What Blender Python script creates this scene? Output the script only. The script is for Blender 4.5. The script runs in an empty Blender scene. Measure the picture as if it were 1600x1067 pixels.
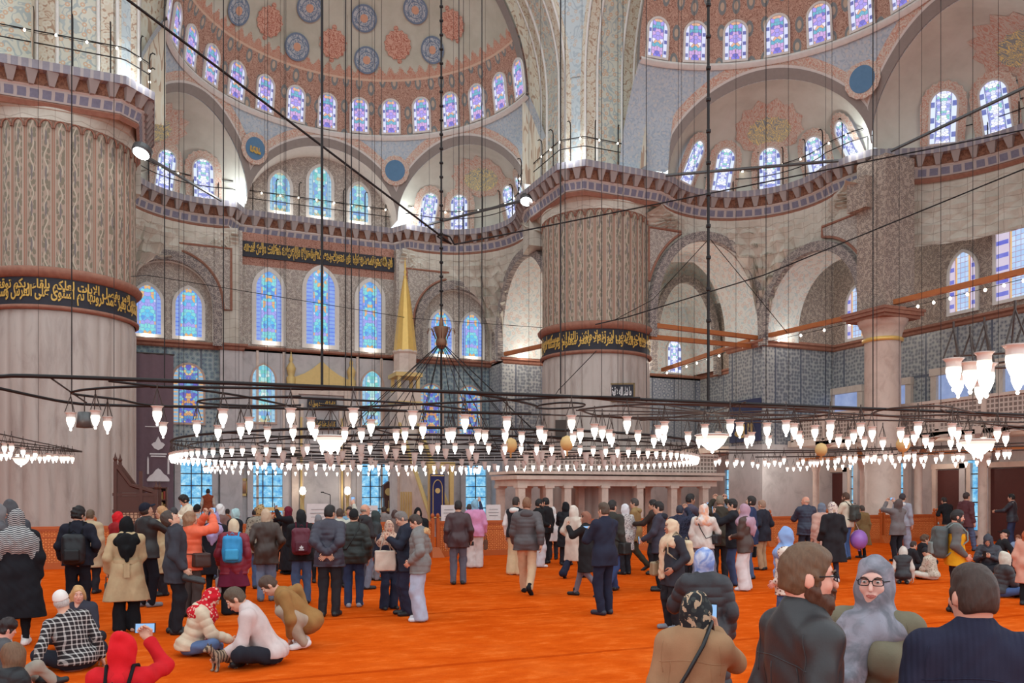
import bpy, math, random
import numpy as np
from mathutils import Vector, Matrix
random.seed(7)
RNG = np.random.default_rng(7)
F, HX, HY = 1300.0, 800.0, 770.0           # focal length in pixels, principal point
TH = math.radians(23.4)
CAM = np.array([-8.1, -23.4, 2.0])
RT = np.array([math.cos(TH), -math.sin(TH), 0.0])
FW = np.array([math.sin(TH), math.cos(TH), 0.0])
PI = math.pi
COL = bpy.context.scene.collection

def at(px, py, Z):
    """world point seen at a pixel, Z metres in front of the camera"""
    return CAM + RT * ((px - HX) / F * Z) + FW * Z + np.array([0, 0, (HY - py) / F * Z])
def onz(px, py, z):
    """world point seen at a pixel lying in the horizontal plane z"""
    return at(px, py, F * (z - CAM[2]) / (HY - py))
def ony(px, py, y):
    d = FW + RT * ((px - HX) / F)
    return at(px, py, (y - CAM[1]) / d[1])
def onx(px, py, x):
    d = FW + RT * ((px - HX) / F)
    return at(px, py, (x - CAM[0]) / d[0])

def sr(r, g, b):
    def f(c):
        c /= 255.0
        return c / 12.92 if c <= 0.04045 else ((c + 0.055) / 1.055) ** 2.4
    return (f(r), f(g), f(b), 1.0)

# ---------------------------------------------------------------- node helpers
class T:
    """short hand for a material node tree"""
    def __init__(s, name):
        s.m = bpy.data.materials.new(name); s.m.use_nodes = True
        s.t = s.m.node_tree; s.t.nodes.clear()
        s.out = s.t.nodes.new('ShaderNodeOutputMaterial')
    def n(s, typ, *ins, out=0, **pr):
        nd = s.t.nodes.new('ShaderNode' + typ)
        for k, v in pr.items(): setattr(nd, k, v)
        for i, v in enumerate(ins):
            if v is None: continue
            s.set(nd.inputs[i], v)
        return nd.outputs[out]
    def set(s, sock, v):
        if isinstance(v, bpy.types.NodeSocket): s.t.links.new(v, sock)
        else: sock.default_value = v
    def m_(s, op, a, b=None, c=None): return s.n('Math', a, b, c, operation=op)
    def add(s, a, b): return s.m_('ADD', a, b)
    def mul(s, a, b): return s.m_('MULTIPLY', a, b)
    def sub(s, a, b): return s.m_('SUBTRACT', a, b)
    def gt(s, a, b): return s.m_('GREATER_THAN', a, b)
    def lt(s, a, b): return s.m_('LESS_THAN', a, b)
    def fr(s, a): return s.m_('FRACT', a)
    def ab(s, a): return s.m_('ABSOLUTE', a)
    def sin(s, a): return s.m_('SINE', a)
    def mix(s, f, a, b):
        nd = s.t.nodes.new('ShaderNodeMix'); nd.data_type = 'RGBA'
        s.set(nd.inputs[0], f); s.set(nd.inputs[6], a); s.set(nd.inputs[7], b)
        return nd.outputs[2]
    def ramp(s, f, stops, mode='LINEAR'):
        nd = s.t.nodes.new('ShaderNodeValToRGB'); e = nd.color_ramp.elements
        nd.color_ramp.interpolation = mode
        while len(e) < len(stops): e.new(0.5)
        for k, (p, c) in enumerate(stops): e[k].position = p; e[k].color = c
        s.set(nd.inputs[0], f); return nd.outputs[0]
    def uv(s):
        nd = s.t.nodes.new('ShaderNodeTexCoord'); return nd.outputs['UV']
    def obj(s):
        nd = s.t.nodes.new('ShaderNodeTexCoord'); return nd.outputs['Object']
    def xyz(s, v):
        nd = s.t.nodes.new('ShaderNodeSeparateXYZ'); s.set(nd.inputs[0], v)
        return nd.outputs[0], nd.outputs[1], nd.outputs[2]
    def vec(s, x, y, z=0.0): return s.n('CombineXYZ', x, y, z)
    def noise(s, v, sc, det=3.0, rough=0.55, dist=0.0, out=0):
        nd = s.t.nodes.new('ShaderNodeTexNoise')
        if v is not None: s.set(nd.inputs['Vector'], v)
        nd.inputs['Scale'].default_value = sc; nd.inputs['Detail'].default_value = det
        nd.inputs['Roughness'].default_value = rough; nd.inputs['Distortion'].default_value = dist
        return nd.outputs[out]
    def vor(s, v, sc, feature='F1', out='Distance', rnd=1.0, dim='3D'):
        nd = s.t.nodes.new('ShaderNodeTexVoronoi'); nd.feature = feature; nd.voronoi_dimensions = dim
        if v is not None: s.set(nd.inputs['Vector'], v)
        nd.inputs['Scale'].default_value = sc; nd.inputs['Randomness'].default_value = rnd
        return nd.outputs[out]
    def bump(s, h, st=0.3, d=0.02):
        nd = s.t.nodes.new('ShaderNodeBump'); nd.inputs['Strength'].default_value = st
        nd.inputs['Distance'].default_value = d; s.set(nd.inputs['Height'], h); return nd.outputs[0]
    def bsdf(s, col, rough=0.8, metal=0.0, normal=None, spec=0.3, sheen=0.0, emit=None, es=0.0):
        nd = s.t.nodes.new('ShaderNodeBsdfPrincipled')
        s.set(nd.inputs['Base Color'], col); s.set(nd.inputs['Roughness'], rough)
        nd.inputs['Metallic'].default_value = metal; nd.inputs['Specular IOR Level'].default_value = spec
        if sheen: nd.inputs['Sheen Weight'].default_value = sheen
        if normal is not None: s.set(nd.inputs['Normal'], normal)
        if emit is not None:
            s.set(nd.inputs['Emission Color'], emit); nd.inputs['Emission Strength'].default_value = es
        s.t.links.new(nd.outputs[0], s.out.inputs[0]); return s.m
    def emission(s, col, st):
        nd = s.t.nodes.new('ShaderNodeEmission'); s.set(nd.inputs[0], col); s.set(nd.inputs[1], st)
        s.t.links.new(nd.outputs[0], s.out.inputs[0]); return s.m

_plain = {}
def plain(name, col, rough=0.7, metal=0.0, spec=0.3, var=0.12, sc=6.0):
    if name in _plain: return _plain[name]
    t = T(name)
    nz = t.noise(t.obj(), sc, 3)
    d = tuple(c * (1 - var) for c in col[:3]) + (1,); b = tuple(min(1, c * (1 + var)) for c in col[:3]) + (1,)
    _plain[name] = t.bsdf(t.mix(nz, d, b), rough, metal, None, spec)
    return _plain[name]
def glow(name, col, st):
    if name in _plain: return _plain[name]
    _plain[name] = T(name).emission(col, st); return _plain[name]

# ---------------------------------------------------------------- mesh helpers
def link(o, parent=None):
    COL.objects.link(o)
    if parent is not None: o.parent = parent
    return o
def tag(o, label=None, cat=None, group=None, kind=None):
    if label: o['label'] = label
    if cat: o['category'] = cat
    if group: o['group'] = group
    if kind: o['kind'] = kind
    return o
def empty(name, loc=(0, 0, 0), rz=0.0, label=None, cat=None, group=None, kind=None, parent=None):
    o = bpy.data.objects.new(name, None); o.empty_display_size = 0.1
    o.location = loc; o.rotation_euler = (0, 0, rz); link(o, parent)
    return tag(o, label, cat, group, kind)

class MB:
    """collects geometry, then builds ONE mesh object"""
    def __init__(s): s.v = []; s.f = []; s.uv = []; s.mi = []; s.nv = 0; s.mats = []
    def _m(s, mat):
        if mat is None: return 0
        if mat not in s.mats: s.mats.append(mat)
        return s.mats.index(mat)
    def add(s, verts, faces, uvs=None, mat=None):
        """uvs: one (u,v) per vertex"""
        verts = np.asarray(verts, float); b = s.nv; k = s._m(mat)
        s.v.append(verts); s.nv += len(verts)
        for f in faces:
            s.f.append([i + b for i in f]); s.mi.append(k)
            s.uv.extend([uvs[i] for i in f] if uvs is not None else [(0, 0)] * len(f))
        return s
    def grid(s, P, UV=None, closed_u=False, mat=None, flip=False):
        """P[nu][nv] -> quads"""
        P = np.asarray(P, float); nu, nv = P.shape[:2]
        F_ = []
        for i in range(nu if closed_u else nu - 1):
            i2 = (i + 1) % nu
            for j in range(nv - 1):
                q = [i * nv + j, i2 * nv + j, i2 * nv + j + 1, i * nv + j + 1]
                F_.append(q[::-1] if flip else q)
        U = None if UV is None else [tuple(x) for x in np.asarray(UV, float).reshape(-1, 2)]
        return s.add(P.reshape(-1, 3), F_, U, mat)
    def box(s, c, size, rz=0.0, mat=None, taper=1.0):
        x, y, z = [a / 2 for a in size]; co, si = math.cos(rz), math.sin(rz)
        V = []
        for sx, sy, sz in ((-1,-1,-1),(1,-1,-1),(1,1,-1),(-1,1,-1),(-1,-1,1),(1,-1,1),(1,1,1),(-1,1,1)):
            k = taper if sz > 0 else 1.0
            px, py = sx * x * k, sy * y * k
            V.append((c[0] + px * co - py * si, c[1] + px * si + py * co, c[2] + sz * z))
        Fs = [(3,2,1,0),(4,5,6,7),(0,1,5,4),(1,2,6,5),(2,3,7,6),(3,0,4,7)]
        for f in Fs:
            w = [V[i] for i in f]
            a = np.linalg.norm(np.subtract(w[1], w[0])); b = np.linalg.norm(np.subtract(w[2], w[1]))
            s.add(w, [(0, 1, 2, 3)], [(0, 0), (a, 0), (a, b), (0, b)], mat)
        return s
    def tube(s, pts, r, n=6, mat=None, caps=True, closed=False):
        pts = [np.asarray(p, float) for p in pts]; m = len(pts)
        rs = r if hasattr(r, '__len__') else [r] * m
        P = []; up = None; L = 0
        for i in range(m):
            a = pts[i - 1] if (i > 0 or closed) else pts[i]
            b = pts[(i + 1) % m] if (i < m - 1 or closed) else pts[i]
            d = b - a; d = d / (np.linalg.norm(d) + 1e-9)
            if up is None:
                h = np.array([0, 0, 1.0]) if abs(d[2]) < 0.9 else np.array([1.0, 0, 0])
                up = np.cross(d, np.cross(h, d))
            up = up - d * np.dot(up, d); up /= np.linalg.norm(up) + 1e-9
            sd = np.cross(d, up)
            P.append([pts[i] + rs[i] * (math.cos(2 * PI * k / n) * up + math.sin(2 * PI * k / n) * sd) for k in range(n)])
        P = np.array(P); b = []
        for i in range(m if closed else m - 1):
            i2 = (i + 1) % m
            for k in range(n):
                k2 = (k + 1) % n
                b.append((i * n + k, i * n + k2, i2 * n + k2, i2 * n + k))
        if caps and not closed:
            b.append(tuple(range(n))[::-1]); b.append(tuple(range((m - 1) * n, m * n)))
        return s.add(P.reshape(-1, 3), b, None, mat)
    def lathe(s, prof, c=(0, 0, 0), n=24, mat=None, caps=False):
        """prof: list of (r, z)"""
        P = [[(c[0] + r * math.cos(2 * PI * k / n), c[1] + r * math.sin(2 * PI * k / n), c[2] + z) for r, z in prof] for k in range(n + 1)]
        L = np.cumsum([0] + [math.hypot(prof[i + 1][0] - prof[i][0], prof[i + 1][1] - prof[i][1]) for i in range(len(prof) - 1)])
        rm = max(r for r, z in prof)
        UV = [[(2 * PI * rm * k / n, L[j]) for j in range(len(prof))] for k in range(n + 1)]
        s.grid(P, UV, mat=mat)
        if caps:
            for j, rev in ((0, True), (len(prof) - 1, False)):
                ring = [P[k][j] for k in range(n)]
                idx = tuple(range(n)); s.add(ring, [idx[::-1] if rev else idx], None, mat)
        return s
    def prism(s, poly, z0, z1, mat=None, top=True):
        n = len(poly); V = [(x, y, z0) for x, y in poly] + [(x, y, z1) for x, y in poly]
        L = 0
        for i in range(n):
            j = (i + 1) % n; d = math.hypot(poly[j][0] - poly[i][0], poly[j][1] - poly[i][1])
            s.add([V[i], V[j], V[n + j], V[n + i]], [(0, 1, 2, 3)], [(L, z0), (L + d, z0), (L + d, z1), (L, z1)], mat); L += d
        if top:
            s.add(V[n:], [tuple(range(n))], [p for p in poly], mat); s.add(V[:n], [tuple(range(n))[::-1]], [p for p in poly], mat)
        return s
    def build(s, name, mat=None, parent=None, smooth=False, kind=None, loc=None, label=None):
        me = bpy.data.meshes.new(name)
        V = np.concatenate(s.v) if s.v else np.zeros((0, 3))
        me.from_pydata(V.tolist(), [], s.f)
        ul = me.uv_layers.new(name='UVMap')
        ul.data.foreach_set('uv', np.asarray(s.uv, np.float32).reshape(-1))
        if mat is not None and not s.mats: me.materials.append(mat)
        for m in s.mats: me.materials.append(m)
        if len(s.mats) > 1: me.polygons.foreach_set('material_index', np.asarray(s.mi, np.int32))
        if smooth: me.polygons.foreach_set('use_smooth', np.ones(len(me.polygons), bool))
        me.update()
        o = bpy.data.objects.new(name, me); link(o, parent)
        if loc is not None: o.location = loc
        if kind: o['kind'] = kind
        if label: o['label'] = label
        return o
def struct(mb, name, mat=None, smooth=False, parent=None):
    return mb.build(name, mat, parent, smooth, kind='structure')
def copytree(o, parent=None):
    c = o.copy(); COL.objects.link(c)
    if parent is not None: c.parent = parent
    for ch in list(o.children): copytree(ch, c)
    return c
# ---------------------------------------------------------------- materials of the building
MT = {}
def scroll(t, v, sc, k=3.0, w=0.12, dist=0.6):
    """curling vine lines: contour lines of a warped noise field -> mask"""
    nz = t.noise(v, sc, 1.5, 0.5, dist)
    return t.lt(t.ab(t.sub(t.fr(t.mul(nz, k * 2.2)), 0.5)), w)
def flowers(t, v, sc, r=0.28, rnd=0.9):
    return t.lt(t.vor(v, sc, rnd=rnd, dim='2D'), r)
def ornament(name, base, ink, ink2=None, sc=2.0, w=0.13, fl=0.26, rough=0.85, bump=0.0, uvmap=True, dirt=0.14, k=3.0):
    t = T(name); v = t.uv() if uvmap else t.obj()
    nz = t.noise(t.obj(), 0.9, 4)
    b = t.mix(nz, tuple(c * (1 - dirt) for c in base[:3]) + (1,), tuple(min(1, c * (1 + dirt)) for c in base[:3]) + (1,))
    m1 = scroll(t, v, sc, k, w)
    col = t.mix(m1, b, ink)
    if ink2:
        m2 = flowers(t, v, sc * 1.6, fl); col = t.mix(m2, col, ink2)
        m3 = flowers(t, v, sc * 1.6, fl * 0.4); col = t.mix(m3, col, b)
    nrm = t.bump(m1, bump, 0.01) if bump else None
    MT[name] = t.bsdf(col, rough, 0, nrm, 0.2)
    return MT[name]

def make_mats():
    # carpet: short orange red pile with prayer row seams
    t = T('orange_carpet'); o = t.obj(); x, y, z = t.xyz(o)
    n1 = t.noise(o, 0.7, 5, 0.65); n2 = t.noise(o, 60, 2, 0.6); n3 = t.noise(t.vec(t.mul(x, 0.35), t.mul(y, 2.2), 0), 1.2, 4, 0.6)
    c = t.ramp(n1, [(0.3, sr(204, 82, 18)), (0.5, sr(222, 96, 26)), (0.72, sr(232, 114, 42))])
    c = t.mix(t.mul(n3, 0.5), c, sr(186, 66, 14))
    c = t.mix(t.mul(n2, 0.22), c, sr(170, 50, 8))
    n4 = t.noise(t.vec(t.mul(x, .7), t.mul(y, 1.3), 0), 3.2, 6, 0.7); c = t.mix(t.ramp(n4, [(.42, (0, 0, 0, 1)), (.7, (.55, .55, .55, 1))]), c, sr(176, 54, 8)); c = t.mix(t.ramp(n4, [(.28, (.4, .4, .4, 1)), (.45, (0, 0, 0, 1))]), c, sr(240, 130, 60))
    seam = t.mul(t.lt(t.ab(t.sub(t.fr(t.add(t.mul(y, 1 / 4.05), t.mul(n1, 0.03))), 0.5)), 0.014), t.gt(n3, .42))
    c = t.mix(t.mul(seam, 0.45), c, sr(150, 36, 4))
    MT['carpet'] = t.bsdf(c, 0.95, 0, t.bump(t.add(n2, t.mul(n3, 1.5)), 0.35, 0.02), 0.0)
    # plaster of the upper domes
    t = T('pale_dome_plaster'); o = t.obj(); n1 = t.noise(o, 0.55, 5, 0.6); n2 = t.noise(o, 3.0, 3)
    c = t.ramp(n1, [(0.3, sr(184, 184, 172)), (0.55, sr(203, 204, 192)), (0.75, sr(211, 213, 203))])
    c = t.mix(t.mul(n2, 0.15), c, sr(190, 186, 180))
    MT['plaster'] = t.bsdf(c, 0.9, 0, None, 0.1)
    # veined marble
    def marble(name, a, b, d, sc=0.5, streak=True):
        t = T(name); o = t.obj(); x, y, z = t.xyz(o)
        n1 = t.noise(t.vec(x, y, t.mul(z, 0.22 if streak else 0.8)), sc * 3.4, 6, 0.65, 0.6)
        n2 = t.noise(o, sc * 1.2, 4, 0.6)
        c = t.ramp(n1, [(0.3, b), (0.5, a), (0.72, tuple(min(1, q * 1.12) for q in a[:3]) + (1,))])
        c = t.mix(t.mul(n2, 0.5), c, d)
        MT[name] = t.bsdf(c, 0.45, 0, t.bump(n1, 0.08, 0.01), 0.35)
    marble('marble_drum', sr(180, 169, 161), sr(148, 135, 128), sr(166, 150, 140))
    marble('marble_wall', sr(184, 178, 176), sr(156, 149, 147), sr(174, 168, 168), 0.4, False)
    marble('marble_pale', sr(206, 188, 174), sr(182, 160, 146), sr(196, 178, 166), 0.6, False)
    # fluted painted shaft of the piers: u = flute index, v = metres
    t = T('painted_flutes'); u, v, _ = t.xyz(t.uv())
    fu = t.sub(t.fr(u), 0.5); au = t.ab(fu); nz = t.noise(t.obj(), 1.2, 4)
    base = t.mix(nz, sr(152, 134, 119), sr(176, 157, 141))
    line = t.lt(t.ab(t.sub(au, 0.43)), 0.035); line2 = t.lt(t.ab(t.sub(au, 0.33)), 0.018)
    vine = t.lt(t.ab(t.sub(fu, t.mul(t.sin(t.mul(v, 7.4)), 0.13))), 0.045)
    leaf = t.lt(t.vor(t.vec(t.mul(u, 3.6), t.mul(v, 4.6), 0), 1.0, dim='2D', rnd=0.85), 0.42)
    leaf = t.mul(leaf, t.lt(au, 0.29))
    flower = t.lt(t.add(t.mul(t.mul(fu, fu), 9.0), t.m_('POWER', t.sub(t.fr(t.mul(v, 0.82)), 0.5), 2.0)), 0.045)
    c = t.mix(line, base, sr(160, 120, 102)); c = t.mix(line2, c, sr(182, 170, 156))
    c = t.mix(leaf, c, sr(128, 120, 104)); c = t.mix(vine, c, sr(184, 172, 154)); c = t.mix(flower, c, sr(122, 114, 112))
    MT['flutes'] = t.bsdf(c, 0.85, 0, t.bump(t.add(line, vine), 0.3, 0.015), 0.15)
    # cornice frieze: blue grey squares on pale stone (u in metres)
    t = T('cornice_frieze'); u, v, _ = t.xyz(t.uv()); o = t.obj()
    sq = t.mul(t.lt(t.ab(t.sub(t.fr(t.mul(u, 2.6)), 0.5)), 0.36), t.lt(t.ab(t.sub(v, 0.2)), 0.14))
    nz = t.noise(o, 7, 4, 0.7)
    c = t.mix(sq, sr(176, 165, 160), t.mix(nz, sr(98, 96, 116), sr(138, 136, 150)))
    MT['frieze'] = t.bsdf(c, 0.85)
    t = T('cornice_slab'); u, v, _ = t.xyz(t.uv()); nz = t.noise(t.obj(), 5, 4, 0.7)
    sq = t.lt(t.ab(t.sub(t.fr(t.mul(u, 3.3)), 0.5)), 0.34)
    MT['slab'] = t.bsdf(t.mix(t.mul(sq, 0.8), sr(172, 164, 162), t.mix(nz, sr(112, 110, 124), sr(150, 147, 156))), 0.85)
    ornament('bracket_stone', sr(160, 150, 146), sr(120, 112, 118), None, 6.0, 0.2)
    t = T('brown_coffer'); o = t.obj(); nz = t.noise(o, 9, 4, 0.7, 0.6)
    MT['coffer'] = t.bsdf(t.ramp(nz, [(0.35, sr(96, 62, 50)), (0.6, sr(148, 106, 84)), (0.7, sr(120, 80, 62))]), 0.85)
    t = T('red_moulding'); u, v, _ = t.xyz(t.uv()); nz = t.noise(t.obj(), 6, 3)
    MT['redmould'] = t.bsdf(t.mix(nz, sr(128, 84, 70), sr(168, 122, 102)), 0.85)
    # masonry of the muqarnas
    t = T('muqarnas_stone'); o = t.obj(); nz = t.noise(o, 1.1, 5, 0.6); u, v, _ = t.xyz(t.uv())
    course = t.lt(t.ab(t.sub(t.fr(t.add(t.mul(v, 2.2), t.mul(t.ab(t.sub(t.fr(t.mul(u, 1.15)), .5)), .5))), 0.5)), 0.03); joint = t.lt(t.ab(t.sub(t.fr(t.mul(u, 1.9)), 0.5)), 0.02)
    c = t.ramp(nz, [(0.3, sr(182, 174, 160)), (0.6, sr(204, 198, 185)), (0.8, sr(212, 207, 195))])
    c = t.mix(t.mul(t.m_('MAXIMUM', course, joint), 0.42), c, sr(124, 104, 90))
    MT['muq'] = t.bsdf(c, 0.9, 0, t.bump(nz, 0.1, 0.02), 0.15)
    ornament('grey_arabesque', sr(188, 179, 168), sr(158, 147, 138), sr(150, 140, 134), 3.4, 0.21, 0.3)
    ornament('brown_arabesque', sr(178, 162, 148), sr(144, 129, 118), sr(132, 119, 112), 3.0, 0.22, 0.3)
    ornament('archivolt_grey', sr(164, 154, 146), sr(126, 118, 114), sr(116, 108, 108), 3.6, 0.16, 0.36)
    ornament('rust_panel', sr(168, 126, 110), sr(142, 98, 84), None, 4.0, 0.15)
    ornament('white_soffit', sr(212, 212, 206), sr(188, 200, 200), sr(208, 192, 182), 1.7, 0.13, 0.26)
    ornament('blue_pendentive', sr(182, 196, 204), sr(164, 182, 196), sr(196, 200, 198), 3.0, 0.16, 0.2)
    ornament('red_border', sr(206, 196, 182), sr(196, 154, 136), sr(192, 166, 152), 5.0, 0.2, 0.22)
    ornament('soffit_floral', sr(198, 197, 183), sr(166, 174, 172), sr(198, 168, 142), 1.9, 0.16, 0.24)
    ornament('soffit_edge', sr(200, 188, 168), sr(168, 142, 122), sr(204, 198, 182), 2.6, 0.16, 0.4)
    ornament('soffit_blue', sr(184, 194, 196), sr(166, 178, 184), sr(192, 178, 164), 1.6, 0.14, 0.18)
    MT['taupe'] = plain('taupe_archivolt', sr(140, 132, 126), 0.85)
    MT['whitetrim'] = plain('white_trim', sr(212, 208, 202), 0.8)
    # drum of the half domes: rust ground with dark scrolls, fringe above (v: metres above the sill)
    t = T('drum_ornament'); uvs = t.uv(); u, v, _ = t.xyz(uvs)
    m1 = scroll(t, uvs, 4.4, 3.4, 0.2, 1.0); fl = flowers(t, t.vec(t.mul(u, 1.0), t.mul(v, 0.55), 0), 1.55, 0.27, 0.35)
    fl2 = flowers(t, t.vec(t.mul(u, 1.0), t.mul(v, 0.55), 0), 1.55, 0.14, 0.35)
    red = t.mix(m1, sr(188, 154, 136), sr(150, 112, 98)); red = t.mix(fl, red, sr(128, 132, 132)); red = t.mix(fl2, red, sr(190, 168, 148))
    edge = t.lt(t.ab(t.sub(v, 2.75)), 0.05); red = t.mix(edge, red, sr(206, 178, 156))
    tooth = t.add(3.0, t.mul(t.m_('POWER', t.ab(t.sin(t.mul(u, 5.6))), 2.0), 0.3))
    fring = t.lt(v, t.add(tooth, t.mul(m1, 0.08)))
    o = t.obj(); n1 = t.noise(o, 0.55, 5, 0.6)
    pl = t.ramp(n1, [(0.3, sr(172, 170, 154)), (0.55, sr(190, 189, 174)), (0.75, sr(199, 199, 186))])
    frc = t.mix(m1, sr(194, 160, 140), sr(186, 132, 112))
    c = t.mix(fring, pl, frc); c = t.mix(t.lt(v, 2.8), c, red)
    MT['drum'] = t.bsdf(c, 0.9, 0, None, 0.1)
    # niche half dome plaster
    MT['band_dark'] = plain('dark_inscription_ground', sr(46, 46, 54), 0.6)
    MT['gold'] = plain('gilt', sr(224, 186, 104), 0.4, 0.35, 0.5)
    MT['goldpaint'] = plain('gold_paint', sr(206, 168, 84), 0.5, 0.1)
    MT['goldcream'] = plain('cream_gold_carving', sr(206, 178, 118), 0.55, 0.25)
    MT['iron'] = plain('black_iron', sr(34, 30, 30), 0.55, 0.3)
    MT['iron2'] = plain('worn_brown_iron', sr(70, 60, 56), 0.5, 0.5)
    MT['bluedisc'] = plain('blue_medallion_paint', sr(92, 130, 162), 0.8)
    MT['steel'] = plain('grey_steel', sr(92, 92, 92), 0.4, 0.5)
    MT['tie'] = plain('painted_tie_beam', sr(176, 106, 62), 0.6)
    MT['walnut'] = plain('dark_walnut', sr(84, 52, 44), 0.5)
    MT['orangewood'] = plain('varnished_orange_wood', sr(178, 88, 36), 0.4, 0, 0.4)
    MT['maroon'] = plain('maroon_door_leather', sr(84, 46, 42), 0.6)
    MT['purple'] = plain('mauve_banner_cloth', sr(112, 92, 100), 0.85)
    MT['white'] = plain('white_print', sr(225, 222, 222), 0.8)
    MT['paper'] = plain('sign_paper', sr(214, 208, 206), 0.8)
    MT['lilac'] = plain('lilac_carpet', sr(172, 152, 178), 0.95)
    # tiles: blue grey faience, u/v metres
    def tiles(name, base, ink, ink2, sc):
        t = T(name); v = t.uv(); u, w, _ = t.xyz(v)
        m1 = t.lt(t.ab(t.sub(t.vor(v, sc * 1.0, dim='2D', rnd=0.55), 0.34)), 0.1); m2 = flowers(t, v, sc, 0.2, 0.55)
        nz = t.noise(t.obj(), 1.2, 4)
        b = t.mix(nz, tuple(q * 0.86 for q in base[:3]) + (1,), base)
        c = t.mix(m1, b, ink); c = t.mix(m2, c, ink2)
        pid = t.n('TexWhiteNoise', None, t.m_('FLOOR', t.add(t.mul(u, 0.62), t.add(.5, t.mul(t.gt(w, 2.3), 37)))), noise_dimensions='1D'); c = t.mix(t.mul(pid, .4), c, t.mix(m2, sr(190, 188, 180), ink)); pan = t.lt(t.ab(t.sub(t.fr(t.mul(u, 0.62)), 0.5)), 0.028); c = t.mix(pan, c, sr(84, 90, 104))
        pan2 = t.lt(t.ab(t.sub(w, 2.3)), 0.06); c = t.mix(pan2, c, sr(84, 90, 104))
        MT[name] = t.bsdf(c, 0.35, 0, None, 0.4)
    tiles('tile_teal', sr(146, 160, 164), sr(96, 124, 132), sr(86, 96, 120), 4.5)
    tiles('tile_grey', sr(158, 160, 160), sr(104, 112, 122), sr(92, 92, 104), 5.5)
    tiles('tile_blue', sr(140, 146, 158), sr(98, 108, 128), sr(170, 172, 174), 3.2)
    # carved lattice balustrade, orange wood: real holes are too fine, a pierced pattern with paler openings
    t = T('orange_lattice'); v = t.uv(); u, w, _ = t.xyz(v)
    d = t.vor(v, 15.0, 'DISTANCE_TO_EDGE', dim='2D', rnd=0.0); d2 = t.vor(t.vec(t.add(u, w), t.sub(u, w), 0), 10.6, 'DISTANCE_TO_EDGE', dim='2D', rnd=0.0)
    hole = t.mul(t.gt(d, 0.17), t.gt(d2, 0.12))
    nz = t.noise(t.obj(), 3, 3)
    c = t.mix(hole, t.mix(nz, sr(160, 74, 26), sr(196, 100, 44)), sr(226, 150, 86))
    MT['lattice'] = t.bsdf(c, 0.5, 0, t.bump(hole, 0.6, -0.02), 0.3)
    t = T('walnut_lattice'); v = t.uv()
    d = t.vor(v, 9.0, 'DISTANCE_TO_EDGE', dim='2D', rnd=0.25)
    MT['wlattice'] = t.bsdf(t.mix(t.gt(d, 0.13), sr(96, 58, 46), sr(186, 150, 122)), 0.5, 0, t.bump(t.gt(d, 0.13), 0.5, -0.02))
    t = T('stone_lattice'); v = t.uv()
    d = t.vor(v, 5.5, 'DISTANCE_TO_EDGE', dim='2D', rnd=0.0)
    MT['slattice'] = t.bsdf(t.mix(t.gt(d, 0.16), sr(196, 180, 168), sr(126, 110, 102)), 0.6, 0, t.bump(t.gt(d, 0.16), 0.5, -0.02))
    # ------------------------------------------------ lit stained glass; u: metres from the axis, v: metres above the sill
    def glass(name, pal, border, bcol, sc, st, w, lead=sr(70, 66, 110), stretch=1.0, hexa=False, panel=0.62, sq=2.4, band=None):
        t = T(name); uvs = t.uv(); u, v, _ = t.xyz(uvs)
        p = t.vec(t.mul(t.ab(u), 1.0), t.mul(v, stretch), 0)
        rnd = 0.0 if hexa else 0.75
        vor = t.vor(p, sc, out='Color', rnd=rnd, dim='2D'); r, g, b = t.xyz(vor)
        n = len(pal); c = t.ramp(r, [(i / n, q) for i, q in enumerate(pal)], 'CONSTANT')
        d = t.vor(p, sc, 'DISTANCE_TO_EDGE', rnd=rnd, dim='2D')
        c = t.mix(t.lt(d, 0.045), c, lead)
        isb = t.gt(t.ab(u), w * panel)
        sqr = t.mul(t.lt(t.ab(t.sub(t.fr(t.mul(v, sq)), 0.5)), 0.17), t.gt(t.ab(u), w * (panel + 0.1)))
        bc = t.mix(sqr, border, bcol)
        c = t.mix(isb, c, bc)
        c = t.mix(t.lt(t.ab(t.sub(t.ab(u), w * panel)), w * 0.035), c, lead)
        if band: c = t.mix(t.lt(t.ab(t.sub(t.ab(u), w * (panel - .1))), w * .07), c, band)
        nz = t.noise(uvs, 2.0, 2); c = t.mix(t.mul(nz, 0.25), c, (1, 1, 1, 1))
        MT[name] = t.emission(c, st)
    glass('glass_drum', [sr(150, 130, 226), sr(86, 80, 190), sr(226, 220, 255), sr(70, 160, 190), sr(196, 150, 214), sr(240, 236, 255), sr(110, 98, 214), sr(220, 160, 120)],
          sr(206, 210, 250), sr(58, 62, 150), 7.0, 1.05, 0.42)
    glass('glass_exedra', [sr(216, 224, 250), sr(150, 160, 224), sr(236, 240, 255), sr(120, 130, 210), sr(200, 196, 246), sr(120, 196, 190), sr(244, 246, 255)],
          sr(206, 218, 250), sr(60, 76, 160), 8.0, 1.1, 0.45, sr(74, 80, 140), 1.4, sq=1.7)
    glass('glass_cyan', [sr(60, 190, 236), sr(90, 206, 230), sr(40, 140, 226), sr(150, 150, 236), sr(110, 214, 216), sr(200, 214, 240), sr(226, 170, 90), sr(70, 170, 230)],
          sr(110, 150, 226), sr(70, 110, 220), 6.5, 0.95, 0.62, sr(90, 110, 190), 0.9, sq=5.0)
    glass('glass_teal', [sr(120, 210, 220), sr(80, 190, 214), sr(170, 226, 220), sr(110, 160, 224), sr(220, 240, 236), sr(90, 200, 190), sr(200, 190, 140)],
          sr(150, 200, 226), sr(110, 170, 210), 6.5, 0.9, 0.6, sr(110, 150, 180), 0.8, sq=4.0)
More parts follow.
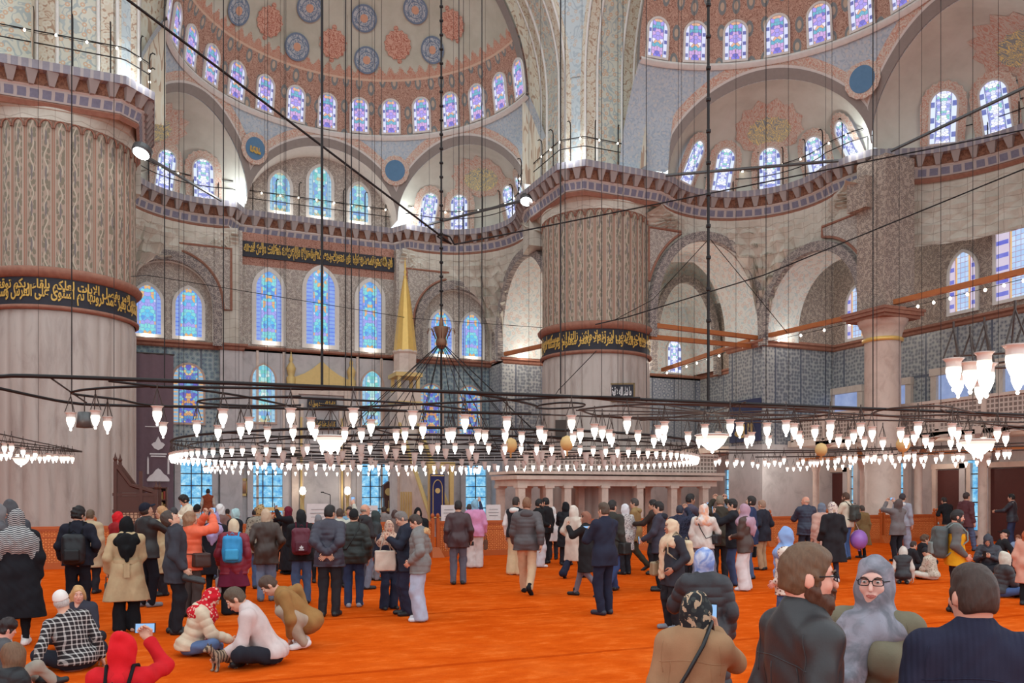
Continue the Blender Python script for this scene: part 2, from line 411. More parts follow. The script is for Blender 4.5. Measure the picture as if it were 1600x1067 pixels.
    glass('glass_gem', [sr(60, 80, 214), sr(44, 56, 190), sr(90, 180, 220), sr(226, 150, 70), sr(40, 130, 206), sr(120, 200, 210), sr(86, 74, 200), sr(230, 196, 130)],
          sr(120, 170, 206), sr(230, 170, 100), 9.0, 0.8, 0.62, sr(60, 60, 100), 0.9, panel=0.7, sq=5.0)
    glass('glass_hex', [sr(176, 206, 244), sr(160, 196, 240), sr(190, 216, 248)], sr(206, 190, 214), sr(70, 76, 200), 4.6, 0.95, 0.55, sr(150, 90, 130), 1.0, True, panel=0.66, sq=1.9, band=sr(226, 172, 96))
    t = T('daylight_pane'); o = t.uv(); nz = t.noise(o, 3.2, 5, 0.7)
    MT['daypane'] = t.emission(t.ramp(nz, [(0.3, sr(70, 128, 198)), (0.46, sr(112, 184, 228)), (0.58, sr(158, 214, 242)), (0.7, sr(228, 247, 253))]), 0.95)
    t = T('lit_lamp_glass'); _, _, z = t.xyz(t.obj()); MT['lampglow'] = t.emission((1.0, 0.9, 0.78, 1), t.n('MapRange', z, -.08, .05, 7.0, .95))
    MT['bulb'] = glow('lit_bulb', (1.0, 0.88, 0.72, 1), 14.0)
    MT['spot'] = glow('lit_floodlight', (0.95, 0.98, 1.0, 1), 12.0)
    MT['glasscup'] = plain('clear_cup_glass', sr(214, 204, 196), 0.15, 0, 0.6)
    MT['screen'] = glow('phone_screen', sr(150, 190, 236), 1.0)
    MT['woodglobe'] = plain('ostrich_egg_shell', sr(206, 170, 112), 0.5)

make_mats()
# ---------------------------------------------------------------- the building
ZB, ZC, ZA = 20.2, 16.3, 19.6      # drum base, gallery cornice top, crown of the exedra arches
YQ, XR = 20.6, 24.0                # qibla wall, right wall
WIN = [0]

def arcpts(c, r, a0, a1, n):
    return [(c[0] + r * math.cos(math.radians(a0 + (a1 - a0) * i / n)), c[1] + r * math.sin(math.radians(a0 + (a1 - a0) * i / n))) for i in range(n + 1)]
EDGE = ([(-14.5, 8.0), (-8.9, 8.0), (-8.0, 8.9), (-8.0, 13.2)] + arcpts((-5.65, 16.2), 3.3, 215, 80, 22) + [(-4.3, 19.35), (-3.75, 20.35)]
        + [(3.75, 20.35), (4.3, 19.35)] + arcpts((5.65, 16.2), 3.3, 100, -35, 22)
        + [(8.0, 13.2), (8.0, 8.9), (8.9, 8.0), (13.0, 8.0)] + arcpts((15.7, 5.65), 3.3, 127, -18, 24) + [(18.95, 3.3), (19.35, 2.3), (20.4, 1.85)]
        + [(19.5 + (x - 19.5), -2.4 + (y + 2.4) * 1.34) for x, y in arcpts((19.5, -2.4), 3.27, 62, -62, 22)] + [(19.35, -7.1), (18.95, -8.1)] + arcpts((15.7, -10.4), 3.3, 18, -90, 16))
def path_normals(P):
    P = np.array(P); d = np.diff(P, axis=0); d /= np.linalg.norm(d, axis=1)[:, None]
    n = np.stack([d[:, 1], -d[:, 0]], 1)          # right hand side = towards the hall
    N = np.zeros_like(P); N[0] = n[0]; N[-1] = n[-1]
    for i in range(1, len(P) - 1):
        m = n[i - 1] + n[i]; m /= np.linalg.norm(m); N[i] = m / max(0.6, np.dot(m, n[i]))
    return P, N
EP, EN = path_normals(EDGE)
EL = np.concatenate([[0], np.cumsum(np.linalg.norm(np.diff(EP, axis=0), axis=1))])
def ribbon(mb, o0, z0, o1, z1, mat=None):
    A = np.concatenate([EP + EN * o0, np.full((len(EP), 1), z0)], 1); B = np.concatenate([EP + EN * o1, np.full((len(EP), 1), z1)], 1)
    h = math.hypot(o1 - o0, z1 - z0)
    P = np.stack([A, B], 1); UV = np.stack([np.stack([EL, np.zeros_like(EL)], 1), np.stack([EL, np.full_like(EL, h)], 1)], 1)
    mb.grid(P, UV, mat=mat)

def outline(w, h, pointed, n=9):
    pts = [(-w, 0.0)]
    if pointed:
        r = w * 1.45; rise = math.sqrt(r * r - (r - w) ** 2); sp = h - rise
        a1 = math.acos((r - w) / r)
        left = [(-w + r - r * math.cos(a1 * i / n), sp + r * math.sin(a1 * i / n)) for i in range(n + 1)]
        pts += left + [(-x, y) for x, y in left[::-1][1:]]
    else:
        sp = h - w
        pts += [(-w * math.cos(PI * i / (2 * n)), sp + w * math.sin(PI * i / (2 * n))) for i in range(2 * n + 1)]
    pts += [(w, 0.0)]
    return pts
def map2(pts, P, s, u, n, off):
    return [P + s * x + u * y + n * off for x, y in pts]
def arch_window(P, s, u, w, h, gl, pointed=False, t=0.1, off=0.0, surround=0.0, frame='whitetrim', depth=0.07, reveal=None):
    """stained window: frame object (structure) with the pane as its part"""
    P, s, u = [np.asarray(a, float) for a in (P, s, u)]; s = s / np.linalg.norm(s); u = u / np.linalg.norm(u); n = np.cross(s, u); n /= np.linalg.norm(n)
    WIN[0] += 1
    a = outline(w, h, pointed); b = [(x, y - t) for x, y in outline(w + t, h + 2 * t, pointed)]
    mb = MB(); fm = MT[frame]
    A0, A1, B1, B0 = [np.array(map2(q, P, s, u, n, o)) for q, o in ((a, off), (a, off + depth), (b, off + depth), (b, off - 0.02))]
    mb.grid(np.stack([A0, A1, B1, B0], 1), closed_u=True, mat=fm)
    if surround:
        c = [(x, y - t) for x, y in outline(w + t + surround, h + 2 * t + surround, pointed)]
        c = [(x * (1 + 0.05 * (i % 2)), y + 0.06 * (i % 2)) for i, (x, y) in enumerate(c)]
        C1 = np.array(map2(c, P, s, u, n, off + 0.015)); B2 = np.array(map2(b, P, s, u, n, off + 0.03))
        uvs = np.array([[b[i], c[i]] for i in range(len(b))])
        mb.grid(np.stack([B2, C1], 1), uvs, mat=MT['red_border'])
    o = struct(mb, f'window_{WIN[0]}')
    g = MB(); g.add(map2(a, P, s, u, n, off + 0.012), [tuple(range(len(a)))], a)
    g.build('pane', MT[gl], o)
    return o

def disc(mb, P, n, r, mat, off=0.0, r0=0.0, k=28, scal=0.0):
    P = np.asarray(P, float); n = np.asarray(n, float); n = n / np.linalg.norm(n)
    s = np.cross([0, 0, 1.0], n); s /= np.linalg.norm(s); u = np.cross(n, s)
    ring = [(math.cos(2 * PI * i / k) * r * (1 + scal * (i % 2)), math.sin(2 * PI * i / k) * r * (1 + scal * (i % 2))) for i in range(k)]
    if r0:
        inn = [(math.cos(2 * PI * i / k) * r0, math.sin(2 * PI * i / k) * r0) for i in range(k)]
        A = np.array(map2(inn, P, s, u, n, off)); B = np.array(map2(ring, P, s, u, n, off))
        mb.grid(np.stack([A, B], 1), np.array([[inn[i], ring[i]] for i in range(k)]), closed_u=True, mat=mat)
    else:
        mb.add(map2(ring, P, s, u, n, off), [tuple(range(k))], ring, mat)

# ------------------------------------------------ Arabic lettering, joined forms drawn right to left
_AR = {'ا': (0xFE8D, 2), 'ب': (0xFE8F, 4), 'ة': (0xFE93, 2), 'ت': (0xFE95, 4), 'ث': (0xFE99, 4), 'ج': (0xFE9D, 4), 'ح': (0xFEA1, 4), 'خ': (0xFEA5, 4),
       'د': (0xFEA9, 2), 'ذ': (0xFEAB, 2), 'ر': (0xFEAD, 2), 'ز': (0xFEAF, 2), 'س': (0xFEB1, 4), 'ش': (0xFEB5, 4), 'ص': (0xFEB9, 4), 'ض': (0xFEBD, 4),
       'ط': (0xFEC1, 4), 'ظ': (0xFEC5, 4), 'ع': (0xFEC9, 4), 'غ': (0xFECD, 4), 'ف': (0xFED1, 4), 'ق': (0xFED5, 4), 'ك': (0xFED9, 4), 'ل': (0xFEDD, 4),
       'م': (0xFEE1, 4), 'ن': (0xFEE5, 4), 'ه': (0xFEE9, 4), 'و': (0xFEED, 2), 'ى': (0xFEEF, 2), 'ي': (0xFEF1, 4), 'أ': (0xFE83, 2), 'إ': (0xFE87, 2),
       'آ': (0xFE81, 2), 'ء': (0xFE80, 1), 'ئ': (0xFE89, 4), 'ؤ': (0xFE85, 2)}
def shape_ar(s):
    out = []; s = s.replace('لا', '\u0001')
    tab = dict(_AR); tab['\u0001'] = (0xFEFB, 2)
    for i, ch in enumerate(s):
        if ch not in tab: out.append(ch); continue
        base, k = tab[ch]
        pv = i > 0 and s[i - 1] in tab and tab[s[i - 1]][1] == 4
        nx = i + 1 < len(s) and s[i + 1] in tab and tab[s[i + 1]][1] >= 2
        if k == 1: f = 0
        elif k == 2: f = 1 if pv else 0
        else: f = 3 if (pv and nx) else 1 if pv else 2 if nx else 0
        out.append(chr(base + f))
    return ''.join(out[::-1])
def text_mesh(s, size=1.0, ext=0.02, bold=0.012, res=2):
    c = bpy.data.curves.new('lettering', 'FONT'); c.body = s; c.size = size; c.extrude = ext; c.offset = bold; c.resolution_u = res
    c.align_x = 'CENTER'
    o = bpy.data.objects.new('lettering', c); COL.objects.link(o)
    dg = bpy.context.evaluated_depsgraph_get(); me = bpy.data.meshes.new_from_object(o.evaluated_get(dg))
    bpy.data.objects.remove(o); bpy.data.curves.remove(c)
    V = np.array([v.co[:] for v in me.vertices]).reshape(-1, 3); Fc = [tuple(p.vertices) for p in me.polygons]
    bpy.data.meshes.remove(me)
    return V, Fc
def lettering(name, s, fn, length, height, y0=0.0, mat='goldpaint', parent=None, mirror_lines=None):
    """text fitted to length x height, mapped through fn(x, y, depth)"""
    mb = MB()
    V, Fc = text_mesh(s, 1.0, 0.01, 0.026)
    V[:, 0] *= length / (V[:, 0].max() - V[:, 0].min()); V[:, 0] -= (V[:, 0].max() + V[:, 0].min()) / 2
    lo, hi = V[:, 1].min(), V[:, 1].max(); V[:, 1] = (V[:, 1] - lo) / (hi - lo) * height + y0
    mb.add([fn(x, y, 0.02 + max(0, z)) for x, y, z in V], Fc)
    return mb.build(name, MT[mat], parent, kind='structure')

# ------------------------------------------------ floor and far ground
def build_floor():
    mb = MB(); mb.add([(-30, -34, 0), (26, -34, 0), (26, 22, 0), (-30, 22, 0)], [(0, 1, 2, 3)], [(0, 0), (56, 0), (56, 56), (0, 56)])
    struct(mb, 'floor', MT['carpet'])

# ------------------------------------------------ piers
def octo(h, c):  # square with cut corners
    return [(h, -c), (h, c), (c, h), (-c, h), (-h, c), (-h, -c), (-c, -h), (c, -h)]
def pier(side, cx, cy, words):
    root = empty(f'column_{side}', (cx, cy, 0), kind='structure')
    R = 2.5
    mb = MB(); n = 32 * 6; prof = [0.0, 0.12, 0.5, 2.6, 2.62, 5.2, 5.22, 7.9, 8.25]
    def rad(k, z):
        f = (k % 6) / 6.0; bulge = 0.085 * math.sqrt(max(0, 1 - (2 * f - 1) ** 2))
        e = 1.0 if 0.5 <= z <= 7.9 else (0.3 if z < 0.5 else 0.0)
        return R - 0.05 + (bulge if e else 0) * e + (0.12 if z < 0.13 else 0)
    P = [[((rad(k, z)) * math.cos(2 * PI * k / n), (rad(k, z)) * math.sin(2 * PI * k / n), z) for z in prof] for k in range(n)]
    mb.grid(P, None, closed_u=True)
    struct(mb, 'marble_drum', MT['marble_drum'], True, root)
    mb = MB()
    mb.lathe([(R + .02, 8.2), (R + .13, 8.24), (R + .13, 8.32), (R + .04, 8.36)], n=96, mat=MT['redmould'])
    mb.lathe([(R + .03, 9.28), (R + .1, 9.3), (R + .22, 9.42), (R + .24, 9.52), (R + .16, 9.62), (R + .02, 9.66)], n=96, mat=MT['redmould'])
    struct(mb, 'ring_moulding', None, True, root)
    mb = MB(); mb.lathe([(R + .03, 8.34), (R + .03, 9.3)], n=96)
    band = struct(mb, 'inscription_band', MT['band_dark'], True, root)
    def cyl(x, y, d): a = AC + x / R; return (( R + .03 + d) * math.cos(a), (R + .03 + d) * math.sin(a), y)
    AC = math.atan2(CAM[1] - cy, CAM[0] - cx)
    arc = 2 * PI * R * 0.62
    lettering('gilt_lettering', shape_ar(words[0]), cyl, arc, 0.62, 8.4, 'goldpaint', band)
    lettering('gilt_lettering', shape_ar(words[1]), cyl, arc * 0.97, 0.5, 8.72, 'goldpaint', band)
    # painted fluted shaft with rounded tops
    mb = MB(); nf = 36; n = nf * 8; zs = [9.6, 10.5, 12, 13.5, 14.4, 14.62]
    def rad2(k): f = (k % 8) / 8.0; return R - 0.06 + 0.075 * (1 - abs(2 * f - 1) ** 3)
    P = [[(rad2(k) * math.cos(2 * PI * k / n), rad2(k) * math.sin(2 * PI * k / n), z) for z in zs] for k in range(n + 1)]
    UV = [[(k / 8.0, z) for z in zs] for k in range(n + 1)]
    mb.grid(P, UV)
    struct(mb, 'fluted_shaft', MT['flutes'], True, root)
    mb = MB()
    for i in range(nf):
        a0 = 2 * PI * (i + .5) / nf
        pts = []
        for j in range(9):
            b = PI * j / 8; a = a0 - math.cos(b) * PI / nf * 0.86; z = 14.35 + 0.26 * math.sin(b)
            pts.append(((R + .03) * math.cos(a), (R + .03) * math.sin(a), z))
        mb.tube(pts, 0.03, 5, caps=False)
    struct(mb, 'flute_arches', MT['redmould'], True, root)
    # corbelled block under the gallery cornice
    mb = MB(); m = 64; ring = []
    poly = octo(2.62, 1.75)
    def polyr(a):
        best = 9
        for i in range(8):
            p, q = np.array(poly[i]), np.array(poly[(i + 1) % 8]); d = np.array([math.cos(a), math.sin(a)])
            e = q - p; det = d[0] * (-e[1]) + d[1] * e[0]
            if abs(det) < 1e-9: continue
            tt = (p[0] * (-e[1]) + p[1] * e[0]) / det
            if tt > 0: best = min(best, tt)
        return best
    prof = [(14.6, 0.0, -.03), (14.62, 0.0, .05), (14.95, 0.25, .02), (14.97, .33, .05), (15.25, .72, 0.0), (15.27, .8, .03), (15.5, 1.0, 0.0), (16.2, 1.0, 0.0)]
    P = [[((R + (polyr(2 * PI * k / m) - R) * s + o) * math.cos(2 * PI * k / m), (R + (polyr(2 * PI * k / m) - R) * s + o) * math.sin(2 * PI * k / m), z) for z, s, o in prof] for k in range(m + 1)]
    UV = [[(2 * PI * R * k / m, z) for z, s, o in prof] for k in range(m + 1)]
    mb.grid(P, UV)
    struct(mb, 'corbel_block', MT['muq'], False, root)
    return root

# ------------------------------------------------ gallery cornice that runs round piers and exedrae
def cornice():
    root = empty('trim_1', kind='structure')
    mb = MB(); ribbon(mb, -.62, 14.98, -.52, 15.12, MT['redmould']); ribbon(mb, -.52, 15.12, -.58, 15.2, MT['redmould'])
    struct(mb, 'red_moulding', None, False, root)
    mb = MB(); ribbon(mb, -.54, 15.18, -.42, 15.56, MT['frieze']); ribbon(mb, -.42, 15.56, -.34, 15.6, MT['whitetrim'])
    struct(mb, 'frieze', None, False, root)
    mb = MB(); ribbon(mb, -.4, 15.58, -.3, 16.02); struct(mb, 'coffer_strip', MT['coffer'], False, root)
    mb = MB(); ribbon(mb, -.02, 16.0, 0.0, 16.28); ribbon(mb, -.5, 15.99, -.02, 16.0); struct(mb, 'slab_edge', MT['slab'], False, root)
    mb = MB(); ribbon(mb, 0.0, 16.28, -1.6, 16.3); struct(mb, 'gallery_walk', MT['whitetrim'], False, root)
    # stone brackets
    mb = MB(); s = 0.3
    while s < EL[-1]:
        i = max(0, np.searchsorted(EL, s) - 1); f = (s - EL[i]) / (EL[i + 1] - EL[i])
        p = EP[i] * (1 - f) + EP[i + 1] * f; nn = EN[i] * (1 - f) + EN[i + 1] * f; nn = nn / np.linalg.norm(nn); tg = np.array([-nn[1], nn[0]])
        def q(a, o, z): w = p + nn * o + tg * a; return (w[0], w[1], z)
        V = []
        for a0 in (-1, 1):
            V += [q(a0 * .06, -.42, 15.58), q(a0 * .08, -.28, 15.6), q(a0 * .12, -.17, 15.8), q(a0 * .18, -.06, 16.0), q(a0 * .18, -.42, 16.0)]
        mb.add(V, [(0, 1, 6, 5), (1, 2, 7, 6), (2, 3, 8, 7), (4, 3, 2, 1, 0), (5, 6, 7, 8, 9)], None)
        s += 0.62
    struct(mb, 'stone_brackets', MT['bracket_stone'], False, root)
    return root

# ------------------------------------------------ half domes
class Semi:
    def __init__(s, C, ax, tx, Rr, rb, arches, D):
        s.C = np.array(C); s.ax = np.array(ax); s.tx = np.array(tx); s.Rr = Rr; s.arches = arches; s.D = D
        s.z0 = (Rr * Rr + ZB * ZB - rb * rb - 16.4 ** 2) / (2 * (ZB - 16.4)); s.Rs = math.sqrt(Rr * Rr + (ZB - s.z0) ** 2)
    def pos(s, phi, r, z): w = s.C + r * (math.cos(phi) * s.ax + math.sin(phi) * s.tx); return np.array([w[0], w[1], z])
    def rs(s, z): return math.sqrt(max(0.1, s.Rs ** 2 - (z - s.z0) ** 2))
    def dome(s, e, phi, off=0.0): r = (s.Rr - off); return s.pos(phi, r * math.cos(e), ZB + r * math.sin(e))
    def niche(s, k, z, t, off=0.0):
        fa, fb = s.arches[k]; fm, hw = (fa + fb) / 2, (fb - fa) / 2
        q = min(1.0, max(0, z - 16.4) / (ZA - 16.4)); d = hw * math.sqrt(max(0, 1 - q * q)); r = s.rs(z)
        A = s.pos(fm - d, r, z); B = s.pos(fm + d, r, z); M = (A + B) / 2; h = (B - A) / 2
        out = s.pos(fm, 1.0, z) - s.pos(fm, 0.0, z)
        dep = s.D[k] * math.sqrt(max(0.0, 1 - q ** 3.2))
        return M - h * math.cos(t) * (1 - off * 0.3) + out * (dep - off) * math.sin(t)
    def h0(s, k):
        fa, fb = s.arches[k]; return s.rs(16.4) * math.sin((fb - fa) / 2)
    def zlow(s, phi):
        z = 16.3
        for fa, fb in s.arches:
            fm, hw = (fa + fb) / 2, (fb - fa) / 2; q = (phi - fm) / hw
            if abs(q) < 1: z = max(z, 16.4 + (ZA - 16.4) * math.sqrt(1 - q * q))
        return z
    def build(s, name, flat=None):
        root = empty(name, kind='structure')
        nph, ne = 72, 24
        P = [[s.dome(PI / 2 * j / ne, -PI / 2 + PI * i / nph) for j in range(ne + 1)] for i in range(nph + 1)]
        UV = [[(s.Rr * (PI * i / nph), s.Rr * PI / 2 * j / ne) for j in range(ne + 1)] for i in range(nph + 1)]
        mb = MB(); mb.grid(P, UV); struct(mb, 'half_dome_shell', MT['drum'], True, root)
        mb = MB()   # ledge ring under the drum
        P = [[s.pos(-PI / 2 + PI * i / nph, s.Rr - o, z) for o, z in ((0.0, ZB + .1), (.13, ZB + .08), (.16, ZB - .02), (-.02, ZB - .14))] for i in range(nph + 1)]
        mb.grid(P); struct(mb, 'drum_ledge', MT['whitetrim'], True, root)
        # pendentives between the exedra arches
        ph = np.linspace(-PI / 2, PI / 2, 217)
        P = []; UV = []
        for f in ph:
            zl = s.zlow(f); zz = np.linspace(zl, ZB, 9)
            P.append([s.pos(f, s.rs(z), z) for z in zz]); UV.append([(f * s.Rr, z) for z in zz])
        mb = MB(); mb.grid(P, UV); struct(mb, 'pendentive', MT['blue_pendentive'], True, root)
        # archivolts, borders
        mb = MB(); rb9 = s.rs(16.4)
        for fa, fb in s.arches:
            fm, hw = (fa + fb) / 2, (fb - fa) / 2
            for w0, w1, up, m in ((-.02, .34, .1, 'taupe'), (.34, .44, .07, 'whitetrim'), (.44, .8, .03, 'red_border')):
                P = []; UV = []
                for i in range(49):
                    tau = PI * i / 48; S = -hw * math.cos(tau) * rb9; z = 16.4 + (ZA - 16.4) * math.sin(tau)
                    nx, nz = -math.cos(tau) / (hw * rb9), math.sin(tau) / (ZA - 16.4); L = math.hypot(nx, nz); nx, nz = nx / L, nz / L
                    row = []
                    for w, u_ in ((w0, up - .02), (w0, up), (w1, up), (w1, up - .03)):
                        f = np.clip(fm + (S + nx * w) / rb9, fa, fb); z2 = min(ZB - .02, max(16.3, z + nz * w)); row.append(s.pos(f, s.rs(z2) - u_, z2))
                    P.append(row); UV.append([(tau * 3.2, w) for w in (w0, w0, w1, w1)])
                mb.grid(P, UV, mat=MT[m])
        struct(mb, 'archivolts', None, False, root)
        for k in range(len(s.arches)):
            if flat is not None and k == flat: continue
            zz = np.concatenate([[16.25], np.linspace(16.4, ZA, 22)]); tt = np.linspace(0, PI, 33)
            zz[1:] = 16.4 + (ZA - 16.4) * np.sin(np.linspace(0, PI / 2, 22))
            P = [[s.niche(k, z, t) for z in zz] for t in tt]
            mb = MB(); mb.grid(P, [[(t * 3, z) for z in zz] for t in tt]); struct(mb, 'exedra_shell', MT['plaster'], True, root)
            # rosette fringe and gilt half medallion under the crown
            for sc_, off, m in ((1.45, .05, 'red_border'), (1.0, .09, 'medal')):
                P = []; UV = []
                for i in range(25):
                    a = 2 * PI * i / 24; row = []
                    for rr in (0.0, .5, 1.0):
                        kk = sc_ * (1 + (0.13 * (i % 2) if m == 'red_border' and rr == 1 else 0))
                        x = -1.1 * rr * kk * math.cos(a); y = -(.46 * rr * kk) * math.sin(a)
                        z = 18.72 + y; loc = s.h0(k) * math.sqrt(max(.02, 1 - (max(0, z - 16.4) / (ZA - 16.4)) ** 2))
                        row.append(s.niche(k, z, np.clip(PI / 2 + x / loc, .15, PI - .15), off)); UV.append((x, y))
                    P.append(row)
                mb = MB(); mb.grid(P, np.array(UV).reshape(25, 3, 2)); struct(mb, 'half_medallion' if m == 'medal' else 'rosette_fringe', MT[m], True, root)
        return root
    def drum_windows(s, phis, e0=.03, e1=.235, w=.4, gl='glass_drum'):
        for f in phis:
            f = math.radians(f); A = s.dome(e0, f, .05); B = s.dome(e1, f, .05); up = B - A
            side = np.cross(up, s.pos(f, -1, 0) - s.pos(f, 0, 0)); inward = s.pos(f, 0, ZB) - s.pos(f, 1, ZB)
            side = np.cross(up, inward); side /= np.linalg.norm(side)
            arch_window(A, side, up, w, np.linalg.norm(up), gl, False, .09, .03)
    def niche_windows(s, k, ts, h=1.8, w=.44, zb=16.42, gl='glass_exedra', surround=.3):
        for t in ts:
            A = s.niche(k, zb, t, .05); B = s.niche(k, zb + h, t, .05)
            d3 = B - A; ci = s.pos((s.arches[k][0] + s.arches[k][1]) / 2, s.rs(zb) * .9, zb) - A; ci[2] = 0; ci /= np.linalg.norm(ci); up = np.array([0, 0, d3[2]]) + ci * max(0.0, d3 @ ci); up /= np.linalg.norm(up)
            sd = s.niche(k, zb + .5, t - .1) - s.niche(k, zb + .5, t + .1); sd[2] = 0
            n = np.cross(sd, up); c = s.pos((s.arches[k][0] + s.arches[k][1]) / 2, s.rs(zb), zb) - A
            if np.dot(n, c) < 0: sd = -sd
            arch_window(A, sd, up, w, h, gl, False, .07, .1, surround)

def flat_recess(S, k, yw, root):
    """arch over the flat mihrab bay: soffit back to the lunette wall"""
    fa, fb = S.arches[k]; fm, hw = (fa + fb) / 2, (fb - fa) / 2
    P = []; UV = []; lun = []
    for i in range(49):
        tau = PI * i / 48; f = fm - hw * math.cos(tau); z = 16.4 + (ZA - 16.4) * math.sin(tau); A = S.pos(f, S.rs(z), z)
        B = np.array([A[0], yw, z]); P.append([A, B]); UV.append([(0, tau * 3), (1.2, tau * 3)]); lun.append(B)
    mb = MB(); mb.grid(P, UV); struct(mb, 'recess_soffit', MT['whitetrim'], True, root)
    lun = [np.array([lun[0][0], yw, 16.0])] + lun + [np.array([lun[-1][0], yw, 16.0])]
    mb = MB(); mb.add(lun, [tuple(range(len(lun)))[::-1]], [(p[0], p[2]) for p in lun]); struct(mb, 'lunette_wall', MT['grey_arabesque'], False, root)

def upper():
    t = T('gilt_medal_script'); uvs = t.uv(); m1 = scroll(t, uvs, 3.4, 4.0, .24, 1.6)
    MT['medal'] = t.bsdf(t.mix(m1, sr(150, 160, 160), sr(230, 216, 150)), .7)
    rd = math.radians
    Q = Semi((0, 11.2), (0, 1), (1, 0), 7.7, 9.05, [(rd(-74.6), rd(-25)), (rd(-25), rd(25)), (rd(25), rd(74.6))], [3.3, 1.0, 3.3])
    L = Semi((10.7, -.8), (1, 0), (0, 1), 7.35, 9.0, [(rd(-80), rd(-35)), (rd(-35), rd(19.5)), (rd(19.5), rd(75))], [3.6, 4.7, 4.15])
    rq = Q.build('ceiling_half_dome_front', flat=1); flat_recess(Q, 1, 20.75, rq)
    Q.drum_windows([i * 12.2 for i in range(-7, 8)])
    for k in (0, 2): Q.niche_windows(k, [.62, 1.18, 1.96, 2.52] if k == 0 else [.55, 1.1, 1.57 + .5, 2.6])
    for x, h, w in ((-2.05, 2.0, .5), (0, 2.6, .58), (2.05, 2.0, .5)):
        arch_window((x, 20.72, 16.5), (1, 0, 0), (0, 0, 1), w, h, 'glass_teal', True, .16, .02)
    L.build('ceiling_half_dome_right')
    L.drum_windows([3 + 13.5 * i for i in range(-4, 7)], w=.43)
    L.niche_windows(2, [.42, .98, 1.57, 2.16, 2.72], h=1.85, w=.46, surround=.28); L.niche_windows(1, [.62, 1.1, 1.57, 2.04, 2.52], h=1.95, w=.48, surround=.28); L.niche_windows(0, [1.0, 1.57, 2.2])
    # medallions on the pendentives and on the half dome
    mb = MB(); gl_ = MB()
    for S, fs in ((Q, (-25, 25)), (L, (19.5, -35))):
        for f in fs:
            z = 18.75; f = rd(f); A = S.pos(f, S.rs(z) - .16, z); B = S.pos(f, S.rs(z + .1), z + .1) - S.pos(f, S.rs(z - .1), z - .1)
            n = S.pos(f, -1, 0) - S.pos(f, 0, 0) + np.array([0, 0, -.25])
            disc(mb, A, n, .72, MT['red_border'], 0.02, .5, scal=.04); disc(mb, A, n, .52, MT['bluedisc'], .04)
            if f < 0 and S is Q: lettering('gilt_lettering', shape_ar('محمد'), (lambda A, n: lambda x, y, d: tuple(A + np.array([x * n[1], -x * n[0], y]) * 1 - np.array([0, 0, .0]) + n * (d + .03)))(A, n / np.linalg.norm(n) * np.array([1, 1, 1])), .6, .5, -.25, 'goldpaint', rq)
    struct(mb, 'trim_2', None)
    mb = MB(); C = np.array([0, 11.2, ZB]); R = 7.7
    def ondome(px, py):
        d = FW + RT * ((px - HX) / F) + np.array([0, 0, (HY - py) / F]); o = CAM - C
        a, b, c = d @ d, 2 * o @ d, o @ o - R * R; k = (-b + math.sqrt(max(0, b * b - 4 * a * c))) / (2 * a)
        p = CAM + d * k; return p, (C - p) / R
    for px, py in ((483, 12), (569, 28), (650, 15), (463, 73), (573, 94), (677, 78), (371, 16)):
        p, n = ondome(px, py); r = .62
        disc(mb, p, n, r, MT['medal_blue'], .1); disc(mb, p, n, r, MT['medal_rim'], .11, r * .86); disc(mb, p, n, r * .3, MT['medal_core'], .12); disc(mb, p, n, r * .62, MT['medal_rim'], .115, r * .56)
    for px, py in ((420, 33), (520, 68), (622, 70), (708, 38)):
        p, n = ondome(px, py); disc(mb, p, n, .62, MT['rosette'], .1, scal=.12)
        up = np.cross(np.cross(n, [0, 0, 1.0]), n); up /= np.linalg.norm(up)
        for sg in (1, -1):
            disc(mb, p + up * sg * 1.0 - n * .06, n, .22, MT['rosette'], .1, scal=.2); disc(mb, p + up * sg * .72 - n * .03, n, .12, MT['rosette'], .1)
    struct(mb, 'trim_3', None)
    return Q, L

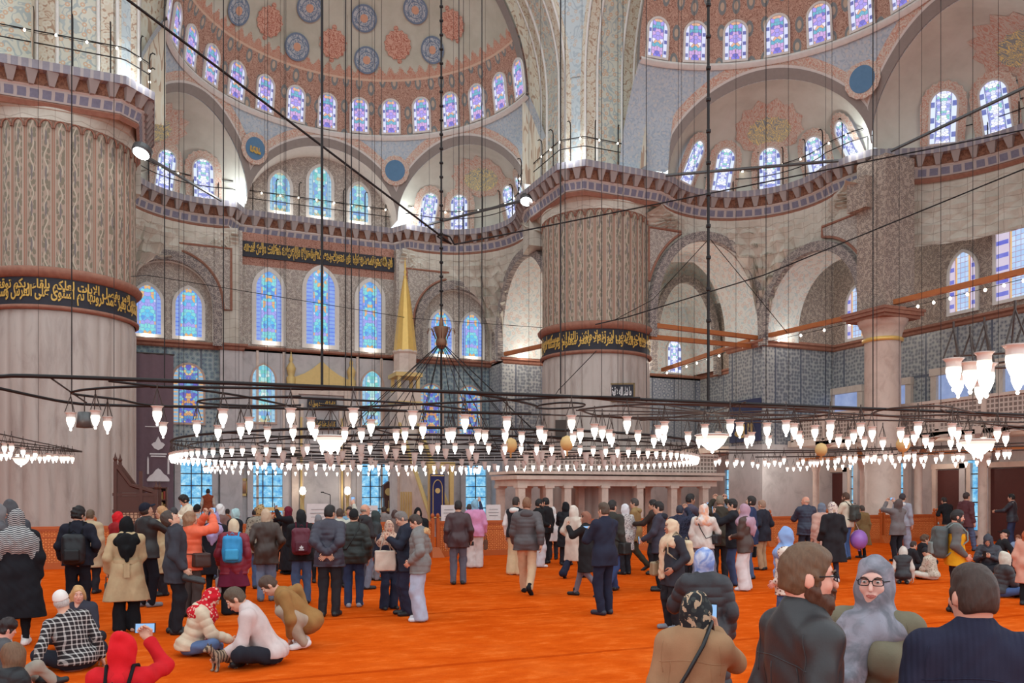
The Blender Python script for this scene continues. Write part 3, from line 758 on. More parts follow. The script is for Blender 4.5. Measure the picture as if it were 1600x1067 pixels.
def big_arches():
    """great arches on the piers: jambs, soffits, mouldings and the main pendentive"""
    Ra, z0 = 8.6, ZB
    def prof(n=40):  # (lateral offset, z) from one foot over the crown to the other
        return [(-Ra, 16.3), (-Ra, 18.2), (-Ra, z0)] + [(-Ra * math.cos(PI * i / n), z0 + Ra * math.sin(PI * i / n)) for i in range(1, n)] + [(Ra, z0), (Ra, 18.2), (Ra, 16.3)]
    pf = prof(); L = np.concatenate([[0], np.cumsum([math.hypot(pf[i + 1][0] - pf[i][0], pf[i + 1][1] - pf[i][1]) for i in range(len(pf) - 1)])])
    for nm, world in (('arch_front', lambda a, d, z: (a, d, z)), ('arch_right', lambda a, d, z: (d, a, z)), ('arch_left', lambda a, d, z: (-d, a, z))):
        root = empty('beam_' + nm, kind='structure')
        def strip(d0, d1, m, o=0.0, nm2='soffit'):
            P = [[world(a * (1 - o / Ra), d, z - (o if z > z0 else 0)) for d in (d0, d1)] for a, z in pf]
            UV = [[(0, l), (abs(d1 - d0), l)] for l in L]
            mb = MB(); mb.grid(P, UV); struct(mb, nm2, MT[m], True, root)
        strip(9.2, 13.2, 'soffit_floral')
        strip(9.28, 9.72, 'soffit_edge', .03, 'soffit_border'); strip(11.1, 11.6, 'soffit_edge', .03, 'soffit_border')
        for d in (9.2, 9.8, 11.05, 11.65):
            mb = MB(); mb.tube([world(a * .995, d, z) for a, z in pf], .06, 6, caps=False); struct(mb, 'soffit_moulding', MT['whitetrim'], True, root)
        # front archivolt
        P = [[world(a * k, 9.2 - o, z0 + (z - z0) * k if z > z0 else z) for k, o in ((1.0, 0), (1.0, .12), (1.045, .12), (1.05, 0))] for a, z in pf]
        mb = MB(); mb.grid(P, [[(l, 0), (l, .1), (l, .5), (l, .6)] for l in L]); struct(mb, 'front_archivolt', MT['soffit_edge'], True, root)
        # back face towards the half dome
        P = [[world(a * k, 11.7, z0 + (z - z0) * k if z > z0 else z) for k in (1.0, .885)] for a, z in pf]
        mb = MB(); mb.grid(P, [[(i * .3, 0), (i * .3, 1)] for i in range(len(P))]); struct(mb, 'dome_edge_face', MT['soffit_edge'], True, root)
        if nm != 'arch_left':
            P = [[world(a * k, d, z0 + (z - z0) * k if z > z0 else z) for k, d in ((.885, 11.75), (.885, 11.2))] for a, z in pf if z >= z0]
            mb = MB(); mb.grid(P, [[(i * .3, 0), (i * .3, .6)] for i in range(len(P))]); struct(mb, 'dome_edge_soffit', MT['taupe'], True, root)
    # pier tops
    for sx in (1, -1):
        mb = MB()
        poly = [(8.65, 9.22), (9.22, 8.65), (12.4, 8.65), (12.4, 12.4), (8.65, 12.4)]
        mb.prism([(sx * x, y) for x, y in (poly if sx > 0 else poly[::-1])], 16.25, ZB + .05)
        struct(mb, 'pillar_block_' + ('right' if sx > 0 else 'left'), MT['soffit_blue'])
        # pendentive of the central dome
        P = []; UV = []
        R2 = 8.6 ** 2 + 9.2 ** 2
        for i in range(31):
            z = ZB + 8.2 * i / 30; rho = math.sqrt(max(1, R2 - (z - ZB) ** 2))
            lim = math.sqrt(max(0.01, 8.6 ** 2 - (z - ZB) ** 2)); a0 = math.acos(min(1, 9.2 / rho)) if rho > 9.2 else 0.0; a1 = PI / 2 - a0
            P.append([(sx * rho * math.cos(a0 + (a1 - a0) * j / 12), rho * math.sin(a0 + (a1 - a0) * j / 12), z) for j in range(13)])
            UV.append([((j / 12 - .5) * (a1 - a0) * rho, z) for j in range(13)])
        mb = MB(); mb.grid(P, UV); struct(mb, 'ceiling_pendentive_' + ('right' if sx > 0 else 'left'), MT['soffit_blue'], True)

# ------------------------------------------------ exedra curtain walls with muqarnas
def curtain(name, c, R, angs, zlow, zbot, mat='muq', root=None, sq=True, ys=1.0, ac=None):
    zb0 = zbot
    """angs: list of degrees; lower plan = square corner, upper plan = arc; stepped honeycomb between"""
    n = len(angs); P = []; UV = []; nz = 64; tiers = 8
    for i, a in enumerate(angs):
        ca, sa = math.cos(math.radians(a)), math.sin(math.radians(a))
        rr = R / max(abs(ca), abs(sa)) if sq else R
        if ac is not None:
            e = min(1.0, max(0.0, (abs(a - ac) - 34) / 30)); zbot = zb0 + (14.35 - zb0) * e * e * (3 - 2 * e)
        row = []; ruv = []
        z0 = zlow(a, c[0] + rr * ca, c[1] + rr * sa)
        for j in range(nz):
            z = z0 + (15.1 - z0) * j / (nz - 1)
            q = max(0.0, min(1.0, (z - zbot) / (15.0 - zbot))) * tiers
            k = math.floor(q); f = q - k
            s_ = min(1.0, (k + f ** 2.2) / tiers)
            cell = abs(math.sin(math.radians(a) * 15 + (k % 2) * PI / 2))
            tri = abs(2 * ((math.radians(a) * R * 1.15 + .5 * (k % 2)) % 1.0) - 1)
            r = rr + (R - rr) * min(1.0, (k + f ** 1.6) / tiers) - (.42 * max(0.0, tri - (1 - f)) - .08 * (1 - tri)) * (1 if 0 < q < tiers - .5 else 0) * (.6 if q > tiers - 3 else 1) * min(1.0, max(.35, (rr - R) * 1.5 + .3))
            row.append((c[0] + r * ca, c[1] + r * sa * ys, z)); ruv.append((math.radians(a) * R, z))
        P.append(row); UV.append(ruv)
    mb = MB(); mb.grid(P, UV); return struct(mb, name, MT[mat], False, root)

def parch(x, c, half, spring, apex):
    """pointed arch height at x"""
    q = min(1.0, abs(x - c) / half); return spring + (apex - spring) * math.sqrt(max(0, 1 - q ** 2.1)) ** .95

def arch_solid(root, world, c, half, spring, apex, d0, d1, soffit='white_soffit', ring='archivolt_grey', rw=.38, name='arch'):
    """soffit (depth d0..d1) and a raised archivolt on the face d0; world(x, d, z)"""
    xs = [c - half * math.cos(PI * i / 40) for i in range(41)]
    cv = [(xs[0], 9.45)] + [(x, parch(x, c, half, spring, apex)) for x in xs] + [(xs[-1], 9.45)]
    P = [[world(x, d, z) for d in (d0, (d0 + d1) / 2, d1)] for x, z in cv]
    L = np.concatenate([[0], np.cumsum([math.hypot(cv[i + 1][0] - cv[i][0], cv[i + 1][1] - cv[i][1]) for i in range(len(cv) - 1)])])
    UV = [[(0, l), (abs(d1 - d0) / 2, l), (abs(d1 - d0), l)] for l in L]
    mb = MB(); mb.grid(P, UV); struct(mb, name + '_soffit', MT[soffit], True, root)
    sg = 1 if d1 > d0 else -1
    rows = []; 
    for k, o in ((0.0, 0), (0.0, .3), (rw, .3), (rw, -.02)):
        xs2 = [c - (half + k) * math.cos(PI * i / 40) for i in range(41)]
        rows.append([(c - half - k, 9.2)] + [(x, parch(x, c, half + k, spring, apex + k * 1.1)) for x in xs2] + [(c + half + k, 9.2)])
    P = [[world(rows[j][i][0], d0 - sg * o, rows[j][i][1]) for j, (k, o) in enumerate(((0.0, 0), (0.0, .3), (rw, .3), (rw, -.02)))] for i in range(len(cv))]
    mb = MB(); mb.grid(P, [[(l, 0), (l, .06), (l, .06 + rw), (l, .12 + rw)] for l in L]); struct(mb, name + '_archivolt', MT[ring], False, root)
    return cv

def spandrel(root, wd, c, half, spring, apex, sd, lim, zt):
    """red framed ornament panel beside an arch"""
    k = .5; pts = []
    for i in range(25):
        q = i / 24 * 1.0; x = c + sd * (half + k) * (1 - q * .8); z = parch(x, c, half + k, spring, apex + k * 1.1) + .05
        if abs(x - c) <= lim and z < zt - .05: pts.append((x, z))
    if len(pts) < 3: return
    poly = [(c + sd * lim, pts[0][1])] + pts + [(pts[-1][0], zt), (c + sd * lim, zt)]
    V = [wd(x, z) for x, z in poly]
    mb = MB(); mb.add(V, [tuple(range(len(V)))], poly); struct(mb, 'spandrel_field', MT['grey_arabesque'], False, root)
    mb = MB(); mb.tube(V, .07, 5, closed=True); struct(mb, 'spandrel_frame', MT['redmould'], False, root)

def wall_panel(mb, pts2, z0, z1, mat, u0=0.0):
    L = u0
    for (x0, y0), (x1, y1) in zip(pts2[:-1], pts2[1:]):
        d = math.hypot(x1 - x0, y1 - y0)
        mb.add([(x0, y0, z0), (x1, y1, z0), (x1, y1, z1), (x0, y0, z1)], [(0, 1, 2, 3)], [(L, 0), (L + d, 0), (L + d, z1 - z0), (L, z1 - z0)], mat); L += d
def ledge(mb, pts2, z, mat):
    """moulded ledge along a wall line, hall on the right hand side"""
    P, N = path_normals(pts2)
    A = [np.concatenate([P + N * o, np.full((len(P), 1), z + dz)], 1) for o, dz in ((0, -.22), (.1, -.16), (.1, -.06), (.24, .0), (.24, .1), (0, .14))]
    L = np.concatenate([[0], np.cumsum(np.linalg.norm(np.diff(P, axis=0), axis=1))])
    UV = np.stack([np.stack([L, np.full_like(L, k * .1)], 1) for k in range(6)], 1)
    mb.grid(np.stack(A, 1), UV, mat=mat)

def lower():
    # ---- wall_front (qibla): upper band, mihrab bay, tile and marble dado
    root = empty('wall_front', kind='structure')
    zl = 9.3
    mb = MB()
    wall_panel(mb, [(-24, YQ), (-9.6, YQ)], zl, 16.3, MT['grey_arabesque']); wall_panel(mb, [(9.6, YQ), (24, YQ)], zl, 16.3, MT['grey_arabesque'])
    wall_panel(mb, [(-9.6, 20.35), (-5.0, 20.35)], zl, 16.3, MT['grey_arabesque']); wall_panel(mb, [(5.0, 20.35), (9.6, 20.35)], zl, 16.3, MT['grey_arabesque'])
    wall_panel(mb, [(-5.0, 20.35), (-5.0, 20.1), (-3.95, 20.1), (-3.95, YQ)], zl, 15.1, MT['grey_arabesque']); wall_panel(mb, [(3.95, YQ), (3.95, 20.1), (5.0, 20.1), (5.0, 20.35)], zl, 15.1, MT['grey_arabesque'])
    wall_panel(mb, [(-3.95, YQ), (3.95, YQ)], zl, 13.55, MT['grey_arabesque'])
    wall_panel(mb, [(-3.95, YQ), (3.95, YQ)], 13.55, 15.2, MT['rust_panel'])
    struct(mb, 'upper_wall', None, False, root)
    mb = MB(); wall_panel(mb, [(-9.9, YQ - .02), (-5.0, YQ - .02)], 3.9, zl, MT['tile_teal']); wall_panel(mb, [(5.0, YQ - .02), (9.9, YQ - .02)], 3.9, zl, MT['tile_teal'])
    wall_panel(mb, [(9.9, 20.5), (24, 20.5)], 5.2, zl, MT['tile_blue']); wall_panel(mb, [(-24, 20.5), (-9.9, 20.5)], 3.9, zl, MT['tile_grey'])
    struct(mb, 'tile_wall', None, False, root)
    mb = MB(); wall_panel(mb, [(-24, 20.52), (-5.0, 20.52)], 0, 3.9, MT['marble_wall']); wall_panel(mb, [(5.0, 20.52), (24, 20.52)], 0, 5.2, MT['marble_wall'])
    wall_panel(mb, [(-5.0, YQ), (-5.0, 20.1), (-3.95, 20.1), (-3.95, 20.4), (3.95, 20.4), (3.95, 20.1), (5.0, 20.1), (5.0, YQ)], 0, zl, MT['marble_wall'])
    for x in (-3.2, -1.9, 1.9, 3.2): mb.box((x, 20.38, 4.6), (.12, .1, 9.2), mat=MT['marble_pale'])
    struct(mb, 'marble_wall_lining', None, False, root)
    mb = MB(); ledge(mb, [(-24, YQ), (-9.6, YQ), (-9.6, 20.3), (-5.0, 20.3), (-5.0, 20.05), (-3.95, 20.05), (-3.95, 20.5), (3.95, 20.5), (3.95, 20.05), (5.0, 20.05), (5.0, 20.3), (9.6, 20.3), (9.6, 18.6), (12.1, 18.6), (12.1, YQ), (24, YQ)], zl, MT['redmould'])
    struct(mb, 'ledge_moulding', None, False, root)
    # gilt inscription above the mihrab windows
    mb = MB(); mb.box((0, YQ - .03, 14.35), (7.9, .1, .78)); b = struct(mb, 'inscription_panel', MT['band_dark'], False, root)
    fl = lambda x, y, d: (x, YQ - .09 - d, y)
    lettering('gilt_lettering', shape_ar('قال الله تعالى كلما دخل عليها زكريا المحراب وجد عندها رزقا قال يا مريم انى لك هذا قالت هو من عند الله'), fl, 7.7, .6, 13.99, 'goldpaint', b)
    lettering('gilt_lettering', shape_ar('ان الله يرزق من يشاء بغير حساب وما توفيقي الا بالله عليه توكلت واليه انيب'), fl, 7.6, .52, 14.2, 'goldpaint', b)
    # windows of the mihrab bay and of the blind arches
    S, U = (1, 0, 0), (0, 0, 1)
    for x, w, h in ((-2.62, .62, 3.55), (0, .74, 3.95), (2.62, .62, 3.55)): arch_window((x, YQ - .02, 9.75), S, U, w, h, 'glass_cyan', True, .22, .03)
    for x in (-8.3, -6.45, 6.55, 8.35): arch_window((x, 20.33, 9.65), S, U, .6, 2.35, 'glass_cyan', True, .16, .03)
    for cx in (-7.4, 7.4): arch_solid(root, lambda x, d, z: (x, d, z), cx, 2.05, 11.0, 13.2, 20.04, 20.36, 'whitetrim', 'archivolt_grey', .42, 'blind_arch')
    # lower stained windows and the tall grilled daylight windows
    for x, w, h, z0, g in ((-8.3 + 1.85, .68, 2.85, 5.45, 'glass_gem'), (-2.9, .55, 2.9, 5.6, 'glass_teal'), (2.7, .55, 2.9, 5.6, 'glass_teal'), (6.05, .62, 2.65, 5.3, 'glass_gem'), (8.3, .62, 2.65, 5.3, 'glass_gem')):
        arch_window((x, 20.38 if abs(x) < 4 else YQ - .06, z0), S, U, w, h, g, abs(x) < 4, .1, .03, frame='tile_frame')
    for px in (307, 418, 585, 743):
        c = ony(px, 770, 20.4); grille(c[0], 20.36 if abs(c[0]) < 4 else 20.46, .72 if px != 743 else .62, .55, 3.55)
    # ---- exedrae on the front wall
    ex = empty('wall_exedra_front', kind='structure')
    def low_R(a, x, y):
        if x > 9.3 or x < -9.3: return max(9.3, parch(y, 15.4, 3.12, 10.2, 14.0)) if y < 18.6 else 9.3
        q = abs(abs(x) - 7.4)
        return parch(abs(x), 7.4, 2.1, 10.9, 13.3) if q < 2.1 and y > 19 else 9.3
    curtain('muqarnas_right', (5.65, 16.2), 3.86, np.linspace(-47, 112, 180), low_R, 10.6, root=ex, ac=45)
    curtain('muqarnas_left', (-5.65, 16.2), 3.86, np.linspace(227, 68, 180), low_R, 10.6, root=ex, ac=135)
    for sx in (1, -1):
        mb = MB(); pp = [(8.5, 12.9), (10.6, 12.9), (10.6, 14.5), (8.9, 14.5)]; pp = [(sx * x, y) for x, y in (pp if sx > 0 else pp[::-1])]; mb.prism(pp, 13.9, 16.1); struct(mb, 'pier_return', MT['muq'], False, ex)
        arch_solid(ex, (lambda sx: lambda x, d, z: (sx * d, x, z))(sx), 15.4, 3.12, 10.2, 14.0, 9.5, 12.0, name='side_arch')
        mb = MB(); poly = [(9.5, 18.6), (12.1, 18.6), (12.1, YQ), (9.5, YQ)]
        poly = [(sx * x, y) for x, y in (poly if sx > 0 else poly[::-1])]
        mb.prism(poly, 9.3, 16.0, MT['grey_arabesque']); mb.prism(poly, 4.2, 9.3, MT['tile_grey']); mb.prism(poly, 0, 4.2, MT['marble_wall'])
        struct(mb, 'buttress', None, False, ex)
    # mullion under the corner of the muqarnas
    # ---- wall_right with its exedrae, buttress and column
    rr = empty('wall_right', kind='structure')
    mb = MB(); wall_panel(mb, [(XR, YQ), (XR, -14)], zl, 16.5, MT['brown_arabesque']); struct(mb, 'upper_wall', None, False, rr)
    mb = MB(); wall_panel(mb, [(XR - .02, YQ), (XR - .02, -14)], 5.0, zl, MT['tile_grey']); struct(mb, 'tile_wall', None, False, rr)
    mb = MB(); wall_panel(mb, [(XR, YQ), (XR, -14)], 0, 5.0, MT['marble_wall']); struct(mb, 'marble_wall_lining', None, False, rr)
    mb = MB(); poly = [(19.4, 9.2), (XR, 9.2), (XR, 11.8), (19.4, 11.8)]
    mb.prism(poly, 9.3, 16.0, MT['brown_arabesque']); mb.prism(poly, 4.4, 9.4, MT['tile_grey']); mb.prism(poly, 0, 4.4, MT['marble_wall']); struct(mb, 'buttress', None, False, rr)
    mb = MB(); ledge(mb, [(XR, YQ), (XR, 11.8), (19.4, 11.8), (19.4, 9.15), (XR, 9.15), (XR, -14)], zl + .12, MT['redmould']); struct(mb, 'ledge_moulding', None, False, rr)
    def low_A(a, x, y):
        if y > 9.3: return max(9.4, parch(x, 16.3, 3.02, 10.0, 14.0)) if x < 19.4 else 9.4
        return max(9.4, parch(y, 5.95, 2.95, 9.8, 12.9))
    curtain('muqarnas_corner', (15.7, 5.65), 3.86, np.linspace(134, -46, 200), low_A, 10.8, root=rr, ac=45)
    arch_solid(rr, lambda x, d, z: (x, d, z), 16.3, 3.02, 10.0, 14.0, 9.45, 12.0, name='corner_arch')
    arch_solid(rr, lambda x, d, z: (d, x, z), 5.95, 2.95, 9.8, 12.9, 19.5, 21.4, name='aisle_arch')
    for wd, c_, hf, sp_, ap, sd, lim in ((lambda x, z: (x, 9.42, z), 16.3, 3.02, 10.0, 14.0, -1, 3.3), (lambda x, z: (19.44, x, z), 5.95, 2.95, 9.8, 12.9, -1, 3.35)):
        spandrel(rr, wd, c_, hf, sp_, ap, sd, lim, 14.3 if c_ > 10 else 13.9)
    for cx, sd in ((-7.4, 1), (7.4, -1)): spandrel(ex, lambda x, z: (x, 19.98, z), cx, 2.05, 11.0, 13.2, sd, 2.9, 14.1)
    # middle exedra and the rear one
    def low_M(a, x, y): return 12.4
    curtain('muqarnas_middle', (19.5, -2.4), 3.9, np.linspace(84, -84, 150), low_M, 12.2, root=rr, sq=False, ys=1.34)
    def low_B(a, x, y): return max(9.4, parch(y, -10.8, 2.95, 9.8, 12.9)) if x > 19.3 else 9.4
    curtain('muqarnas_rear', (15.7, -10.4), 3.86, np.linspace(30, -60, 90), low_B, 10.8, root=rr, ac=-45)
    for y, w, h, z0 in ((1.75, .62, 2.5, 9.85), (-.75, .95, 4.4, 9.9), (7.6, .6, 2.5, 9.7), (-3.4, .62, 2.5, 9.85)):
        arch_window((XR - .04, y, z0), (0, -1, 0), U, w, h, 'glass_hex', True, .14, .03)
    # corner pilaster over the free column and the column itself
    for y0, nm in ((2.2, 'middle'), (-7.1, 'rear')):
        cr = empty('column_' + nm, (19.75, y0, 0), kind='structure')
        mb = MB(); mb.box((.15, 0, 12.6), (1.6, 1.5, 6.3)); mb.box((-.5, .45 if nm == 'middle' else -.45, 14.4), (1.0, 1.0, 1.3)); struct(mb, 'painted_pilaster', MT['brown_arabesque'], False, cr)
        mb = MB(); mb.lathe([(.78, 0), (.78, .25), (.7, .4), (.7, 8.2), (.73, 8.25)], n=48); struct(mb, 'shaft', MT['marble_pale'], True, cr)
        mb = MB(); mb.lathe([(.74, 8.22), (.8, 8.26), (.8, 8.36), (.72, 8.4)], n=48, mat=MT['gold'])
        mb.lathe([(.72, 8.4), (.76, 8.6), (.78, 8.62), (.84, 8.85), (.9, 8.87), (.98, 9.1), (1.0, 9.12)], n=24, mat=MT['marble_pale'])
        mb.box((0, 0, 9.3), (2.2, 2.2, .14), mat=MT['redmould']); mb.box((0, 0, 9.18), (2.0, 2.0, .14), mat=MT['redmould']); mb.box((0, 0, 9.43), (2.3, 2.3, .12), mat=MT['redmould'])
        struct(mb, 'capital', None, True, cr)
    # corner bay: far lunette arch, vault and window
    cb = empty('ceiling_corner_bay', kind='structure')
    mb = MB(); P = []; cc = (18.6, 16.2)
    for i in range(41):
        row = []
        for j in range(13):
            e = PI / 2 * j / 12; a = 2 * PI * i / 40; r = 5.6 * math.cos(e)
            row.append((cc[0] + r * math.cos(a), cc[1] + r * math.sin(a) * .9, 13.6 + 4.6 * math.sin(e)))
        P.append(row)
    mb.grid(P, [[(i * .8, j * .7) for j in range(13)] for i in range(41)]); struct(mb, 'vault', MT['white_soffit'], True, cb)
    arch_solid(cb, lambda x, d, z: (x, d, z), 21.3, 2.1, 10.2, 14.6, 18.4, 20.4, name='far_arch')
    mb = MB(); mb.prism([(12.2, 12.3), (12.2, YQ), (11.9, YQ), (11.9, 12.3)], 9.3, 15, MT['white_soffit']); mb.add([(12.2, YQ - .03, 9.4), (XR, YQ - .03, 9.4), (XR, YQ - .03, 15), (12.2, YQ - .03, 15)], [(0, 1, 2, 3)], [(0, 0), (12, 0), (12, 6), (0, 6)], MT['white_soffit'])
    struct(mb, 'bay_wall', None, False, cb)
    arch_window((22.0, YQ - .06, 9.55), S, U, .5, 2.1, 'glass_exedra', True, .1, .03)
    arch_window((XR - .06, 14.4, 9.7), (0, -1, 0), U, .7, 3.4, 'glass_hex', True, .1, .03)
    # tie beams
    ties = [((13.0, 9.3, 9.75), (19.5, 9.5, 9.65)), ((13.0, 9.3, 9.2), (19.2, 9.9, 9.3)), ((19.6, 9.2, 9.7), (19.7, 2.9, 9.6)), ((19.6, 1.7, 9.75), (19.8, -6.6, 9.7)), ((19.3, 10.0, 9.6), tuple(onz(1035, 578, 9.4))), ((9.6, 18.7, 9.6), (11.0, 13.3, 9.6))]
    for a, b in ties:
        mb = MB(); a, b = np.array(a), np.array(b); d = b - a; L = np.linalg.norm(d); rz = math.atan2(d[1], d[0])
        mb.box((0, 0, 0), (L, .2, .2)); o = struct(mb, 'beam_tie', MT['tie']); o.location = (a + b) / 2; o.rotation_euler = (0, -math.asin(d[2] / L), rz)
    # gallery on the right: slab, parapet, arcade columns, doors
    g = empty('slab_gallery', kind='structure')
    mb = MB(); mb.box((22.4, -2.4, 4.42), (3.0, 23, .3), mat=MT['marble_pale']); mb.box((22.4, 15.4, 4.42), (3.0, 7.2, .3), mat=MT['marble_pale'])
    for x0, x1, y in ((12.2, 21, 18.2),): mb.box(((x0 + x1) / 2, (y + YQ) / 2, 4.42), (x1 - x0, YQ - y, .3), mat=MT['marble_pale'])
    struct(mb, 'gallery_floor', None, False, g)
    mb = MB(); wall_panel(mb, [(20.95, 8.9), (20.95, -14)], 4.55, 5.62, MT['slattice']); wall_panel(mb, [(21.05, -14), (21.05, 8.9)], 4.55, 5.62, MT['slattice'])
    mb.box((21, -2.5, 5.68), (.24, 22.8, .12), mat=MT['marble_pale'])
    for i in range(12): mb.box((21, 8.8 - i * 2.06, 5.1), (.2, .2, 1.2), mat=MT['marble_pale'])
    struct(mb, 'parapet', None, False, g)
    mb = MB()
    for i in range(8):
        y = 7.4 - i * 2.9
        mb.lathe([(.2, 0), (.2, .2), (.16, .3), (.15, 3.0), (.18, 3.05), (.26, 3.4), (.3, 3.42), (.3, 3.55)], (21.1, y, 0), 20, MT['marble_pale'])
        if i < 7:
            for k in range(16):
                a0, a1 = PI * k / 16, PI * (k + 1) / 16
                def pt(a, d): return (21.1 + d, y - 1.45 + 1.28 * math.cos(a), 3.5 + .85 * math.sin(a))
                mb.add([pt(a0, -.2), pt(a1, -.2), pt(a1, .2), pt(a0, .2)], [(0, 1, 2, 3)], None, MT['tie'])
                mb.add([pt(a0, -.2), pt(a1, -.2), (21.1 - .2, pt(a1, 0)[1], 4.45), (21.1 - .2, pt(a0, 0)[1], 4.45)], [(0, 1, 2, 3)], None, MT['marble_pale'])
    struct(mb, 'gallery_arcade', None, True, g)
    mb = MB(); mb.box((21.1, -2.5, 3.62), (.1, 22, .14)); struct(mb, 'arcade_tie', MT['tie'], False, g)
    # maroon doors and tall slit windows behind the arcade
    k = 0
    for px, w in ((1310, .75), (1490, .75), (1578, .8)):
        c = onx(px, 770, XR - .05); k += 1
        dr = empty(f'door_{k}', kind='structure')
        mb = MB(); mb.box((XR - .06, c[1], 1.5), (.12, w * 2, 3.0)); struct(mb, 'door_leaf', MT['maroon'], False, dr)
        mb = MB()
        for sgn in (-1, 1): mb.box((XR - .12, c[1] + sgn * (w + .1), 1.55), (.24, .2, 3.1))
        mb.box((XR - .13, c[1], 3.16), (.28, w * 2 + .44, .22)); struct(mb, 'door_frame', MT['marble_pale'], False, dr)
    for px, w in ((1332, .2), (1408, .26), (1525, .4), (1140, .25)):
        c = onx(px, 770, XR - .1); grille(c[0], c[1], w, .4, 3.4, axis='x')
    for px, pw, z0, z1 in ((1322, .8, 4.7, 7.0), (1400, .6, 4.7, 7.0), (1490, .8, 5.0, 7.2), (1595, .7, 5.0, 7.2)):
        c = onx(px, 640, XR - .1); WIN[0] += 1
        mb = MB()
        for sgn in (-1, 1): mb.box((XR - .1, c[1] + sgn * (pw + .15), (z0 + z1) / 2), (.2, .3, z1 - z0 + .6))
        mb.box((XR - .12, c[1], z1 + .155), (.25, pw * 2 + .66, .32)); o = struct(mb, f'window_{WIN[0]}', MT['marble_pale'])
        mb = MB(); mb.add([(XR - .05, c[1] + pw, z0), (XR - .05, c[1] - pw, z0), (XR - .05, c[1] - pw, z1), (XR - .05, c[1] + pw, z1)], [(0, 1, 2, 3)], [(0, 0), (1.4, 0), (1.4, 2), (0, 2)]); mb.build('pane', MT['dimpane'], o)
    for px, z0 in ((960, 3.3), (975, 4.9)):
        pass
    mb = MB(); wall_panel(mb, [(-24, -14), (-24, YQ)], 0, 16.5, MT['marble_wall']); struct(mb, 'wall_left', None)

def grille(x, y, w, z0, z1, axis='y'):
    """tall daylight window with an iron grille"""
    WIN[0] += 1
    def W(a, d, z): return (x + a, y - d, z) if axis == 'y' else (x - d, y - a, z)
    def bx(mb, a, d, z, sa, sd, sz): c = W(a, d, z); mb.box(c, (sa, sd, sz) if axis == 'y' else (sd, sa, sz))
    mb = MB()
    for sg in (-1, 1): bx(mb, sg * (w + .14), .06, (z0 + z1) / 2, .28, .22, z1 - z0 + .5)
    bx(mb, 0, .07, z1 + .13, 2 * w + .6, .26, .26); bx(mb, 0, .08, z0 - .1, 2 * w + .56, .3, .2)
    o = struct(mb, f'window_{WIN[0]}', MT['marble_wall'])
    mb = MB(); V = [W(-w, .0, z0), W(w, .0, z0), W(w, .0, z1), W(-w, .0, z1)]
    mb.add(V, [(0, 1, 2, 3)], [(0, z0), (2 * w, z0), (2 * w, z1), (0, z1)]); mb.build('pane', MT['daypane'], o)
    mb = MB(); nb = max(1, int(w * 2 / .42))
    for i in range(1, nb): bx(mb, -w + 2 * w * i / nb, .05, (z0 + z1) / 2, .05, .05, z1 - z0)
    for i in range(6): bx(mb, 0, .06, z0 + (z1 - z0) * i / 5, 2 * w, .04, .05)
    mb.build('iron_grille', MT['iron2'], o)

def railing_pts(o=-.18):
    return np.concatenate([EP + EN * o, np.full((len(EP), 1), 16.3)], 1)
def railings():
    P = railing_pts(); L = np.concatenate([[0], np.cumsum(np.linalg.norm(np.diff(P, axis=0), axis=1))])
    root = empty('railing', tuple(P[0]), label='thin black iron railing with hooked posts running along the whole upper cornice walk', cat='railing')
    inv = -P[0]
    def pt(s): i = min(len(L) - 2, max(0, np.searchsorted(L, s) - 1)); f = (s - L[i]) / (L[i + 1] - L[i]); return P[i] * (1 - f) + P[i + 1] * f
    ss = np.arange(.2, L[-1], .18)
    for h in (.62, 1.02):
        mb = MB(); mb.tube([pt(s) + inv + (0, 0, h) for s in ss], .022, 5); mb.build('rail', MT['iron'], root)
    s = .5; k = 0
    post = None
    while s < L[-1]:
        p = pt(s) + inv
        if post is None:
            mb = MB(); mb.tube([(0, 0, 0), (0, 0, 1.55), (0, .03, 1.7), (0, .12, 1.75), (0, .2, 1.7)], .024, 6); post = mb.build('post', MT['iron'], root); o = post
        else: o = post.copy(); COL.objects.link(o); o.parent = root
        i = min(len(L) - 2, np.searchsorted(L, s) - 1); nn = EN[i]
        o.location = p; o.rotation_euler = (0, 0, math.atan2(-nn[0], nn[1]) ); s += 1.15; k += 1
    lr = empty('string_lights', tuple(P[0]), label='string of small bulbs tied along the railing of the upper cornice walk', cat='string lights')
    mb = MB(); mb.tube([pt(s) + inv + (0, 0, 1.0 - .05 * abs(math.sin(s * 2.7))) for s in ss], .01, 4); mb.build('cable', MT['iron'], lr)
    s = .7; proto = None
    while s < L[-1] - .3:
        p = pt(s) + inv + np.array([0, 0, 1.0 - .05 * abs(math.sin(s * 2.7))])
        if proto is None:
            mb = MB(); mb.lathe([(.0, -.05), (.028, -.035), (.04, 0), (.028, .035), (.01, .05), (.0, .05)], n=8); proto = mb.build('bulb', MT['bulb'], lr, True); o = proto
        else: o = proto.copy(); COL.objects.link(o); o.parent = lr
        o.location = p; s += .92
    # small strings under the tie beams
    for a, b, n, lab in (((19.3, 10.0, 9.35), tuple(onz(1035, 585, 9.1)), 8, 'bulbs hung under the tie beam of the far corner bay'), ((19.6, 9.0, 9.35), (19.7, 3.2, 9.3), 4, 'bulbs hung under the tie beam left of the free column'), ((19.8, 1.6, 9.4), (19.8, -6.4, 9.4), 11, 'bulbs hung under the tie beam right of the free column')):
        a, b = np.array(a), np.array(b); r = empty('string_lights', tuple(a), label='short string of ' + lab, cat='string lights')
        mb = MB(); mb.tube([(b - a) * i / 12 + (0, 0, .06) for i in range(13)], .012, 4); mb.build('cable', MT['iron'], r)
        for i in range(n):
            o = proto.copy(); COL.objects.link(o); o.parent = r; o.location = (b - a) * ((i + .5) / n); o.scale = (1.3,) * 3
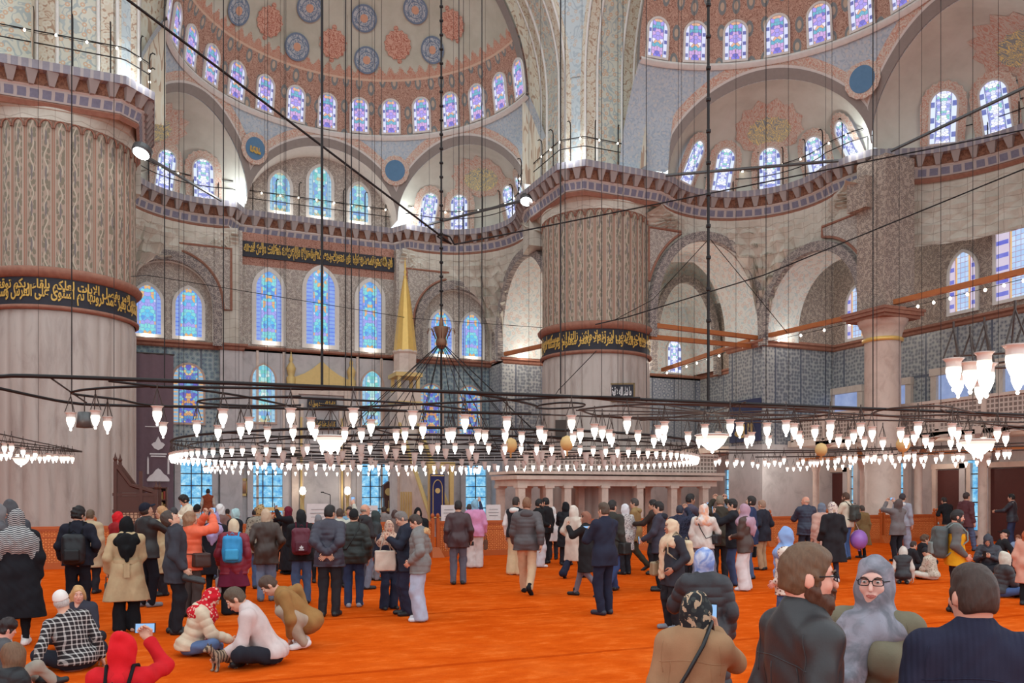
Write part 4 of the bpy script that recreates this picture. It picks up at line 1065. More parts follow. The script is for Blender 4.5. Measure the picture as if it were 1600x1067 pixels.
def extra_mats():
    t = T('blue_roundel'); uvs = t.uv(); m1 = scroll(t, uvs, 4.0, 3.0, .2, .6); MT['medal_blue'] = t.bsdf(t.mix(m1, sr(178, 184, 188), sr(118, 136, 156)), .9)
    MT['medal_rim'] = plain('roundel_rim', sr(112, 128, 148), .9); MT['medal_core'] = plain('roundel_core', sr(204, 158, 132), .9)
    t = T('red_rosette'); uvs = t.uv(); m1 = scroll(t, uvs, 4.5, 3.0, .2, .6); MT['rosette'] = t.bsdf(t.mix(m1, sr(206, 164, 144), sr(172, 112, 94)), .9)
    MT['tile_frame'] = plain('tile_window_frame', sr(186, 160, 146), .6)
    t = T('dim_pane'); nz = t.noise(t.uv(), 2.0, 3); MT['dimpane'] = t.emission(t.mix(nz, sr(110, 130, 180), sr(170, 182, 214)), .9)

extra_mats()
# ---------------------------------------------------------------- chandeliers
ZL, ZP = 3.05, 3.45
def lamp_meshes():
    mb = MB()
    mb.lathe([(.0, -.15), (.01, -.148), (.018, -.13), (.011, -.115), (.03, -.085), (.052, -.03), (.06, .02), (.058, .05)], n=14, mat=MT['lampglow'])
    mb.lathe([(.058, .05), (.058, .09), (.07, .11), (.086, .118), (.07, .106), (.055, .085), (.054, .05)], n=14, mat=MT['glasscup'])
    a = mb.build('lamp', None, None, True)
    mb = MB()
    for k in range(3):
        q = 2 * PI * k / 3
        mb.tube([(.078 * math.cos(q), .078 * math.sin(q), .115), (.0, .0, .36)], .007, 4)
    mb.tube([(0, 0, .36), (0, 0, .42)], .009, 4); mb.tube([(0, 0, .12), (0, 0, .02)], .012, 4)
    b = mb.build('chains', MT['iron2'], a)
    return a, b
LAMP = []
def add_lamp(root, p, sc=1.0, drop=True):
    """one hanging glass lamp under a chandelier, with its chains"""
    if not LAMP:
        a, b = lamp_meshes(); LAMP.extend([a, b]); a.parent = root; o = a
    else:
        o = LAMP[0].copy(); COL.objects.link(o); o.parent = root
        if drop: c = LAMP[1].copy(); COL.objects.link(c); c.parent = o
    o.location = np.asarray(p) - np.array(root.location); o.scale = (sc, sc, sc); o.rotation_euler = (0, 0, RNG.uniform(0, 2))
    return o
def bowl(root, p, s=1.0):
    mb = MB(); mb.lathe([(0, -.22), (.03, -.2), (.02, -.17), (.1, -.14), (.2, -.05), (.27, .06), (.3, .1)], n=20, mat=MT['lampglow']); mb.lathe([(.3, .1), (.33, .12), (.3, .14)], n=20, mat=MT['glasscup'])
    o = mb.build('lamp_bowl', None, root, True); o.location = np.asarray(p) - np.array(root.location); o.scale = (s, s, s)
    mb = MB()
    for k in range(4): q = PI * k / 2; mb.tube([(.3 * math.cos(q), .3 * math.sin(q), .12), (.02 * math.cos(q), .02 * math.sin(q), .62)], .008, 4)
    mb.build('chains', MT['iron2'], o)
def egg(root, p):
    mb = MB(); mb.lathe([(0, -.28), (.02, -.27), (.02, -.17), (.08, -.15), (.14, -.06), (.145, .02), (.1, .12), (.0, .16)], n=18)
    o = mb.build('hanging_globe', MT['woodglobe'], root, True); o.location = np.asarray(p) - np.array(root.location)
    mb = MB(); mb.tube([(0.05, 0, .12), (0.015, 0, .55)], .008, 4); mb.tube([(-0.05, 0, .12), (-0.015, 0, .55)], .008, 4); mb.build('chains', MT['iron2'], o)
def pipe(root, pix, r=.026, z=ZP, name='pipe', mat='iron'):
    P = [onz(x, y, z) - np.array(root.location) for x, y in pix]
    # smooth the traced line
    Q = [P[0]]
    for i in range(len(P) - 1):
        p0, p1, p2, p3 = P[max(0, i - 1)], P[i], P[i + 1], P[min(len(P) - 1, i + 2)]
        for k in range(1, 7):
            u = k / 6; Q.append(.5 * (2 * p1 + (p2 - p0) * u + (2 * p0 - 5 * p1 + 4 * p2 - p3) * u * u + (3 * p1 - p0 - 3 * p2 + p3) * u ** 3))
    mb = MB(); mb.tube(Q, r * .78, 6); return mb.build(name, MT[mat], root, True)
def cable(root, p, ztop, r=.012, name='suspension_cable'):
    mb = MB(); r = r * .68 if r < .02 else r; p = np.asarray(p) - np.array(root.location); mb.tube([p, (p[0], p[1], ztop)], r, 5); return mb.build(name, MT['iron'], root)

FRONT = [(110.5,657),(149,654),(168,663),(245.7,648),(255,670.6),(307.6,668),(348.4,652),(340.7,675),(376.3,672),(389.3,663.5),(417.8,676.8),(454.3,651),(457.9,675),(485.8,664),(492,675),(538.7,677.7),(552.2,651),(564.7,678.6),(579.6,667),(619,680.4),(632.7,678.6),(645,654.6),(660.8,671.5),(700.7,679.5),(707,678.6),(726.5,660),(746.6,680.4),(757.7,682),(792,662.6),(789.3,680.4),(815,684),(843.5,676),(850,682),(893,661),(895.6,684),(906.7,679.5)]
MID = [(929,673),(941,676),(952,681),(956,686.6),(979.8,662.6),(996.7,682),(1021.8,688.4),(1029.3,675),(1038.5,669.7),(1037,684),(1075,684),(1101.4,673.3),(1092,688.4),(1141,667),(1122.7,684),(1155.8,670.6),(1167.4,688.4),(1174.5,684.8),(1198.5,671.5),(1200.9,689.3),(1228.3,667.9),(1240.7,672.4),(1247.9,683),(1251,689.3),(1273.3,675),(1297.4,667.9),(1296.6,678.6),(1310.4,687.5),(1325.3,691),(1333.9,681.3),(1344.9,671.5),(1362.7,676.8),(1350.4,691),(1379.4,691.7),(1407.4,677.7),(1434.4,670),(1416,688.5),(1428.6,683.5),(1446.2,688.5),(1454.4,695),(1487.6,672.3),(1496.3,677.7),(1485.5,691.3),(1499,695),(1513,683.5),(1537.9,691.7),(1548.7,693.9),(1558.4,677.7),(1571.3,685.2)]
FAR = [(1118,722),(1124,720),(1136,723),(1148,724),(1151,721),(1160,723),(1176,724),(1184,727),(1195,722),(1201,725),(1210.5,722),(1219,724),(1225,718.7),(1247,724),(1254.6,720.4),(1266,723),(1272,723),(1277,723),(1284,721),(1293.4,720.4),(1305,721),(1310,717.8),(1319,715),(1328,716),(1333,720),(1337,716),(1350,719),(1355,715),(1362,717),(1367,714),(1374,719),(1383,713),(1392,714),(1394,719),(1405.7,715.4),(1414,714),(1420,713),(1428.6,712),(1429,718),(1439.3,717),(1446,715),(1462.4,717),(1471,713),(1489.4,715),(1497,714),(1503.8,714.4),(1522,710),(1533,713),(1559,710),(1570,709),(1576.7,709),(1230,731.6),(1240,731.6),(1250.5,730.8),(1261,730),(1293.8,729),(1305,729),(1316.6,728),(1328.5,728),(1398.4,725.8),(1413.3,725.8),(1428,725.8),(1443.4,725.8),(1493,724),(1509.4,723.6),(1526.5,722),(1544.8,721)]
LEFT = [(2,712),(7,700),(10,712),(16,709),(18,700),(27,715),(36,706),(43,713),(50,716),(55,711),(62,716),(70,716),(76,714),(83,716),(88,715),(96,716),(100,716),(106,716),(113,717)]
NEAR = [(1490,583,1.0),(1497,602,.8),(1516,588,1.0),(1538,572,.9),(1541,592,1.1),(1531,611,.8),(1586,566,1.1),(1590,592,.9),(1604,570,1.1),(1612,600,1.0),(1625,580,1.0)]
def chandeliers():
    # long front frame
    r = empty('chandelier', tuple(onz(500, 625, ZP)), label='long low iron chandelier frame with looped ends and glass lamps across the left half', cat='chandelier', group='iron chandeliers')
    for pts, rad in (([(-60, 590), (0, 588), (70, 588), (400, 600), (800, 616), (1000, 624)], .034), ([(-60, 596), (0, 607), (60, 620), (110, 629), (170, 633), (400, 637), (640, 642), (830, 646)], .03),
                ([(240, 603), (180, 605), (130, 609), (112, 613.5), (128, 617.5), (185, 624), (235, 633), (330, 637)], .024), ([(170, 595), (240, 603), (310, 609), (390, 621), (470, 638)], .022),
                ([(470, 619), (390, 621), (335, 623), (309, 627), (330, 631), (400, 634), (470, 633)], .022), ([(235, 604), (455, 607), (700, 612), (800, 625), (838, 634)], .026),
                ([(390, 621), (460, 621), (640, 630), (730, 640)], .022), ([(455, 640), (600, 634), (790, 625), (905, 620), (1000, 622)], .024), ([(500, 632), (660, 643), (860, 648)], .022),
                ([(838, 637), (846, 632.5), (880, 629), (912, 631), (905, 636), (860, 638.5), (838, 637)], .02), ([(80, 591), (112, 613.5)], .016), ([(112, 613.5), (135, 629)], .016)): pipe(r, pts, rad)
    for x, y in FRONT: add_lamp(r, onz(x, y, ZL))
    bowl(r, onz(517, 692, ZL - .1)); egg(r, onz(798, 695, ZL)); egg(r, onz(886, 692, ZL))
    mb = MB(); mb.lathe([(0, .12), (.09, .11), (.115, -.12), (0, -.13)], n=18); o = mb.build('hanging_speaker', MT['steel'], r, True); o.location = onz(132, 655.5, 3.1) - np.array(r.location)
    mb = MB(); mb.tube([(0, 0, .12), (0, 0, .36)], .008, 4); mb.build('chains', MT['iron2'], o)
    for x, y, w in ((112, 612, .012), (178, 632, .008), (257, 603, .012), (349, 603, .012), (418, 636, .007), (444, 637, .007), (503, 610, .02), (540, 605, .013), (549, 606, .013), (561, 607, .007), (596, 634, .007), (717, 612, .01), (753, 620, .012), (876, 615, .016), (883, 616, .008), (940, 620, .008)): cable(r, onz(x, y, ZP), 26.5, w)
    # frame on the right with its spoked hub
    r2 = empty('chandelier', tuple(onz(1112, 645, ZP)), label='wide spoked iron chandelier frame with glass lamps before the tribune and free column', cat='chandelier', group='iron chandeliers')
    hub = (1112, 645)
    for e in ((900, 641), (960, 633), (1030, 631), (1165, 628), (1250, 640), (1205, 656), (1000, 657), (930, 649), (1330, 650)): pipe(r2, [hub, ((hub[0] + e[0]) / 2, (hub[1] + e[1]) / 2), e], .016, mat='iron2', name='spoke')
    for pts, rad in (([(1000, 624), (1100, 628), (1350, 638), (1600, 648), (1700, 652)], .032), ([(905, 640), (960, 634), (1040, 631), (1160, 633), (1260, 640), (1300, 646), (1250, 652), (1150, 656), (1030, 656), (940, 650), (905, 640)], .022),
                ([(905, 620), (1040, 631), (1365, 641)], .02), ([(1362, 646), (1380, 640), (1420, 636), (1475, 635), (1530, 646), (1600, 652)], .022), ([(1362, 646), (1400, 650), (1500, 648), (1600, 652)], .022),
                ([(1470, 640), (1520, 657), (1600, 672)], .016), ([(1240, 642), (1400, 651), (1600, 667)], .022), ([(1200, 655), (1400, 657), (1600, 660)], .022), ([(950, 650), (1150, 660), (1300, 655), (1365, 647)], .018), ([(860, 648), (1000, 652), (1240, 648)], .02)): pipe(r2, pts, rad, mat='iron2' if rad < .025 else 'iron')
    for x, y in MID: add_lamp(r2, onz(x, y, ZL))
    bowl(r2, onz(1113, 690, ZL - .1)); bowl(r2, onz(1528, 698, ZL - .1), 1.1); egg(r2, onz(1283, 702, ZL)); egg(r2, onz(1411, 694, ZL))
    for x, y, w in ((1010, 631, .01), (1197, 632, .01), (1364, 641, .014), (1232, 640, .006), (1470, 640, .008), (1300, 641, .006), (1060, 631, .006), (1520, 646, .008), (1405, 640, .006)): cable(r2, onz(x, y, ZP), 26.5, w)
    c = onz(1107, 640, ZP); o = cable(r2, c, 27, .026, 'suspension_chain')
    mb = MB(); z = 5.0; cl = c - np.array(r2.location)
    while z < 26.5: mb.lathe([(0, -.06), (.045, -.02), (.045, .02), (0, .06)], (cl[0], cl[1], z - r2.location[2]), 6); z += .55 if z < 12 else .3
    mb.build('chain_links', MT['iron'], r2)
    # great ring under the main dome
    c0 = np.array([-.25, 0.0, 0]); rc = empty('chandelier', (c0[0], c0[1], ZP - .1), label='great round iron chandelier ring hung from a bronze crown under the main dome', cat='chandelier', group='iron chandeliers')
    def ring(R, z, rad, nm='ring', mat='iron'):
        mb = MB(); mb.tube([(R * math.cos(2 * PI * k / 96), R * math.sin(2 * PI * k / 96), z) for k in range(96)], rad, 6, closed=True); mb.build(nm, MT[mat], rc, True)
    ring(7.4, 0, .03); ring(7.0, -.12, .02); ring(5.2, 0, .022); ring(3.3, .02, .026); ring(1.6, 0, .02)
    mb = MB()
    for k in range(12): a = PI / 6 * k; mb.tube([(1.6 * math.cos(a), 1.6 * math.sin(a), 0), (7.4 * math.cos(a), 7.4 * math.sin(a), 0)], .016, 5)
    mb.build('spoke', MT['iron'], rc)
    for k in range(14):
        a = 2 * PI * (k + .4) / 14; mb = MB(); mb.tube([(.12 * math.cos(a), .12 * math.sin(a), 3.0), (3.3 * math.cos(a), 3.3 * math.sin(a), .02)], .012, 5); mb.build('tension_rod', MT['iron'], rc)
    mb = MB(); mb.lathe([(.08, 2.9), (.17, 2.98), (.2, 3.12), (.16, 3.22), (.26, 3.5), (.24, 3.55), (.12, 3.4), (.05, 3.82)], n=18)
    for k in range(10):
        a = 2 * PI * k / 10; mb.tube([(.2 * math.cos(a), .2 * math.sin(a), 3.2), (.36 * math.cos(a), .36 * math.sin(a), 3.5), (.46 * math.cos(a), .46 * math.sin(a), 3.48), (.5 * math.cos(a), .5 * math.sin(a), 3.36)], .016, 5)
    o = mb.build('bronze_crown', plain('bronze', sr(120, 86, 66), .45, .5), rc, True); o.scale = (.85, .85, 1)
    mb = MB(); mb.tube([(0, 0, 3.8), (0, 0, 24)], .03, 6); mb.tube([(0, 0, 3), (0, 0, -.1)], .035, 6)
    z = 4.2
    while z < 23: mb.lathe([(0, -.07), (.06, -.02), (.06, .02), (0, .07)], (0, 0, z), 6); z += .42
    mb.build('suspension_chain', MT['iron'], rc)
    n = 132; rest = MB(); order = sorted(range(n), key=lambda k: math.sin(2 * PI * k / n))
    for i, k in enumerate(order):
        a = 2 * PI * k / n; p = (c0[0] + 7.4 * math.cos(a), c0[1] + 7.4 * math.sin(a), 2.93)
        if i < 84: add_lamp(rc, p, .85)
        else: rest.lathe([(.0, -.13), (.025, -.09), (.05, -.02), (.055, .05), (.07, .1)], tuple(np.array(p) - np.array(rc.location)), 8)
    o = rest.build('lamps_on_far_side', MT['lampglow'], rc, True); o['kind'] = 'stuff'
    rest = MB()
    for R, m in ((3.3, 26), (5.2, 38)):
        for k in range(m):
            a = 2 * PI * (k + .3) / m; rest.lathe([(.0, -.2), (.03, -.16), (.07, -.06), (.075, .02), (.1, .08)], (R * math.cos(a), R * math.sin(a), -.3 - .1 * (k % 2)), 7); rest.tube([(R * math.cos(a), R * math.sin(a), -.25), (R * math.cos(a), R * math.sin(a), 0)], .006, 3)
    o = rest.build('unlit_glass_cups', MT['glasscup'], rc, True); o['kind'] = 'stuff'
    for k in range(12): a = 2 * PI * (k + .5) / 12; cable(rc, c0 + (7.4 * math.cos(a), 7.4 * math.sin(a), ZP - .1), 23.0, .009)
    for k in range(8): a = 2 * PI * (k + .2) / 8; cable(rc, c0 + (5.2 * math.cos(a), 5.2 * math.sin(a), ZP - .1), 25.0, .007)
    # smaller ring towards the mihrab
    c1 = np.array([-.6, 11.5, 0]); rf = empty('chandelier', (c1[0], c1[1], 3.3), label='small round iron chandelier with clustered lamps close to the mihrab wall', cat='chandelier', group='iron chandeliers')
    mb = MB(); mb.tube([(5.6 * math.cos(2 * PI * k / 64), 5.6 * math.sin(2 * PI * k / 64), 0) for k in range(64)], .026, 6, closed=True)
    for k in range(8): a = PI / 4 * k; mb.tube([(0, 0, 0), (5.6 * math.cos(a), 5.6 * math.sin(a), 0)], .016, 4)
    mb.build('ring', MT['iron'], rf)
    for k in range(70):
        a = 2 * PI * k / 70; add_lamp(rf, (c1[0] + 5.6 * math.cos(a), c1[1] + 5.6 * math.sin(a), 2.95), .9, False)
    for k in range(6): a = PI / 3 * k + .3; cable(rf, (c1[0] + 5.6 * math.cos(a), c1[1] + 5.6 * math.sin(a), 3.3), 22, .008)
    # far right frame
    rg = empty('chandelier', tuple(onz(1370, 700, 3.4)), label='iron chandelier frame with two rows of small lamps in front of the right gallery', cat='chandelier', group='iron chandeliers')
    for pts in ([(1110, 702), (1250, 704), (1420, 699), (1600, 692)], [(1110, 708), (1300, 706), (1460, 700), (1600, 697)], [(1180, 714), (1330, 712), (1500, 706), (1600, 703)]): pipe(rg, pts, .03, 3.4, mat='iron2')
    for i, (x, y) in enumerate(FAR): add_lamp(rg, onz(x, y, ZL), .95, i < 55)
    for x, y in ((1150, 702), (1290, 703), (1370, 700), (1440, 698), (1560, 694)): cable(rg, onz(x, y, 3.4), 24, .01)
    # left frame
    rl = empty('chandelier', tuple(onz(60, 693, 3.4)), label='iron chandelier frame with small lamps in front of the left pier', cat='chandelier', group='iron chandeliers')
    for pts in ([(-40, 672), (0, 678), (55, 690), (128, 705)], [(-40, 690), (60, 699), (128, 706)], [(-40, 684), (50, 694), (128, 705)], [(-40, 680), (30, 700), (128, 706)]): pipe(rl, pts, .022, 3.4, mat='iron2')
    for x, y in LEFT: add_lamp(rl, onz(x, y, ZL), .95)
    bowl(rl, onz(33, 720, ZL - .1), .8); cable(rl, onz(60, 692, 3.4), 24, .008)
    # near cluster at the right edge
    rn = empty('chandelier', tuple(onz(1560, 565, 3.5)), label='cluster of large lit glass lamps on short iron arms at the upper right', cat='chandelier', group='iron chandeliers')
    for pts in ([(1480, 560), (1540, 568), (1600, 562), (1700, 560)], [(1490, 556), (1560, 552), (1640, 548)], [(1530, 575), (1600, 574), (1700, 576)]): pipe(rn, pts, .016, 3.42, mat='iron2')
    for x, y, s in NEAR: add_lamp(rn, onz(x, y, 3.12), s * 1.15)
    cable(rn, onz(1640, 548, 3.42), 26, .012)

def cables():
    def line(pts, r, lab, nm='cable', mat='iron'):
        P = [at(*p) for p in pts]; o0 = P[0]; Q = []
        for a, b in zip(P[:-1], P[1:]): Q += [a + (b - a) * k / 8 - o0 for k in range(8)]
        Q.append(P[-1] - o0); mb = MB(); mb.tube(Q, r, 6); o = mb.build(nm, MT[mat]); o.location = o0; tag(o, lab, 'cable')
    line([(150, -45, 17.5), (200, 0, 18), (450, 188, 22), (705, 381, 26)], .034, 'thick black cable slanting down from the upper left to the middle of the hall')
    line([(705, 381, 26), (690, 374, 25.9), (683, 369, 25.8), (692, 366, 25.8), (703, 370, 25.9), (710, 382, 26), (1020, 320, 30), (1600, 203, 30), (1700, 182, 30)], .026, 'black cable rising gently from the mid hall knot past the right pier')
    line([(930, 507, 36), (978, 496, 36), (1193, 430, 35), (1590, 268, 31), (1700, 224, 30)], .026, 'black cable slanting from the right pier band up past the free column')
    line([(0, 335, 29), (80, 421, 29)], .014, 'thin wire on the painted flutes of the left pier')
    line([(205, 432, 30), (230, 430, 33), (640, 497, 43), (850, 512, 44)], .014, 'thin horizontal wire in front of the mihrab windows')
    line([(932, 548, 36), (872, 610, 35), (866, 620, 34)], .018, 'thin wire slanting down the marble of the right pier')
    line([(1107, 374, 33), (1020, 468, 35), (960, 500, 36)], .016, 'wire from the heavy chain to the right pier')
    line([(1110, 374, 33), (1230, 520, 37)], .016, 'wire from the heavy chain to the right tie beam')
    for a, b, lab in (((225, 243, 29.6), (345, 313, 40.2), 'grey steel rod across the left corner exedra'), ((664, 352, 44), (826, 311, 39.4), 'grey steel rod across the right corner exedra'), ((1040, 274, 36.8), (1310, 251, 35.4), 'grey steel rod across the lateral exedra'), ((1392, 236, 33.8), (1640, 118, 30), 'grey steel rod across the middle exedra at the upper right')):
        line([a, b], .07, lab, 'tie_rod', 'steel')
    for p, lab in (((222, 236, 29.5), 'left pier'), ((823, 312, 39.3), 'right pier')):
        mb = MB(); mb.lathe([(0, -.12), (.3, -.12), (.34, -.06), (.34, .1), (.2, .16), (0, .16)], n=24, mat=MT['steel']); mb.lathe([(0, -.125), (.28, -.125)], n=24, mat=MT['spot'])
        o = mb.build('floodlight', None); o.location = at(*p); o.rotation_euler = (-.35, .3, 0); tag(o, 'round floodlight under the cornice corner of the ' + lab, 'floodlight')

# ---------------------------------------------------------------- things standing on the floor
YF = 1.4
def fence():
    """carved orange wood balustrade made of panels between turned posts; each panel stands by itself"""
    pix = [-40, 142, 330, 440, 560, 680, 845, 950, 1090, 1200, 1290, 1378, 1462, 1539, 1640]
    xs = [min(23.6, ony(p, 850, YF)[0]) for p in pix]; words = ['at the far left end', 'left of the pulpit', 'behind the crowd under the left windows', 'behind the maroon backpack', 'in front of the mihrab', 'left of the paired posts', 'before the tribune at its left end', 'behind the cream hooded coat', 'behind the olive coated walker', 'left of the double post', 'right of the double post', 'behind the grey jacket photographer', 'behind the man in yellow', 'under the slit window at the right', 'at the far right end']
    H = 1.12
    for i in range(len(xs) - 1):
        x0, x1 = xs[i] + .13, xs[i + 1] - .13; L = x1 - x0
        r = empty('wooden_balustrade', ((x0 + x1) / 2, YF, 0), label='carved orange wood balustrade panel ' + words[i], cat='balustrade', group='orange balustrade')
        mb = MB(); mb.box((0, 0, H - .04), (L, .13, .08)); mb.box((0, 0, H - .1), (L, .09, .05)); mb.build('top_rail', MT['orangewood'], r)
        mb = MB(); mb.box((0, 0, .09), (L, .12, .18)); mb.build('bottom_rail', MT['orangewood'], r)
        mb = MB(); mb.box((0, 0, .5), (L, .05, .64), mat=MT['lattice']); mb.build('carved_panel', None, r)
        mb = MB(); mb.box((0, 0, .84), (L, .07, .04)); mb.build('middle_rail', MT['orangewood'], r)
        mb = MB(); mb.box((0, 0, .945), (L, .05, .17), mat=MT['lattice']); mb.build('carved_frieze', None, r)
    pw = ['at the left beside the pulpit', 'in the crowd under the left windows', 'behind the maroon backpack', 'left of the grey puffer boy', 'beside the fur hooded boy', 'beside the man in white trainers', 'behind the navy jacketed man', 'behind the olive coat', 'beside the navy coat with hands in pockets', 'behind the bald onlooker', 'behind the grey jacket photographer', 'behind the yellow jacket', 'right of the slit window']
    for i, x in enumerate(xs[1:-1]):
        r = empty('balustrade_post', (x, YF, 0), label='turned orange wood post pair of the balustrade ' + pw[i], cat='post', group='balustrade posts')
        for s in (-1, 1):
            mb = MB(); mb.box((s * .085, 0, .6), (.1, .12, 1.2)); mb.lathe([(.05, 1.2), (.03, 1.22), (.055, 1.25), (.06, 1.3), (.04, 1.35), (0, 1.37)], (s * .085, 0, 0), 12)
            mb.build('turned_post', MT['orangewood'], r)
        mb = MB(); mb.add([(-.2, -.35, 0), (.2, -.35, 0), (.2, .35, 0), (-.2, .35, 0), (-.12, -.06, .3), (.12, -.06, .3), (.12, .06, .3), (-.12, .06, .3)], [(0, 1, 5, 4), (1, 2, 6, 5), (2, 3, 7, 6), (3, 0, 4, 7), (4, 5, 6, 7)]); mb.build('foot', MT['orangewood'], r)

def sheet(name, c, w, h, mat, lab, cat, group=None):
    o = MB().box((0, 0, 0), (w, .03, h)).build(name, MT[mat]); o.location = c; return tag(o, lab, cat, group)

def mihrab():
    r = empty('mihrab', (0, 20.36, 0), label='tall marble prayer niche with a gilt carved pediment in the centre of the front wall', cat='mihrab')
    mb = MB()
    for s in (-1, 1): mb.box((s * 1.35, .0, 3.6), (.34, .3, 7.2)); mb.box((s * 1.0, .02, 3.3), (.16, .24, 6.6))
    mb.box((0, 0, 7.25), (3.1, .34, .3)); mb.build('marble_frame', MT['marble_pale'], r)
    mb = MB(); mb.add([(-1.5, -.2, 7.45), (1.5, -.2, 7.45), (1.5, -.2, 7.9), (.9, -.2, 8.15), (.45, -.2, 8.45), (0, -.2, 8.85), (-.45, -.2, 8.45), (-.9, -.2, 8.15), (-1.5, -.2, 7.9)] + [(x, .0, z) for x, z in ((-1.5, 7.45), (1.5, 7.45), (1.5, 7.9), (.9, 8.15), (.45, 8.45), (0, 8.85), (-.45, 8.45), (-.9, 8.15), (-1.5, 7.9))],
        [tuple(range(9))] + [(i, i + 9, (i + 1) % 9 + 9, (i + 1) % 9) for i in range(9)]); mb.build('gilt_pediment', MT['goldcream'], r)
    for s in (-1, 1):
        mb = MB(); mb.lathe([(.22, 7.4), (.24, 7.9), (.15, 8.0), (.2, 8.2), (.24, 8.4), (.14, 8.6), (.06, 8.7), (.1, 8.85), (.05, 9.0), (0, 9.3)], (s * 1.55, -.1, 0), 14); mb.build('gilt_finial', MT['goldcream'], r, True)
    mb = MB(); P = []
    for i in range(21):
        a = PI * i / 20; row = [(.92 * math.cos(a), -.1 + .0 - .0 + .12 * math.sin(a), z) for z in (0, 2, 4, 5.0)]
        row += [(.92 * math.cos(a) * k, -.1 + .12 * math.sin(a) * k, z) for k, z in ((.8, 5.5), (.5, 6.1), (.2, 6.5), (.02, 6.7))]
        P.append(row)
    mb.grid(P); mb.build('niche_shell', MT['marble_wall'], r, True)
    for z in (5.55, 6.6):
        o = MB().box((0, -.2, z), (1.5, .06, .5)).build('inscription_plate', MT['band_dark'], r)
        lettering('gilt_lettering', shape_ar('كلما دخل عليها زكريا المحراب' if z < 6 else 'لا اله الا الله محمد رسول الله'), (lambda z: lambda x, y, d: (x, -.235 - d, z + y))(z), 1.35, .36, -.18, 'goldpaint', o)
    for s in (-1, 1):
        mb = MB(); mb.box((s * 1.05, -.16, 3.1), (.1, .06, 5.6)); mb.build('gilt_border', MT['goldcream'], r)
    for px, lab in ((473, 'left'), (543, 'right')):
        c = ony(px, 780, 19.4); k = empty('candlestick', (c[0], c[1], 0), label=f'tall brass candlestick with a lit globe on the {lab} of the prayer niche', cat='candlestick', group='mihrab candlesticks')
        mb = MB(); mb.lathe([(.26, 0), (.3, .1), (.12, .4), (.1, .9), (.16, 1.0), (.08, 1.2), (.07, 1.7), (.12, 1.8), (.1, 1.9)], n=18); mb.build('brass_stem', MT['goldcream'], k, True)
        mb = MB(); mb.lathe([(0, 1.9), (.12, 1.95), (.16, 2.1), (.1, 2.28), (.05, 2.3)], n=14); mb.build('lit_globe', MT['bulb'], k, True)
    c = ony(516, 790, 18.8); k = empty('microphone_stand', (c[0], c[1], 0), label='thin microphone stand before the prayer niche', cat='microphone stand')
    mb = MB(); mb.tube([(0, 0, 0), (0, 0, 1.9)], .02, 6); mb.tube([(-.35, 0, 2.02), (0, 0, 1.9)], .02, 6); mb.lathe([(.2, 0), (.18, .04), (.02, .06)], n=14); mb.build('pole', MT['iron'], k)
    mb = MB(); mb.box((-.4, 0, 2.03), (.14, .06, .06)); mb.build('microphone', MT['iron'], k)

